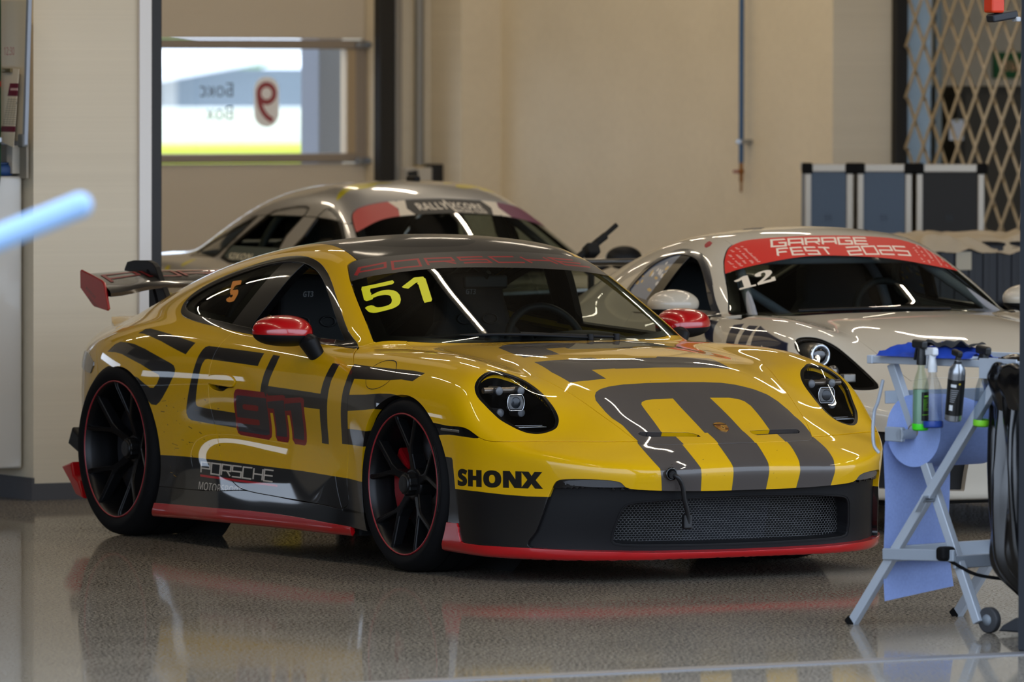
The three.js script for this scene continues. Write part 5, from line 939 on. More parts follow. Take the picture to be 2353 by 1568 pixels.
  W('hood', cut((x, y, z) => hood(x, y, z) - g), plain, {});
  W('roof', cut((x, y, z) => roofW(x, y, z) - g), plain, {});
  {
    const star = std(hex(navy), 0.4);
    for (const [cx, cz, r] of [[-1.18, 0.22, 0.075], [-1.12, -0.30, 0.06]]) { const pts = []; for (let k = 0; k < 10; k++) { const a = k * 0.6283 + 0.4, q = k & 1 ? r * 0.42 : r; pts.push([cz + Math.cos(a) * q * 1.1, cx + Math.sin(a) * q]); } const f = inside(pts); W('roof_sticker', cut((x, y) => y - 1.0, (x, y, z) => f(z, x)), star, { lift: 0.001, flange: 0 }); }
  }
  const glass = W('windshield', cut((x, y, z) => ws(x, y, z) - g), tinted, { flange: 0 });
  const bannerLow = spline([[-0.66, 1.03], [-0.55, 1.052], [-0.428, 1.074], [-0.253, 1.101], [-0.075, 1.114], [0.172, 1.116], [0.375, 1.092], [0.511, 1.068], [0.598, 1.045], [0.66, 1.02]]);
  const bannerMap = canvasTexture(2048, 512, (c, w, h) => {
    const to = (z, y) => [(0.65 - z) / 1.3 * w, (1.22 - y) / 0.2 * h];
    c.fillStyle = '#d0281f'; c.fillRect(0, 0, w, h); c.strokeStyle = '#efe0d0';
    const box = (tl, tr, br, bl) => (u, v) => { const k = (a, b, q) => [a[0] + (b[0] - a[0]) * q, a[1] + (b[1] - a[1]) * q], p = k(k(tl, tr, u), k(bl, br, u), v); return to(p[0], p[1] + 0.012 * (1 - (2 * u - 1) ** 2) * 0.4); };
    squareText(c, 'GARAGE', box([0.276, 1.184], [-0.225, 1.188], [-0.203, 1.163], [0.304, 1.157]), { letter: 0.80, width: 15 });
    squareText(c, 'FEST', box([0.288, 1.147], [0.02, 1.150], [0.02, 1.121], [0.311, 1.119]), { letter: 0.80, width: 15 });
    squareText(c, '2025', box([-0.05, 1.150], [-0.40, 1.148], [-0.386, 1.112], [-0.04, 1.120]), { letter: 0.80, width: 15 });
    const r = random(31); c.fillStyle = '#e8b9ae';
    for (const s of [-1, 1]) for (let row = 0; row < 7; row++) for (let k = 0; k < 22; k++) if (r() < 0.72) { const z = s * (0.42 + row * 0.03), y = bannerLow(z) + 0.012 + k * 0.0048; if (inW(z, y) > 0.012) { const [px, py] = to(z + k * 0.001 * s, y); c.fillRect(px, py, 12 + r() * 12, 6); } }
  });
  part('banner', panelGeometry(cut((x, y, z) => ws(x, y, z) - g, (x, y, z) => y - bannerLow(z)), { lift: 0.0015, flange: 0, uv: (x, y, z) => [(0.65 - z) / 1.3, 1 - (1.22 - y) / 0.2] }), std(0xffffff, 0.5, 0, { map: bannerMap }), glass);
  const twelve = canvasTexture(512, 256, (c, w, h) => { c.clearRect(0, 0, w, h); c.fillStyle = '#e4d8c6'; c.strokeStyle = '#e4d8c6'; c.lineWidth = 10; c.lineJoin = 'round'; c.font = 'bold 250px serif'; c.translate(56, 215); c.scale(1.55, 0.98); c.fillText('12', -8, 0); c.strokeText('12', -8, 0); });
  const T = { tl: [0.600, 1.030], tr: [0.356, 1.080], bl: [0.630, 0.964] }, tq = [T.tr[0] - T.tl[0], T.tr[1] - T.tl[1]], tw = [T.bl[0] - T.tl[0], T.bl[1] - T.tl[1]], det = tq[0] * tw[1] - tq[1] * tw[0];
  const tuv = (x, y, z) => { const a = z - T.tl[0], b = y - T.tl[1]; return [(a * tw[1] - b * tw[0]) / det, 1 - (tq[0] * b - tq[1] * a) / det]; };
  part('number_sticker', panelGeometry(cut((x, y, z) => ws(x, y, z) - 0.01, (x, y, z) => { const [u, v] = tuv(x, y, z); return Math.min(u, 1 - u, v, 1 - v); }), { lift: 0.0015, flange: 0, uv: tuv }), std(0xffffff, 0.5, 0, { map: twelve, alphaTest: 0.5 }), glass);
  part('glass_border', panelGeometry(cut((x, y, z) => ws(x, y, z) - g, (x, y, z) => bannerLow(z) - y, (x, y, z) => Math.max(0.035 - inW(z, y), 0.03 - (wsB(z) - x))), { lift: -0.002, flange: 0 }), std(0x060606, 0.3), glass);
  W('windshield_cowl', cut((x, y, z) => x - wsB(z) + 0.01, (x, y, z) => wsB(z) + 0.014 - x, (x, y, z) => 0.68 - Math.abs(z), (x, y) => y - 0.7), plastic, { lift: -0.004, flange: 0.02 });
  W('rear_window', cut((x, y, z) => backW(x, y, z) - g), smoked, { flange: 0 });
  for (const s of [1, -1]) {
    const sd = (x, y, z) => z * s;
    const fend = (x) => x + 0.365;
    W('front_fender', cut(sd, fend, (x, y, z) => y > 0.86 ? x - wsB(z) - 0.004 : 1, (x, y) => archW(x, y), (x, y, z) => -hood(x, y, z) - g, (x, y, z) => -lamp(x, y, z) - 0.001, (x, y, z) => y - 0.59 + (x < 0.1 ? 1 : 0), (x, y) => -inD(x, y), (x, y, z) => -ws(x, y, z) - g, (x, y) => y - 0.10), s > 0 ? paint : plain, { uv });
    W('front_bumper', cut(sd, (x) => x - 0.1 - g, (x, y) => 0.59 - g - y, (x, y, z) => -hood(x, y, z) - g, (x, y) => archW(x, y), (x, y, z) => -Math.min(inside([[0.30, 0.40], [0.78, 0.44], [0.80, 0.20], [0.30, 0.18]])(z * s, y), x - 0.3) - g, (x, y, z) => -lamp(x, y, z) - 0.001), plain, { flange: 0.03 });
    W('bumper_inlet', cut(sd, (x) => x - 0.3, (x, y, z) => inside([[0.30, 0.40], [0.78, 0.44], [0.80, 0.20], [0.30, 0.18]])(z * s, y)), dark, { lift: -0.03, flange: 0.02 });
    W('door', cut(sd, (x) => -0.365 - g - x, (x) => x + 1.30, (x, y) => 0.90 - y, (x, y) => -inD(x, y), (x, y, z) => y > 0.87 ? -1 : 1, (x, y) => y - 0.17, (x, y) => archW(x, y), (x, y, z) => -ws(x, y, z) - g), s > 0 ? paint : plain, { uv });
    W('rear_quarter', cut(sd, (x) => -0.30 - x, (x, y) => Math.max(-1.304 - x, y - 0.873), (x, y) => -inD(x, y), (x, y) => archW(x, y), (x, y, z) => -ws(x, y, z) - g, (x, y, z) => -roofW(x, y, z) - g, (x, y, z) => -backW(x, y, z) - g, (x, y, z) => wsB(z) - 0.004 - x, (x, y) => y - 0.12), s > 0 ? paint : plain, { uv });
    W('side_sill', cut(sd, (x) => -0.3 - x, (x) => x + 1.75, (x, y) => 0.168 - y, (x, y) => archW(x, y)), gloss, {});
    const frame = cut(sd, (x, y) => y - 0.84, (x) => -0.5 - x, (x, y) => inD(x, y) - 0.001);
    W('window_seal', cutSurface(frame, (x, y) => 0.022 - inD(x, y)), std(0x2a2c33, 0.2, 0, { clearcoat: 1 }), { lift: 0.002, curl: 0.004 });
    W('pillar_cover', cutSurface(frame, (x, y) => inD(x, y) - 0.02, (x, y) => -1.06 - 0.45 * (1.14 - y) - x, (x, y) => x + 1.14 + 0.45 * (1.14 - y)), gloss, { lift: -0.004 });
    const stick = canvasTexture(256, 256, (c, w, h) => { c.fillStyle = '#71809a'; c.fillRect(0, 0, w, h); const r = random(8); for (let k = 0; k < 26; k++) { c.fillStyle = r() < 0.5 ? '#d9dde6' : '#c7ab6f'; c.beginPath(); c.ellipse(30 + r() * 200, 20 + r() * 216, 5 + r() * 11, 4 + r() * 7, r() * 3, 0, 7); c.fill(); } });
    W('rear_side_window', cutSurface(frame, (x, y) => inD(x, y) - 0.02, (x, y) => -1.14 - 0.45 * (1.14 - y) - x), std(0xffffff, 0.25, 0, { map: stick, clearcoat: 1 }), { lift: -0.004, flange: 0, uv: (x, y) => [(x + 1.45) / 0.35, (y - 0.88) / 0.25] });
    W('wheel_arch_liner', cut((x, y, z) => -1), dark, {}).geometry = merged([[-0.20, 0.33, 0.36], [-2.05, 0.33, 0.37]].map(([ax, ay, ar]) => new THREE.CylinderGeometry(ar, ar, 0.34, 32, 1, true, -1.75, 3.5).rotateX(Math.PI / 2).rotateZ(Math.PI).translate(ax, ay, 0.70 * s)));
    // headlight
    const hl = cut(sd, (x, y, z) => lamp(x, y, z) - 0.0005), head = W('headlight', hl, clear, { flange: 0, lift: 0.001 });
    part('lamp_rim', panelGeometry(cutSurface(hl, (x, y, z) => 0.010 - inHz(Math.abs(z), y)), { lift: -0.001, flange: 0.01 }), gloss, head);
    part('lamp_housing', [wallGeometry(hl, 0.004, 0.15), panelGeometry(hl, { lift: -0.14, flange: 0 })], std(0x0e0d0c, 0.35), head);
    const q = (x, y, z) => [x, y, z * s];
    part('lens_ring', [new THREE.TorusGeometry(0.042, 0.007, 12, 40).rotateY(Math.PI / 2).translate(...q(0.175, 0.735, 0.728))], std(0xcdd3da, 0.15, 0.8), head);
    part('projector_lens', [new THREE.SphereGeometry(0.040, 24, 16).scale(0.5, 1, 1).translate(...q(0.165, 0.735, 0.728))], std(0x0c0d10, 0.05, 0, { clearcoat: 1 }), head);
    part('lens_mount', [rod(q(0.05, 0.735, 0.728), q(0.165, 0.735, 0.728), 0.055, 24, 0.05)], std(0x8a857b, 0.3, 0.7), head);
    part('small_lens', [new THREE.SphereGeometry(0.028, 20, 14).scale(0.6, 1, 1).translate(...q(0.23, 0.668, 0.700))], std(0x777470, 0.12, 0.6), head);
    part('turn_lamp', [block(0.25, 0.285, 0.625, 0.66, s > 0 ? 0.62 : -0.68, s > 0 ? 0.68 : -0.62, 0.005)], std(0x8d8a84, 0.3, 0.5), head);
    // mirror
    const mir = part('wing_mirror', [new THREE.SphereGeometry(1, 32, 20).scale(0.085, 0.062, 0.118).translate(...q(-0.715, 0.925, 0.905))], plain, white);
    part('mirror_base', [new THREE.SphereGeometry(1, 24, 14, 0, 6.2832, 1.5708, 1.5708).scale(0.083, 0.045, 0.115).translate(...q(-0.715, 0.905, 0.905)), rod(q(-0.70, 0.88, 0.84), q(-0.66, 0.85, 0.76), 0.02, 12)], plastic, mir);
  }
  W('cabin_liner', cut((x) => x + 2.4, (x) => -0.28 - x, (x, y) => y - 0.42, (x, y) => archW(x, y) - 0.03, (x, y, z) => -ws(x, y, z) - 0.004, (x, y) => -inD(x, y) - 0.012, (x, y, z) => -backW(x, y, z) - 0.004), std(0x17171a, 0.95), { lift: -0.03, flange: 0 });
  part('cabin_floor', [block(-1.6, -0.2, 0.16, 0.19, -0.8, 0.8, 0.01), block(-1.65, -1.60, 0.18, 0.78, -0.78, 0.78, 0.01)], dark, white);
  part('dashboard', [prism(loop([[-0.30, 0.76], [-0.30, 0.835], [-0.42, 0.872], [-0.62, 0.868], [-0.80, 0.84], [-0.84, 0.76], [-0.80, 0.60], [-0.34, 0.58]], 4), 1.36, 0.03, 3), new THREE.SphereGeometry(1, 20, 12, 0, 6.2832, 0, 1.5708).scale(0.14, 0.05, 0.2).translate(-0.72, 0.855, -0.36)], dark, white);
  const sw = part('steering_wheel', [new THREE.TorusGeometry(0.17, 0.016, 12, 40).rotateY(Math.PI / 2).rotateZ(0.36).translate(-0.98, 0.84, -0.36)], std(0x202022, 0.6), white);
  part('wheel_hub', [rod([-0.86, 0.80, -0.36], [-0.97, 0.84, -0.36], 0.045, 18), bar([-0.975, 0.84, -0.52], [-0.975, 0.84, -0.20], 0.02, 0.035, 0.006)], std(0x9a9a9c, 0.4, 0.5), sw);
  const brand = canvasTexture(128, 64, (c, w, h) => { c.clearRect(0, 0, w, h); c.fillStyle = '#b9bdc8'; c.font = 'bold 46px sans-serif'; c.fillText('SPC', 10, 50); });
  void brand;
  for (const z of [0.37, -0.37]) {
    const lean = (g2) => g2.rotateZ(0.20).translate(-1.34, 0.32, z), half = [[0.235, 0.0], [0.265, 0.12], [0.262, 0.28], [0.255, 0.42], [0.235, 0.52], [0.175, 0.60], [0.165, 0.68], [0.155, 0.74], [0.11, 0.775], [0, 0.78]];
    const seat = part('bucket_seat', [lean(prism([...half, ...half.slice(0, -1).reverse().map(([a, b]) => [-a, b])], 0.10, 0.03, 4).rotateY(Math.PI / 2))], std(0x0f1014, 0.8), white);
    part('seat_pad', [lean(new RoundedBoxGeometry(0.05, 0.20, 0.42, 3, 0.02).translate(0.05, 0.44, 0)), block(-1.34, -0.90, 0.26, 0.40, z - 0.24, z + 0.24, 0.05)], std(hex('#7c0f16'), 0.8), seat);
  }
  const cage = std(0x8d919b, 0.4), hoop = part('roll_cage', [tube([[-1.50, 0.2, 0.68], [-1.46, 0.75, 0.68], [-1.42, 1.0, 0.58], [-1.38, 1.12, 0.42], [-1.38, 1.14, 0], [-1.38, 1.12, -0.42], [-1.42, 1.0, -0.58], [-1.46, 0.75, -0.68], [-1.50, 0.2, -0.68]], 0.022)], cage, white);
  for (const [a, b] of [[[-1.38, 1.12, 0.42], [-1.46, 0.55, -0.64]], [[-1.38, 1.11, 0.44], [-0.92, 1.10, 0.46]], [[-0.92, 1.10, 0.46], [-0.48, 0.84, 0.64]], [[-1.38, 1.11, -0.44], [-0.92, 1.10, -0.46]], [[-0.92, 1.10, -0.46], [-0.48, 0.84, -0.64]], [[-0.92, 1.10, 0.46], [-0.92, 1.10, -0.46]], [[-1.44, 0.8, 0.66], [-1.44, 0.8, -0.66]], [[-1.42, 0.75, 0.67], [-0.55, 0.42, 0.70]]]) part('cage_bar', [rod(a, b, 0.021, 12)], cage, hoop);
  for (const s of [1, -1]) { raceWheel(white, [-0.20, 0.335, 0.885], s, { R: 0.335, rim: 0.265, width: 0.25, dish: 0.04, phase: 0.3, caliper: false }); raceWheel(white, [-2.05, 0.34, 0.88], s, { R: 0.34, rim: 0.268, width: 0.28, dish: 0.06, phase: 0.9, caliper: false }); }
  const wing = part('rear_wing', [new RoundedBoxGeometry(0.26, 0.028, 1.62, 3, 0.012).rotateZ(0.06).translate(-2.55, 1.045, 0)], std(0x131314, 0.3, 0, { clearcoat: 1 }), white);
  for (const s of [1, -1]) { part('end_plate', [block(-2.70, -2.42, 0.96, 1.08, 0.81 * s - 0.005, 0.81 * s + 0.005, 0.004)], std(0x131314, 0.4), wing); part('wing_stand', [bar([-2.55, 1.035, 0.4 * s], [-2.5, 0.80, 0.4 * s], 0.02, 0.12, 0.005, [1, 0, 0])], std(0x131314, 0.4), wing); }
  part('underbody', [block(-2.7, 0.5, 0.12, 0.16, -0.6, 0.6, 0.01)], dark, white);
  part('wiper', [tube([[-0.33, 0.90, -0.25], [-0.36, 0.905, 0.1], [-0.44, 0.897, 0.45]], 0.007)], plastic, white);
  part('roof_flag', [(() => { const gg = panelGeometry(cut((x, y, z) => z - 0.2, (x, y) => y - 1.1, (x, y, z) => inside([[-1.07, 0.512], [-1.03, 0.518], [-1.0, 0.56], [-1.045, 0.555]])(x, z)), { lift: 0.001, flange: 0 }); return gg; })()], std(hex('#a23238'), 0.4), white);
}
// ---------- the silver saloon in the second row ----------
const SILVER_AT = [-7.63, 0, -3.34];
const SALOON = {
  deckAt: [0, 0.4, 0.7, 0.9],
  deck: [[2.1, 0.55, 0.54, 0.50, 0.42], [1.9, 0.70, 0.69, 0.66, 0.60], [1.5, 0.81, 0.80, 0.775, 0.72], [1.03, 0.90, 0.89, 0.865, 0.81], [0.5, 0.93, 0.93, 0.90, 0.85], [-0.6, 0.95, 0.95, 0.93, 0.88], [-1.0, 0.985, 0.985, 0.96, 0.90], [-1.35, 0.985, 0.98, 0.955, 0.90], [-1.6, 0.965, 0.96, 0.93, 0.88], [-1.75, 0.90, 0.89, 0.86, 0.80], [-1.9, 0.75, 0.74, 0.70, 0.62]],
  sideAt: [0.05, 0.25, 0.5, 0.7, 0.95],
  side: [[2.1, 0.72, 0.76, 0.78, 0.76, 0.68], [1.5, 0.84, 0.86, 0.87, 0.855, 0.78], [0.5, 0.85, 0.865, 0.875, 0.865, 0.79], [-0.5, 0.85, 0.865, 0.875, 0.868, 0.80], [-1.3, 0.84, 0.86, 0.87, 0.86, 0.79], [-1.9, 0.78, 0.81, 0.82, 0.80, 0.73]],
  roof: [[-2.0, 0.60], [-1.6, 0.82], [-1.35, 0.93], [-1.08, 1.05], [-0.85, 1.17], [-0.62, 1.272], [-0.4, 1.325], [-0.1, 1.352], [0.12, 1.340], [0.28, 1.285], [0.45, 1.195], [0.7, 1.045], [0.95, 0.90], [1.25, 0.72]],
  camber: [[-2, 0.14], [1.3, 0.14]], belt: [[-2, 0.62], [-1.4, 0.70], [-0.8, 0.745], [0, 0.755], [0.6, 0.735], [1.1, 0.69], [1.4, 0.62]], lean: [[-2, 0.62], [1.3, 0.58]], bow: 0.1, cabinK: 0.12, cabinTo: 1.35,
  nose: [[0, 1.85], [0.3, 1.95], [0.6, 2.0], [0.9, 2.02]], noseQ: [[0, 0.5], [1, 0.5]], noseK: 0.1, tail: [[0, -1.65], [0.3, -1.76], [0.8, -1.80], [1.2, -1.78]], tailQ: 0.35,
  under: [[-2, 0.18], [2.1, 0.18]], edge: [[-2, 0.12], [2.1, 0.12]], blend: [[-2, 0.05], [1.4, 0.04]],
};
const silver = thing('silver_saloon', 'silver racing saloon with yellow splashes parked behind the yellow coupe', 'car', SILVER_AT);
{
  const sF = carBody(SALOON), sM = netSurface(sF, [-1.95, 2.15], [0.12, 1.42], 0.92, 0.022), cut = (...g) => cutSurface(sM, ...g);
  const W = (name, S, m, o, parent = silver) => part(name, panelGeometry(S, o), m, parent), g = 0.002;
  const BOX = [-1.9, 2.1, 0.1, 1.4], grey = '#9c9a98';
  const map = canvasTexture(1024, 512, (c, w, h) => {
    c.fillStyle = grey; c.fillRect(0, 0, w, h); const to = (x, y) => [(x - BOX[0]) / (BOX[1] - BOX[0]) * w, (1 - (y - BOX[2]) / (BOX[3] - BOX[2])) * h];
    for (const p of [[[-1.15, 0.96], [-0.95, 0.99], [-0.80, 1.10], [-0.86, 1.10], [-1.0, 1.0], [-1.1, 0.97]], [[-1.5, 0.90], [-1.2, 0.94], [-1.0, 0.80], [-1.4, 0.70]], [[-0.7, 0.80], [0.3, 0.86], [0.1, 0.60], [-0.5, 0.5]], [[0.6, 0.75], [1.3, 0.80], [1.2, 0.6], [0.8, 0.5]], [[0.1, 0.5], [0.6, 0.55], [0.5, 0.3]]]) fillPoly(c, p, to, '#c4b817');
    const r = random(3); for (let i = 0; i < 60; i++) { c.fillStyle = '#c4b817'; const [px, py] = to(-1.4 + r() * 3, 0.5 + r() * 0.45); c.beginPath(); c.ellipse(px, py, 3 + r() * 8, 2 + r() * 5, r() * 3, 0, 7); c.fill(); }
  });
  const top = canvasTexture(512, 512, (c, w, h) => {
    c.fillStyle = grey; c.fillRect(0, 0, w, h); const to = (z, x) => [(0.6 - z) / 1.2 * w, (0.4 - x) / 1.2 * h];
    c.fillStyle = '#c4b817';
    for (const [z, x, a, b, t] of [[0.30, 0.10, 40, 22, 0.3], [0.20, 0.07, 36, 10, -0.2], [0.40, 0.12, 40, 10, 0.6], [-0.30, 0.12, 46, 18, 0.5], [-0.40, 0.16, 30, 16, 0.2], [-0.22, 0.06, 30, 9, 0.8]]) { c.beginPath(); c.ellipse(...to(z, x), a, b, t, 0, 7); c.fill(); }
  });
  const paint = std(0xffffff, 0.3, 0.35, { map, clearcoat: 1, clearcoatRoughness: 0.04 }), topPaint = std(0xffffff, 0.3, 0.35, { map: top, clearcoat: 1, clearcoatRoughness: 0.04 });
  const uv = (x, y) => [(x - BOX[0]) / (BOX[1] - BOX[0]), (y - BOX[2]) / (BOX[3] - BOX[2])];
  const wsB = (z) => 1.01 - 0.35 * z * z;
  const WS = loop([[0, 1.268], [0.25, 1.258], [0.40, 1.238], [0.475, 1.212], [0.52, 1.165], [0.575, 1.06], [0.64, 0.93], [0.66, 0.84], [0, 0.80], [-0.66, 0.84], [-0.64, 0.93], [-0.575, 1.06], [-0.52, 1.165], [-0.475, 1.212], [-0.40, 1.238], [-0.25, 1.258]], 3), inW = inside(WS);
  const ws = (x, y, z) => Math.min(inW(z, y), wsB(z) - x, x - 0.02, y - 0.82);
  const rear = (x, y, z) => Math.min(0.56 - 0.3 * (y - 1) - Math.abs(z), -0.66 - x, y - 1.03, 1.25 - y);
  const D1 = loop([[-0.68, 0.955], [-0.46, 1.16], [-0.40, 1.195], [-0.30, 1.215], [-0.03, 1.225], [-0.10, 1.08], [-0.15, 0.945]], 3), D2 = loop([[0.02, 0.945], [0.06, 1.08], [0.12, 1.222], [0.26, 1.20], [0.40, 1.13], [0.60, 0.99], [0.66, 0.94]], 3), D3 = loop([[-1.02, 0.965], [-0.78, 0.958], [-0.72, 0.97], [-0.53, 1.155], [-0.56, 1.168], [-0.66, 1.13], [-0.90, 1.04]], 3);
  const f1 = inside(D1), f2 = inside(D2), f3 = inside(D3), glassF = (x, y, z) => Math.abs(z) > 0.45 ? Math.max(f1(x, y), f2(x, y), f3(x, y)) : -1;
  const roofR = (x, y, z) => Math.min(y - 1.15, 0.55 - Math.abs(z), 0.5 - x, x + 0.62, -ws(x, y, z), -rear(x, y, z));
  const archS = (x, y) => Math.min(Math.hypot(x - 1.25, y - 0.32) - 0.35, Math.hypot(x + 1.22, y - 0.32) - 0.35);
  W('roof', cut((x, y, z) => roofR(x, y, z) - g), topPaint, { uv: (x, y, z) => [(0.6 - z) / 1.2, 1 - (0.4 - x) / 1.2] });
  W('body_shell', cut((x, y, z) => -roofR(x, y, z) - g, (x, y, z) => -ws(x, y, z) - g, (x, y, z) => -rear(x, y, z) - g, (x, y, z) => -glassF(x, y, z), (x, y) => archS(x, y), (x, y, z) => Math.max(Math.abs(z) - 0.6, 1.0 - x - 0.02, 0.3 - y, wsB(z) > x ? 1 : -1)), paint, { uv });
  W('hood', cut((x, y, z) => Math.min(0.6 - g - Math.abs(z), x - wsB(z) - 0.01, y - 0.6, 1.9 - x)), paint, { uv });
  const glass = W('windshield', cut((x, y, z) => ws(x, y, z) - g), tinted, { flange: 0 });
  const low = spline([[-0.62, 1.095], [-0.4, 1.165], [-0.2, 1.19], [0, 1.197], [0.2, 1.19], [0.4, 1.165], [0.62, 1.075]]);
  const banner = canvasTexture(1024, 256, (c, w, h) => {
    const to = (z, y) => [(0.62 - z) / 1.24 * w, (1.28 - y) / 0.2 * h]; c.fillStyle = '#17151a'; c.fillRect(0, 0, w, h);
    fillPoly(c, [[0.62, 1.28], [0.24, 1.28], [0.30, 1.08], [0.62, 1.0]], to, '#b0504c'); fillPoly(c, [[-0.62, 1.28], [-0.32, 1.28], [-0.30, 1.08], [-0.62, 1.0]], to, '#6d3350');
    c.strokeStyle = '#ddd2c2'; c.lineWidth = 34; for (const z of [0.23, -0.30]) { for (const [a, b] of [[0.05, -0.05], [-0.05, 0.05]]) { c.beginPath(); c.moveTo(...to(z + a, 1.29)); c.lineTo(...to(z + b, 1.15)); c.stroke(); } }
    boxText(c, 'RALLY', 'bold sans-serif', [to(0.15, 1.245), to(-0.03, 1.25), to(0.15, 1.212)], '#ddd2c2'); boxText(c, 'XCORE', 'bold sans-serif', [to(-0.05, 1.25), to(-0.23, 1.238), to(-0.05, 1.222)], '#ddd2c2'); boxText(c, 'RACING TEAM', 'bold sans-serif', [to(-0.05, 1.218), to(-0.23, 1.208), to(-0.05, 1.202)], '#ddd2c2');
    c.lineWidth = 9; c.beginPath(); c.moveTo(...to(-0.03, 1.26)); c.lineTo(...to(-0.055, 1.20)); c.stroke();
  });
  part('banner', panelGeometry(cut((x, y, z) => ws(x, y, z) - g, (x, y, z) => y - low(z)), { lift: 0.0015, flange: 0, uv: (x, y, z) => [(0.62 - z) / 1.24, 1 - (1.28 - y) / 0.2] }), std(0xffffff, 0.5, 0, { map: banner }), glass);
  W('rear_window', cut((x, y, z) => rear(x, y, z) - g), std(0x30343a, 0.06, 0, { clearcoat: 1 }), { flange: 0 });
  for (const s of [1, -1]) {
    const sd = (x, y, z) => z * s - 0.4;
    for (const [f, n] of [[f1, 'rear_door_glass'], [f2, 'front_door_glass'], [f3, 'corner_glass']]) {
      const c = cut(sd, (x, y) => y - 0.9, (x, y) => f(x, y) - 0.001);
      const pane = W(n, cutSurface(c, (x, y) => f(x, y) - 0.014), n === 'corner_glass' ? std(0x3a4148, 0.05, 0, { clearcoat: 1 }) : tinted, { lift: -0.005, flange: 0 });
      part('window_frame', panelGeometry(cutSurface(c, (x, y) => 0.016 - f(x, y)), { flange: 0.02 }), gloss, pane);
      if (n === 'rear_door_glass' && s > 0) {
        const m = canvasTexture(512, 128, (q, w, h) => { q.fillStyle = '#1d3234'; q.fillRect(0, 0, w, h); q.fillStyle = '#c9c4b4'; q.font = 'bold 74px sans-serif'; q.fillText('SIKON', 60, 112); });
        part('window_sticker', panelGeometry(cutSurface(c, (x, y) => f(x, y) - 0.016, (x, y) => 1.02 - y), { lift: -0.003, flange: 0, uv: (x, y) => [(x + 0.68) / 0.6, (y - 0.945) / 0.075] }), std(0xffffff, 0.5, 0, { map: m }), pane);
      }
    }
    for (const x of [1.25, -1.22]) raceWheel(silver, [x, 0.31, 0.855], s, { R: 0.31, rim: 0.235, width: 0.22, dish: 0.03, phase: x, caliper: false });
    part('wing_mirror', [new THREE.SphereGeometry(1, 20, 14).scale(0.06, 0.06, 0.10).translate(0.60, 0.97, 0.92 * s), rod([0.60, 0.95, 0.86 * s], [0.58, 0.92, 0.78 * s], 0.02, 10)], plastic, silver);
  }
  W('cabin_liner', cut((x) => x + 1.3, (x) => 1.0 - x, (x, y) => y - 0.6, (x, y, z) => -ws(x, y, z) - 0.004, (x, y, z) => -glassF(x, y, z) - 0.012, (x, y, z) => -rear(x, y, z) - 0.004), std(0x3c413e, 0.95), { lift: -0.03, flange: 0 });
  part('cabin_floor', [block(-1.2, 1.0, 0.25, 0.28, -0.78, 0.78, 0.01), block(0.35, 0.98, 0.62, 0.88, -0.68, 0.68, 0.05)], dark, silver);
  for (const z of [0.36, -0.36]) { const seat = part('bucket_seat', [new RoundedBoxGeometry(0.14, 0.72, 0.44, 4, 0.06).rotateZ(0.2).translate(-0.25, 0.70, z), new RoundedBoxGeometry(0.12, 0.20, 0.26, 4, 0.05).rotateZ(0.2).translate(-0.33, 1.06, z)], dark, silver); part('seat_cushion', [block(-0.25, 0.25, 0.38, 0.52, z - 0.24, z + 0.24, 0.05)], dark, seat); }
  const hoop = part('roll_cage', [tube([[-0.42, 0.3, 0.66], [-0.40, 0.9, 0.64], [-0.36, 1.18, 0.50], [-0.35, 1.24, 0.3], [-0.35, 1.25, 0], [-0.35, 1.24, -0.3], [-0.36, 1.18, -0.50], [-0.40, 0.9, -0.64], [-0.42, 0.3, -0.66]], 0.02)], std(0x3a3c3f, 0.5), silver);
  for (const s of [1, -1]) { part('cage_bar', [rod([-0.36, 1.19, 0.48 * s], [0.26, 1.20, 0.42 * s], 0.02)], std(0x3a3c3f, 0.5), hoop); part('cage_bar', [rod([0.26, 1.20, 0.42 * s], [0.78, 0.86, 0.60 * s], 0.02)], std(0x3a3c3f, 0.5), hoop); }
  part('roof_antenna', [new RoundedBoxGeometry(0.09, 0.025, 0.04, 2, 0.01).translate(-0.02, 1.362, -0.06)], plastic, silver);
  part('underbody', [block(-1.6, 1.8, 0.16, 0.22, -0.55, 0.55, 0.01)], dark, silver);
}
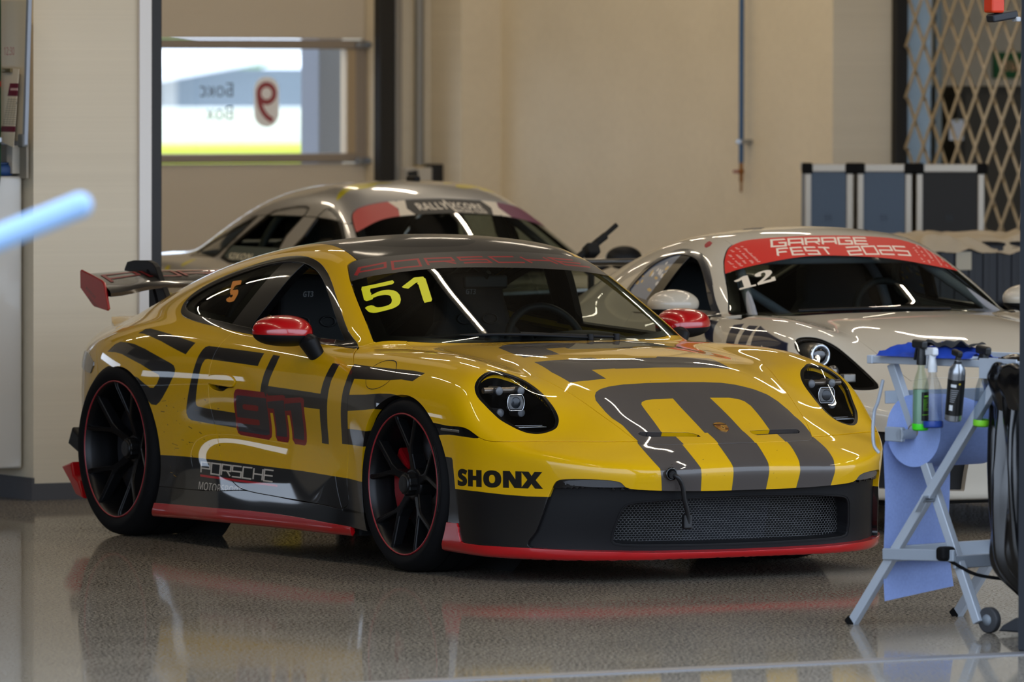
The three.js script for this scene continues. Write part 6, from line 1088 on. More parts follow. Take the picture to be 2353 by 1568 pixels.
// ---------- things at the right: folding trolley, paper roll, bottles, sack ----------
const T0 = V(3.01, 0, 0.79), TE = V(0.9656, 0, -0.2602), TU = V(-0.2602, 0, -0.9656);   // along the X frame, across to the second frame
const at = (s, y, u = 0) => T0.clone().addScaledVector(TE, s).addScaledVector(TU, u).setY(y).toArray();
const local = (p) => [p[0] - T0.x, p[1], p[2] - T0.z];
const L = (s, y, u = 0) => local(at(s, y, u));
const alu = std(0xb2bac4, 0.4, 0.15), greyBar = std(0x99a2ad, 0.5, 0.1);
{
  const t = thing('folding_trolley', 'grey aluminium folding trolley frame on crossed legs holding bottles and a black sack', 'trolley', [T0.x, 0, T0.z]);
  const UP = TU.toArray();
  for (const u of [0, 0.55]) {
    part('leg', [bar(L(0.005, 0.0, u), L(0.70, 0.905, u), 0.034, 0.030, 0.004, UP)], alu, t);
    part('leg', [bar(L(0.565, 0.035, u + 0.035), L(0.160, 0.915, u + 0.035), 0.034, 0.030, 0.004, UP)], alu, t);
    part('top_rail', [bar(L(0.085, 0.93, u), L(0.92, 0.93, u), 0.030, 0.026, 0.004, [0, 1, 0])], alu, t);
    part('rail_plate', [bar(L(0.61, 0.915, u - 0.02), L(0.78, 0.915, u - 0.02), 0.006, 0.07, 0.002, [0, 1, 0])], alu, t);
    part('pivot', [rod(L(0.365, 0.455, u - 0.03), L(0.365, 0.455, u + 0.06), 0.012, 16)], M.steel, t);
    part('pivot_plate', [bar(L(0.335, 0.41, u - 0.022), L(0.375, 0.47, u - 0.022), 0.008, 0.05, 0.003, UP)], alu, t);
    part('foot_cap', [bar(L(-0.005, 0.0, u), L(0.015, 0.018, u), 0.038, 0.034, 0.003, UP)], rubber, t);
    part('bolt', [rod(L(0.70, 0.93, u - 0.03), L(0.70, 0.93, u - 0.01), 0.008, 10)], M.steel, t);
  }
  part('cross_bar', [bar(L(0.10, 0.93, -0.02), L(0.10, 0.93, 0.60), 0.026, 0.03, 0.004)], alu, t);
  part('cross_bar', [bar(L(0.19, 0.255, 0.0), L(0.19, 0.255, 0.56), 0.014, 0.055, 0.004)], greyBar, t);
  part('cross_bar', [bar(L(0.48, 0.24, 0.0), L(0.48, 0.24, 0.58), 0.014, 0.045, 0.004)], greyBar, t);
  part('lower_rail', [bar(L(0.17, 0.255, -0.02), L(0.50, 0.265, -0.02), 0.014, 0.04, 0.004)], greyBar, t);
  part('strap_knot', [new RoundedBoxGeometry(0.05, 0.05, 0.06, 2, 0.014).translate(...L(0.46, 0.27, -0.02)), tube([L(0.47, 0.25, -0.02), L(0.52, 0.20, 0.06), L(0.57, 0.18, 0.15)], 0.006)], rubber, t);
  part('roll_hook', [tube([L(0.165, 0.86, -0.02), L(0.14, 0.78, -0.02), L(0.125, 0.75, -0.02), L(0.125, 0.63, -0.02), L(0.14, 0.605, -0.01)], 0.006)], alu, t);
  part('roll_holder', [rod(L(0.27, 0.675, -0.05), L(0.27, 0.675, 0.42), 0.018, 16), bar(L(0.20, 0.675, -0.04), L(0.28, 0.675, -0.04), 0.02, 0.05, 0.004), bar(L(0.165, 0.80, -0.01), L(0.50, 0.815, 0.5), 0.01, 0.045, 0.003)], greyBar, t);
  for (const u of [0.05, 0.55]) { const w = part('caster', [(() => { const g = lathe([[0.018, -0.014], [0.040, -0.014], [0.045, -0.009], [0.045, 0.009], [0.040, 0.014], [0.018, 0.014]], 32); return g.rotateX(Math.PI / 2).rotateY(0.263).translate(...L(0.60, 0.045, u)); })()], std(0x38393c, 0.6), t); part('caster_hub', [(() => lathe([[0, -0.016], [0.02, -0.016], [0.02, 0.016], [0, 0.016]], 20).rotateX(Math.PI / 2).rotateY(0.263).translate(...L(0.60, 0.045, u)))()], std(0x808890, 0.5), w); }
}
{ // paper roll with its hanging sheet
  const paperMap = noiseTexture(256, 256, (u, v) => { const n = noise(u * 90, v * 90, 3) * 7 + noise(u * 14, v * 14, 5) * 5; return [142 + n, 164 + n, 220 + n]; });
  const paper = std(0xffffff, 0.85, 0, { map: paperMap, side: THREE.DoubleSide });
  const [cx, cy, cz] = at(0.27, 0.685, 0.02);
  const t = thing('blue_paper_roll', 'blue paper towel roll with a long sheet hanging to the floor', 'paper roll', [cx, cy, cz]);
  const g = lathe([[0.022, 0], [0.124, 0], [0.126, 0.003], [0.126, 0.34], [0.124, 0.343], [0.022, 0.343]], 64).rotateX(-Math.PI / 2).rotateY(0.263);
  part('roll', [g], paper, t); part('core', [lathe([[0.020, -0.001], [0.024, -0.001], [0.024, 0.344], [0.020, 0.344]], 32).rotateX(-Math.PI / 2).rotateY(0.263)], std(0x8d7f6d, 0.9), t);
  const P_ = [], I = [], UV = [], n = 40, m = 12, rel = (s, y, u) => { const q = at(s, y, u); return [q[0] - cx, q[1] - cy, q[2] - cz]; };
  for (let i = 0; i <= n; i++) for (let k = 0; k <= m; k++) {
    const a = i / n, b = k / m, y0 = lerp(0.69, lerp(0.088, 0.125, b), a), s = 0.27 - 0.125 * Math.sqrt(Math.max(0, 1 - (1 - Math.min(1, a * 8)) ** 2)) * 1.0 + 0.022 * a + 0.012 * Math.sin(a * 5 + b * 1.5) * a;
    P_.push(...rel(s, y0, 0.0 + b * 0.345 + 0.006 * Math.sin(a * 7) * a)); UV.push(b * 0.4, a * 0.7);
    if (i < n && k < m) { const q = i * (m + 1) + k; I.push(q, q + 1, q + m + 1, q + 1, q + m + 2, q + m + 1); }
  }
  const o = new THREE.BufferGeometry(); o.setAttribute('position', new THREE.Float32BufferAttribute(P_, 3)); o.setAttribute('uv', new THREE.Float32BufferAttribute(UV, 2)); o.setIndex(I); o.computeVertexNormals();
  part('hanging_sheet', [o], std(0xffffff, 0.85, 0, { map: paperMap, transmission: 0.15, side: THREE.DoubleSide }), t);
}
{ // bottles hung in the trolley's rail
  const pet = (c) => new THREE.MeshPhysicalMaterial({ color: c, roughness: 0.08, transmission: 1, thickness: 0, ior: 1.45 });
  const P1 = at(0.385, 0.70, -0.035);
  const spray = (name, label, p, tilt, { body, fluid, cap, base, head, label: lab, h = 0.235, r = 0.030, level = 0.6 }) => {
    const t = thing(name, label, 'bottle', p); t.rotation.set(tilt[0], 0, tilt[1]);
    const prof = (k, top) => [[0.004, 0.002], [r * 0.9 * k, 0.002], [r * k, 0.010], [r * k, h * 0.60], [r * 0.93 * k, h * 0.68], [r * 0.70 * k, h * 0.80], [r * 0.42 * k, h * 0.90], [r * 0.38 * k, h]].filter((q) => q[1] <= top);
    part('shell', [lathe(prof(1, 9), 32)], body, t);
    if (fluid) { const q = prof(0.94, h * level); q.push([0.001, q[q.length - 1][1]]); part('liquid', [lathe(q, 32)], fluid, t); }
    if (base) part('base', [lathe([[0.001, 0], [r * 0.95, 0], [r * 1.03, 0.006], [r * 1.03, 0.022], [r * 0.98, 0.024]], 32)], base, t);
    if (lab) part('label', [new THREE.CylinderGeometry(r * 1.015, r * 1.015, h * 0.42, 28, 1, true, -0.9, 1.5).rotateY(2.0).translate(0, h * 0.36, 0)], lab, t);
    if (head) { const hd = part('spray_head', [new RoundedBoxGeometry(0.075, 0.030, 0.024, 3, 0.009).translate(-0.012, h + 0.062, 0), new THREE.CylinderGeometry(0.011, 0.017, 0.05, 20).translate(0, h + 0.032, 0)], head, t); part('trigger', [bar([-0.026, h + 0.05, 0], [-0.040, h + 0.005, 0], 0.012, 0.008, 0.003)], head, hd); part('collar', [new THREE.CylinderGeometry(0.0165, 0.0165, 0.024, 24).translate(0, h + 0.004, 0)], cap ?? head, hd); }
    return t;
  };
  const printed = (bg, lines, fg) => std(0xffffff, 0.45, 0, { side: THREE.DoubleSide, map: canvasTexture(256, 512, (c, w, h) => { c.fillStyle = bg; c.fillRect(0, 0, w, h); c.fillStyle = fg; c.fillRect(20, 400, w - 40, 12); const r = random(lines); for (let i = 0; i < 16; i++) c.fillRect(40, 120 + i * 14, 60 + r() * 110, 5); c.fillRect(60, 60, 130, 30); }) });
  const b1 = at(0.375, 0.695, -0.06); spray('spray_bottle', 'clear spray bottle with pale green liquid and a lime green base', [b1[0], b1[1], b1[2]], [0.02, -0.05], { body: pet(0xe9f2ea), fluid: std(0x7f9c8c, 0.2), base: std(hex('#3fd61c'), 0.4), head: std(0x161718, 0.45), label: printed('#141516', 3, '#7fd02a'), h: 0.235, r: 0.028, level: 0.62 });
  const b2 = at(0.435, 0.705, -0.06); spray('spray_bottle', 'clear spray bottle with milky liquid and a white trigger head', [b2[0], b2[1], b2[2]], [0, 0.03], { body: pet(0xf0f3f6), fluid: std(0x93a2b0, 0.25), base: std(hex('#1d3f8f'), 0.4), head: std(0xd4d6d8, 0.4), h: 0.20, r: 0.034, level: 0.56 });
  const b3 = at(0.535, 0.735, -0.07), can = thing('spray_can', 'leaning silver spray can with a black printed label', 'can', b3); can.rotation.set(0.04, 0, -0.20);
  part('shell', [lathe([[0.001, 0], [0.026, 0], [0.030, 0.004], [0.030, 0.165], [0.028, 0.180], [0.020, 0.196], [0.012, 0.203], [0.012, 0.215]], 36)], std(0x9a9da1, 0.25, 0.8), can);
  part('label', [new THREE.CylinderGeometry(0.0305, 0.0305, 0.125, 36, 1, true).translate(0, 0.085, 0)], std(0xffffff, 0.35, 0, { map: canvasTexture(1024, 256, (c, w, h) => { c.fillStyle = '#101112'; c.fillRect(0, 0, w, h); c.fillStyle = '#cfd1d3'; for (const x of [60, 400, 740]) { c.fillRect(x, 30, 110, 22); c.fillRect(x, 180, 70, 40); c.fillStyle = '#b7a02a'; c.fillRect(x + 150, 20, 40, 12); c.fillStyle = '#8f9194'; for (let i = 0; i < 7; i++) c.fillRect(x, 70 + i * 14, 160 - i * 12, 5); c.fillStyle = '#cfd1d3'; } }) }), can);
  part('nozzle', [new RoundedBoxGeometry(0.05, 0.022, 0.02, 2, 0.007).translate(-0.01, 0.235, 0), new THREE.CylinderGeometry(0.009, 0.014, 0.03, 18).translate(0, 0.215, 0)], std(0x121213, 0.5), can);
  const b4 = at(0.60, 0.715, 0.0); spray('spray_bottle', 'white bottle with a lime green foot behind the silver can', [b4[0], b4[1], b4[2]], [0, -0.10], { body: pet(0xdfe4e8), fluid: std(0x9aa5ad, 0.3), base: std(hex('#7fd02a'), 0.4), head: std(0x121213, 0.5), h: 0.20, r: 0.027, level: 0.5 });
  void P1;
}
function crumpled(fn, nu, nv, material, name, parent) {
  const P_ = [], I = [], UV = []; for (let i = 0; i <= nu; i++) for (let k = 0; k <= nv; k++) { P_.push(...fn(i / nu, k / nv)); UV.push(i / nu, k / nv); if (i < nu && k < nv) { const q = i * (nv + 1) + k; I.push(q, q + nv + 1, q + 1, q + 1, q + nv + 1, q + nv + 2); } }
  const o = new THREE.BufferGeometry(); o.setAttribute('position', new THREE.Float32BufferAttribute(P_, 3)); o.setAttribute('uv', new THREE.Float32BufferAttribute(UV, 2)); o.setIndex(I); o.computeVertexNormals(); return part(name, [o], material, parent);
}
{ // blue cloth lying on the rail
  const c = at(0.36, 0.95, 0.05), t = thing('blue_cloth', 'crumpled dark blue microfibre cloth lying on the trolley rail', 'cloth', c);
  crumpled((a, b) => { const s = (a - 0.5) * 0.42, u = (b - 0.5) * 0.22; return [TE.x * s + TU.x * u, Math.max(-0.004, 0.030 + 0.035 * noise(a * 4, b * 3, 2) + 0.018 * noise(a * 9, b * 8, 5) - 0.06 * (Math.abs(b - 0.5) * 2) ** 3 - 0.02 * (Math.abs(a - 0.5) * 2) ** 4), TE.z * s + TU.z * u]; }, 40, 24, std(hex('#123a9c'), 0.95, 0, { side: THREE.DoubleSide }), 'sheet', t);
  crumpled((a, b) => { const s = 0.05 + (a - 0.5) * 0.2, u = (b - 0.5) * 0.16; return [TE.x * s + TU.x * u, 0.04 + 0.03 * noise(a * 4, b * 3, 12), TE.z * s + TU.z * u]; }, 20, 16, std(hex('#16181c'), 0.9, 0, { side: THREE.DoubleSide }), 'lining', t);
}
{ // rubbish sack hanging in the frame, and the wheeled foot under it
  const film = std(0x0b0b0d, 0.22, 0, { clearcoat: 0.6, clearcoatRoughness: 0.15, side: THREE.DoubleSide });
  const c = at(0.79, 0, 0.22), t = thing('rubbish_sack', 'black plastic rubbish sack hanging from the trolley frame with vertical folds', 'sack', [c[0], 0.075, c[2]]);
  crumpled((a, b) => {
    const th = a * 6.28318, y = b * 0.86, low = 1 - smooth(0.0, 0.30, b), f = 0.016 * Math.sin(th * 17 + 2 * noise(b * 3, th, 1)) * smooth(0, 0.2, b) + 0.022 * noise(Math.cos(th) * 4, Math.sin(th) * 4, b * 1.4) + 0.008 * Math.sin(th * 31 + b * 3);
    const r1 = (0.245 * (1 - 0.55 * low * low) + f), r2 = (0.24 * (1 - 0.55 * low * low) + f); const s = Math.cos(th) * r1, u = Math.sin(th) * r2;
    return [TE.x * s + TU.x * u, y + 0.02 * noise(Math.cos(th) * 3, Math.sin(th) * 3, 9) * (1 - b), TE.z * s + TU.z * u];
  }, 220, 60, film, 'sack_body', t);
  crumpled((a, b) => { const th = a * 6.28318, r = 0.245 + 0.035 * Math.sin(b * 3.1) + 0.02 * noise(Math.cos(th) * 5, Math.sin(th) * 5, b * 3), y = 0.86 + 0.045 * Math.sin(b * 3.14) - b * 0.16 + 0.02 * noise(Math.cos(th) * 6, Math.sin(th) * 6, 3 + b); const s = Math.cos(th) * r, u = Math.sin(th) * r; return [TE.x * s + TU.x * u, y, TE.z * s + TU.z * u]; }, 160, 16, film, 'sack_rim', t);
  crumpled((a, b) => { const th = a * 6.28318, r = b * 0.23; return [TE.x * Math.cos(th) * r + TU.x * Math.sin(th) * r, 0.86 + 0.06 * (1 - b) + 0.05 * noise(Math.cos(th) * r * 14, Math.sin(th) * r * 14, 4), TE.z * Math.cos(th) * r + TU.z * Math.sin(th) * r]; }, 60, 18, film, 'sack_top', t);
  const d = at(0.80, 0, 0.12), f = thing('trolley_dolly', 'dark grey plastic wheeled foot under the black sack', 'dolly', d);
  part('base', [prism([[-0.13, 0.012], [0.24, 0.012], [0.24, 0.085], [0.02, 0.082], [-0.06, 0.060], [-0.11, 0.035]], 0.22, 0.012).rotateY(0.263)], std(0x33363b, 0.55), f);
  for (const s of [-1, 1]) part('wheel', [lathe([[0.001, -0.012], [0.024, -0.012], [0.026, 0], [0.024, 0.012], [0.001, 0.012]], 24).rotateX(Math.PI / 2).rotateY(0.263).translate(0.10 * 0.96 - 0.26 * 0.1 * s, 0.026, -0.03 - 0.11 * s)], rubber, f);
}
// ---------- things along the walls ----------
{ // blue air pipe on the right wall
  const t = thing('air_pipe', 'blue vertical air pipe with a brass tap on the beige wall', 'pipe', [-11.72, 0, -7.84]);
  part('pipe', [rod([0, 1.36, 0], [0, 4.9, 0], 0.015, 16)], std(hex('#2d5480'), 0.4), t);
  part('clip', [block(-0.03, 0.03, 1.47, 1.495, -0.06, 0.02, 0.004)], M.steel, t); part('clip', [block(-0.03, 0.03, 3.0, 3.03, -0.06, 0.02, 0.004)], M.steel, t);
  part('tap', [rod([0, 1.25, 0], [0, 1.36, 0], 0.012, 14), new THREE.SphereGeometry(0.02, 16, 12).translate(0, 1.31, 0), rod([0, 1.19, 0], [0, 1.25, 0], 0.007, 10)], std(hex('#8a5c30'), 0.35, 0.8), t);
  part('tap_lever', [block(-0.05, 0.01, 1.30, 1.318, 0.015, 0.028, 0.004)], std(hex('#8c3a2a'), 0.5), t);
}
{ // grey conduit and door control box by the back corner
  const t = thing('grey_conduit', 'grey vertical conduit beside the back door', 'pipe', [-14.95, 0, -7.51]);
  part('tube', [rod([0, 1.28, 0], [0, 4.9, 0], 0.03, 16)], std(0x8d8c88, 0.45, 0.4), t); part('sleeve', [rod([0, 1.24, 0], [0, 1.30, 0], 0.034, 16)], std(0xa88a3a, 0.5), t);
  const b = thing('door_control_box', 'small white control box with a dark display by the back door', 'control box', [-14.90, 1.21, -7.46]);
  part('case', [new RoundedBoxGeometry(0.10, 0.16, 0.18, 3, 0.01)], std(0xc9c4ba, 0.5), b); part('display', [new RoundedBoxGeometry(0.012, 0.075, 0.075, 2, 0.004).rotateX(0.15).translate(0.055, 0.025, 0.05)], std(0x1c2126, 0.2), b); part('switch_block', [block(-0.05, 0.06, -0.08, 0.10, -0.17, -0.09, 0.008)], std(0x16171a, 0.5), b);
}
{ // flight cases
  const navy = std(hex('#44566c'), 0.5), black = std(0x121315, 0.6), prof = std(0xb3aca0, 0.38, 0.5);
  const make = (label, z0, z1, x, panel) => {
    const mid = (z0 + z1) / 2, t = thing('flight_case', label, 'flight case', [-9.0 + 0.4985 * mid, 0, -6.565 - 0.8669 * mid], -0.5219), w = (z1 - z0) / 2, H = 1.40, d = 0.62, e = 0.022;
    part('panel', [block(-d, -0.006, 0.10, H - 0.01, -w + 0.006, w - 0.006)], panel, t);
    for (const y of [0.115, H - 0.022]) { part('edge', [block(-0.024, 0.002, y - e, y + e, -w, w, 0.005)], prof, t); part('edge', [block(-d, -0.02, y - e, y + e, w - 0.022, w + 0.002, 0.005)], prof, t); }
    for (const s of [-1, 1]) part('edge', [block(-0.024, 0.002, 0.10, H, s * w - (s > 0 ? 0.034 : 0), s * w + (s > 0 ? 0 : 0.034), 0.005)], prof, t);
    for (const s of [-1, 1]) for (const y of [0.12, H - 0.025]) part('corner_cap', [new RoundedBoxGeometry(0.05, 0.06, 0.06, 2, 0.012).translate(-0.012, y, s * (w - 0.012))], rubber, t);
    part('print', [new THREE.PlaneGeometry(0.11, 0.06).rotateY(Math.PI / 2).translate(-0.004, 1.11, 0)], std(0xffffff, 0.6, 0, { alphaTest: 0.5, map: canvasTexture(128, 64, (c) => { c.clearRect(0, 0, 128, 64); c.fillStyle = '#22303f'; c.font = '44px sans-serif'; c.fillText('55', 36, 48); }) }), t);
    for (const [x2, s] of [[-0.1, 1], [-0.1, -1], [-0.52, 1], [-0.52, -1]]) part('caster', [rod([x2, 0.05, s * w * 0.7 - 0.015], [x2, 0.05, s * w * 0.7 + 0.015], 0.05, 18), block(x2 - 0.03, x2 + 0.03, 0.09, 0.11, s * w * 0.7 - 0.03, s * w * 0.7 + 0.03)], rubber, t);
    return t;
  };
  make('blue panelled flight case by the beige wall, leftmost of three', 0, 0.258, 0, navy); make('blue panelled flight case between another blue one and a black one', 0.282, 0.575, 0, navy); make('black panelled flight case by the lattice gate, rightmost of three', 0.600, 0.965, 0, black);
}
{ // covered black bin stack behind the white coupe
  const t = thing('covered_crate_stack', 'stack of black crates under a beige cloth behind the white coupe', 'crates', [-6.35, 0, -5.78]);
  for (const [y0, y1] of [[0.0, 0.36], [0.37, 0.72], [0.73, 1.06]]) { part('crate', [block(-0.35, 0.35, y0, y1, -0.52, 0.42, 0.03), ...[...Array(11)].map((_, i) => block(0.345, 0.358, y0 + 0.03, y1 - 0.03, -0.49 + i * 0.085, -0.455 + i * 0.085, 0.004))], std(0x10131c, 0.45), t); }
  part('paper_label', [block(0.356, 0.362, 0.92, 1.01, 0.13, 0.22)], std(0xb9b2a0, 0.8), t);
  crumpled((a, b) => { const z = -0.62 + 1.14 * a, x = -0.42 + 0.86 * b, e = Math.max(Math.abs(a - 0.46) * 2.0 - 0.86, 0), f = Math.max(b - 0.86, 0); return [x - f * 0.45, 1.085 + 0.03 * noise(a * 5, b * 5, 6) + 0.02 * noise(a * 14, b * 12, 8) - e * 1.3 - f * 0.55, z]; }, 60, 40, std(0xb5a68f, 0.95, 0, { side: THREE.DoubleSide }), 'beige_cloth', t);
}
{ // black tool arm showing above the yellow roof
  const t = thing('boom_arm', 'black boom arm with a clamp leaning behind the yellow coupe', 'stand', [-5.35, 0, -3.08]);
  part('pole', [rod([0, 0.02, 0], [0, 0.95, 0], 0.016, 12)], dark, t); part('boom', [rod([-0.02, 0.985, 0.12], [0.0, 1.13, -0.08], 0.018, 12), rod([0.0, 1.12, -0.06], [0.0, 1.18, -0.14], 0.012, 12)], dark, t);
  part('clamp', [new RoundedBoxGeometry(0.07, 0.06, 0.07, 3, 0.015).rotateZ(0.5).translate(0.0, 1.06, 0.0), rod([0.0, 1.0, 0.05], [0.0, 0.985, -0.02], 0.012, 10), new THREE.TorusGeometry(0.03, 0.01, 10, 20).rotateY(1).translate(0.0, 0.98, 0.0)], dark, t);
  for (let k = 0; k < 3; k++) { const a = k * 2.094 + 0.4; part('stand_leg', [rod([0, 0.30, 0], [Math.cos(a) * 0.32, 0.012, Math.sin(a) * 0.32], 0.011, 10)], dark, t); }
}
{ // lattice gate and what stands behind it
  const gate = thing('lattice_gate', 'folding metal lattice gate with diamond openings at the right', 'gate', [-10.80, 0, -8.34]);
  const iron = std(0xc0ad8c, 0.4, 0.4), dx = 0.178, dy = 0.145;
  part('end_post', [block(-0.02, 0.03, 0, 4.6, -0.03, 0.05, 0.004)], std(0x191817, 0.6), gate);
  let n = 0;
  for (let k = -40; k < 40; k++) for (const s of [1, -1]) {
    // each slat runs diagonally over the whole width, drawn down to the floor and up out of view
    const x0 = 0.06, x1 = 2.6, y0 = k * dy * 2, slope = s * dy * 2 / dx, ya = y0, yb = y0 + slope * (x1 - x0); const lo = 0.05, hi = 3.2;
    let ta = 0, tb = 1; const cutY = (yy) => (yy - ya) / (yb - ya); const t0 = cutY(lo), t1 = cutY(hi); ta = Math.max(0, Math.min(t0, t1)); tb = Math.min(1, Math.max(t0, t1)); if (tb - ta < 0.02) continue;
    const p = (t) => [x0 + (x1 - x0) * t, ya + (yb - ya) * t, s * 0.008]; part('slat', [bar(p(ta), p(tb), 0.020, 0.006, 0, [0, 0, 1])], iron, gate); n++;
  }
  void n;
  const rail = std(0x8b99a0, 0.35, 0.6);
  const up = thing('slotted_upright', 'galvanised upright with round holes behind the lattice gate', 'upright', [-11.3, 0, -8.75]);
  const sh = new THREE.Shape([[-0.10, 0], [0.10, 0], [0.10, 3.6], [-0.10, 3.6]].map((p) => new THREE.Vector2(...p))); for (let k = 0; k < 22; k++) sh.holes.push(new THREE.Path().absellipse(0, 0.2 + k * 0.155, 0.045, 0.05, 0, 6.2832));
  part('channel', [new THREE.ExtrudeGeometry(sh, { depth: 0.01, bevelEnabled: false, curveSegments: 16 }).rotateY(Math.PI / 3)], rail, up); part('channel_flange', [block(0.05, 0.09, 0, 3.6, -0.14, -0.10, 0.004)], rail, up);
  const cab = thing('tool_cabinet', 'tall dark tool cabinet seen through the lattice gate', 'cabinet', [-12.2, 0, -10.07]);
  part('case', [block(-0.3, 0.3, 0.08, 1.80, -1.1, 0.62, 0.01)], std(0x39362f, 0.6), cab); part('plinth', [block(-0.28, 0.28, 0, 0.08, -1.08, 0.60)], dark, cab); part('door', [block(0.30, 0.315, 0.12, 1.76, -0.22, 0.58, 0.004)], std(0x423e35, 0.5), cab); part('door', [block(0.30, 0.315, 0.12, 1.76, -1.06, -0.25, 0.004)], std(0x423e35, 0.5), cab); part('handle', [block(0.315, 0.34, 0.9, 1.05, -0.20, -0.18, 0.004)], M.steel, cab);
  const sign = thing('exit_sign', 'green exit sign on the wall behind the lattice gate', 'sign', [-14.985, 1.92, -12.0]);
  part('plate', [new RoundedBoxGeometry(0.02, 0.17, 0.50, 2, 0.006)], std(hex('#1c6b3a'), 0.5), sign); part('print', [new THREE.PlaneGeometry(0.48, 0.15).rotateY(Math.PI / 2).translate(0.0115, 0, 0)], std(0xffffff, 0.6, 0, { alphaTest: 0.5, map: canvasTexture(256, 80, (c) => { c.clearRect(0, 0, 256, 80); c.fillStyle = '#e7b48c'; c.font = 'bold 52px sans-serif'; c.fillText('ВЫХОД', 24, 60); }) }), sign);
  const note = thing('paper_note', 'white paper note hanging behind the lattice gate', 'paper', [-11.35, 1.55, -9.08]); part('sheet', [block(0, 0.004, -0.06, 0.06, -0.05, 0.05)], std(0xe8ecf2, 0.8), note); part('tape', [block(0.004, 0.006, 0.045, 0.065, -0.015, 0.015)], std(0xb9b29a, 0.5), note);
}
{ // red handle tool hanging at the top right, in front
  const t = thing('red_work_lamp', 'orange red work lamp with a black foot hanging at the upper right', 'work lamp', [2.6, 2.14, -0.07]);
  part('body', [block(-0.03, 0.03, 0.0, 0.5, -0.028, 0.028, 0.01)], std(hex('#d8390f'), 0.4), t); part('foot', [new RoundedBoxGeometry(0.05, 0.030, 0.11, 3, 0.008).rotateX(0.16).translate(0, -0.012, -0.035)], std(0x1d1f24, 0.5), t); part('foot_tip', [new RoundedBoxGeometry(0.035, 0.018, 0.02, 2, 0.005).translate(0.012, -0.022, -0.088)], std(0xb9bcc0, 0.4), t); part('hanger', [rod([0, 0.5, 0], [0, 2.0, 0], 0.004, 8)], M.steel, t);
}
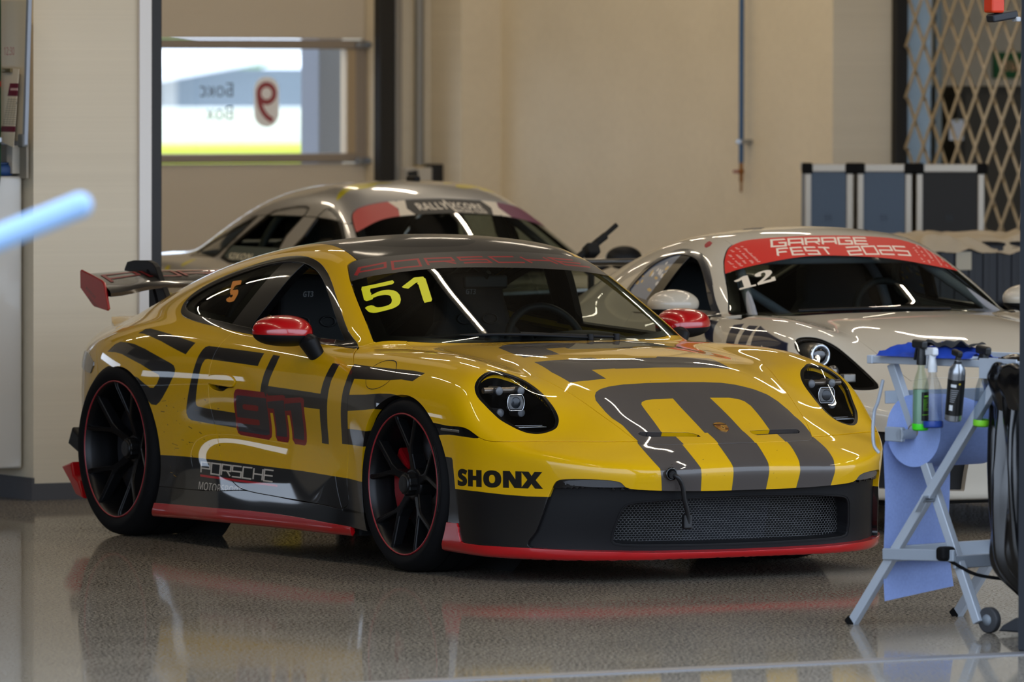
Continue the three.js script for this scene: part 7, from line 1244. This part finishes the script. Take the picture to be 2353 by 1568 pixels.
{ // left: green pipe, whiteboard, poster, cabinet
  const z = 0.165;
  const hose = thing('green_pipe', 'thick dark green pipe with a red band at the left edge', 'pipe', [-4.80, 0, 0.32]);
  part('pipe', [tube([[0.0, 4.9, 0], [0.0, 3, 0], [0.0, 1.50, 0], [0.0, 1.42, 0.002], [-0.015, 1.35, 0.02], [-0.06, 1.28, 0.08], [-0.16, 1.24, 0.20]], 0.036, { sides: 20, per: 12 })], std(hex('#0e4a28'), 0.45), hose);
  part('band', [rod([0, 1.838, 0], [0, 1.862, 0], 0.0372, 24)], std(hex('#b52a1a'), 0.5), hose); part('clamp', [rod([0, 1.595, 0], [0, 1.612, 0], 0.039, 24), block(0.02, 0.07, 1.59, 1.615, -0.012, 0.012, 0.004)], M.steel, hose);
  const wb = thing('whiteboard', 'tilted whiteboard with red notes at the upper left', 'whiteboard', [-4.72, 1.60, 0.235]); wb.rotation.set(0, 0, 0);
  const B = [[0.06, 0.0], [0.10, 0.62], [-0.38, 0.62], [-0.46, 0.0]];
  part('board', [prism(B, 0.012, 0.002)], std(0xffffff, 0.35, 0, { map: canvasTexture(512, 512, (c, w, h) => { c.fillStyle = '#d6c8ac'; c.fillRect(0, 0, w, h); c.strokeStyle = '#b34a3c'; c.lineWidth = 5; c.font = '40px sans-serif'; c.fillStyle = '#b34a3c'; c.fillText('12:30', 300, 200); c.fillText('21:00', 295, 280); c.fillStyle = '#3c4f8c'; for (let i = 0; i < 5; i++) c.fillRect(90 + i * 8, 40 + i * 40, 30, 8); }) }), wb);
  { const g = wb.children[0].geometry, p = g.attributes.position, uv = g.attributes.uv; for (let i = 0; i < p.count; i++) uv.setXY(i, (p.getX(i) + 0.46) / 0.56, p.getY(i) / 0.62); }
  part('frame', [bar([0.07, -0.02, 0], [0.112, 0.64, 0], 0.02, 0.022, 0.004), bar([-0.47, -0.012, 0], [0.07, -0.012, 0], 0.02, 0.02, 0.004)], std(0x9aa0aa, 0.4, 0.4), wb); part('corner', [new RoundedBoxGeometry(0.05, 0.06, 0.03, 2, 0.008).translate(0.055, 0.0, 0.004)], std(0x6d6f6e, 0.6), wb);
  const ps = thing('schedule_poster', 'paper schedule with dark red bands clipped to the whiteboard', 'poster', [-4.735, 1.585, 0.26]);
  part('sheet', [prism([[0.02, -0.015], [0.075, 0.33], [-0.115, 0.345], [-0.17, 0.02]], 0.004)], std(0xffffff, 0.7, 0, { map: canvasTexture(256, 512, (c, w, h) => { c.fillStyle = '#e2d5bd'; c.fillRect(0, 0, w, h); c.fillStyle = '#6d1832'; c.fillRect(40, 110, 180, 80); c.fillRect(40, 380, 180, 36); c.fillStyle = '#d8b7b0'; c.fillRect(60, 140, 90, 14); c.fillStyle = '#8f8570'; for (let y = 210; y < 370; y += 14) c.fillRect(50, y, 160, 3); for (let x = 60; x < 220; x += 34) c.fillRect(x, 200, 3, 170); }) }), ps);
  { const g = ps.children[0].geometry, p = g.attributes.position, uv = g.attributes.uv; for (let i = 0; i < p.count; i++) { const y = p.getY(i), v = (y + 0.015) / 0.36; uv.setXY(i, (p.getX(i) - 0.16 * v + 0.17) / 0.21, v); } }
  part('clip', [new RoundedBoxGeometry(0.09, 0.018, 0.014, 2, 0.004).translate(-0.03, 0.325, 0.006)], std(0x8d7c57, 0.4, 0.6), ps);
  const cb = thing('white_wall_cabinet', 'tall white wall cabinet with a round plate at the left edge', 'cabinet', [-5.0, 0, z]);
  part('case', [new RoundedBoxGeometry(0.42, 1.30, 0.16, 3, 0.012).translate(-0.03, 0.79, 0.08)], std(0xcfcbc2, 0.25, 0, { clearcoat: 0.5 }), cb); part('round_plate', [rod([-0.02, 1.31, 0.158], [-0.02, 1.31, 0.166], 0.075, 32)], std(0xa9a49a, 0.4), cb);
  const bl = thing('blue_box', 'small blue box standing on the white wall cabinet', 'box', [-4.98, 1.44, 0.25]); part('tub', [new RoundedBoxGeometry(0.28, 0.05, 0.12, 3, 0.02).translate(0, 0.026, 0)], std(hex('#21477f'), 0.5), bl); part('lid', [new RoundedBoxGeometry(0.25, 0.012, 0.10, 2, 0.005).translate(0, 0.056, 0)], std(hex('#1b3a68'), 0.5), bl);
  const bk = thing('wall_bracket', 'grey wall bracket with a clear bag under the whiteboard', 'bracket', [-4.86, 1.45, z + 0.01]); part('plate', [block(-0.16, 0.10, -0.02, 0.14, -0.012, 0.0, 0.003)], std(0x9b9384, 0.6), bk); part('post', [block(-0.02, 0.04, 0, 0.14, 0, 0.04, 0.006)], std(0xb9b2a4, 0.5), bk);
}
{ // pale blue bar blurred in the foreground, an arm of a stand that is out of view
  const t = thing('blue_stand_arm', 'pale blue padded arm out of focus in the left foreground', 'stand', [11.30, 0, 8.62]);
  const blue = std(hex('#8fb1d8'), 0.5);
  part('arm', [rod([0.0, 1.44, 0.0], [0.262, 1.686, -0.545], 0.026, 20), new THREE.SphereGeometry(0.026, 20, 14).translate(0.262, 1.686, -0.545), new THREE.SphereGeometry(0.026, 20, 14).translate(0, 1.44, 0)], blue, t);
  part('pole', [rod([0, 0.02, 0], [0, 1.46, 0], 0.018, 16)], M.steel, t); part('foot', [rod([0, 0, 0], [0, 0.03, 0], 0.18, 32)], dark, t);
}
scene.traverse((o) => { if (o.isLight) { o.castShadow = true; } });
renderer.render(scene, camera);
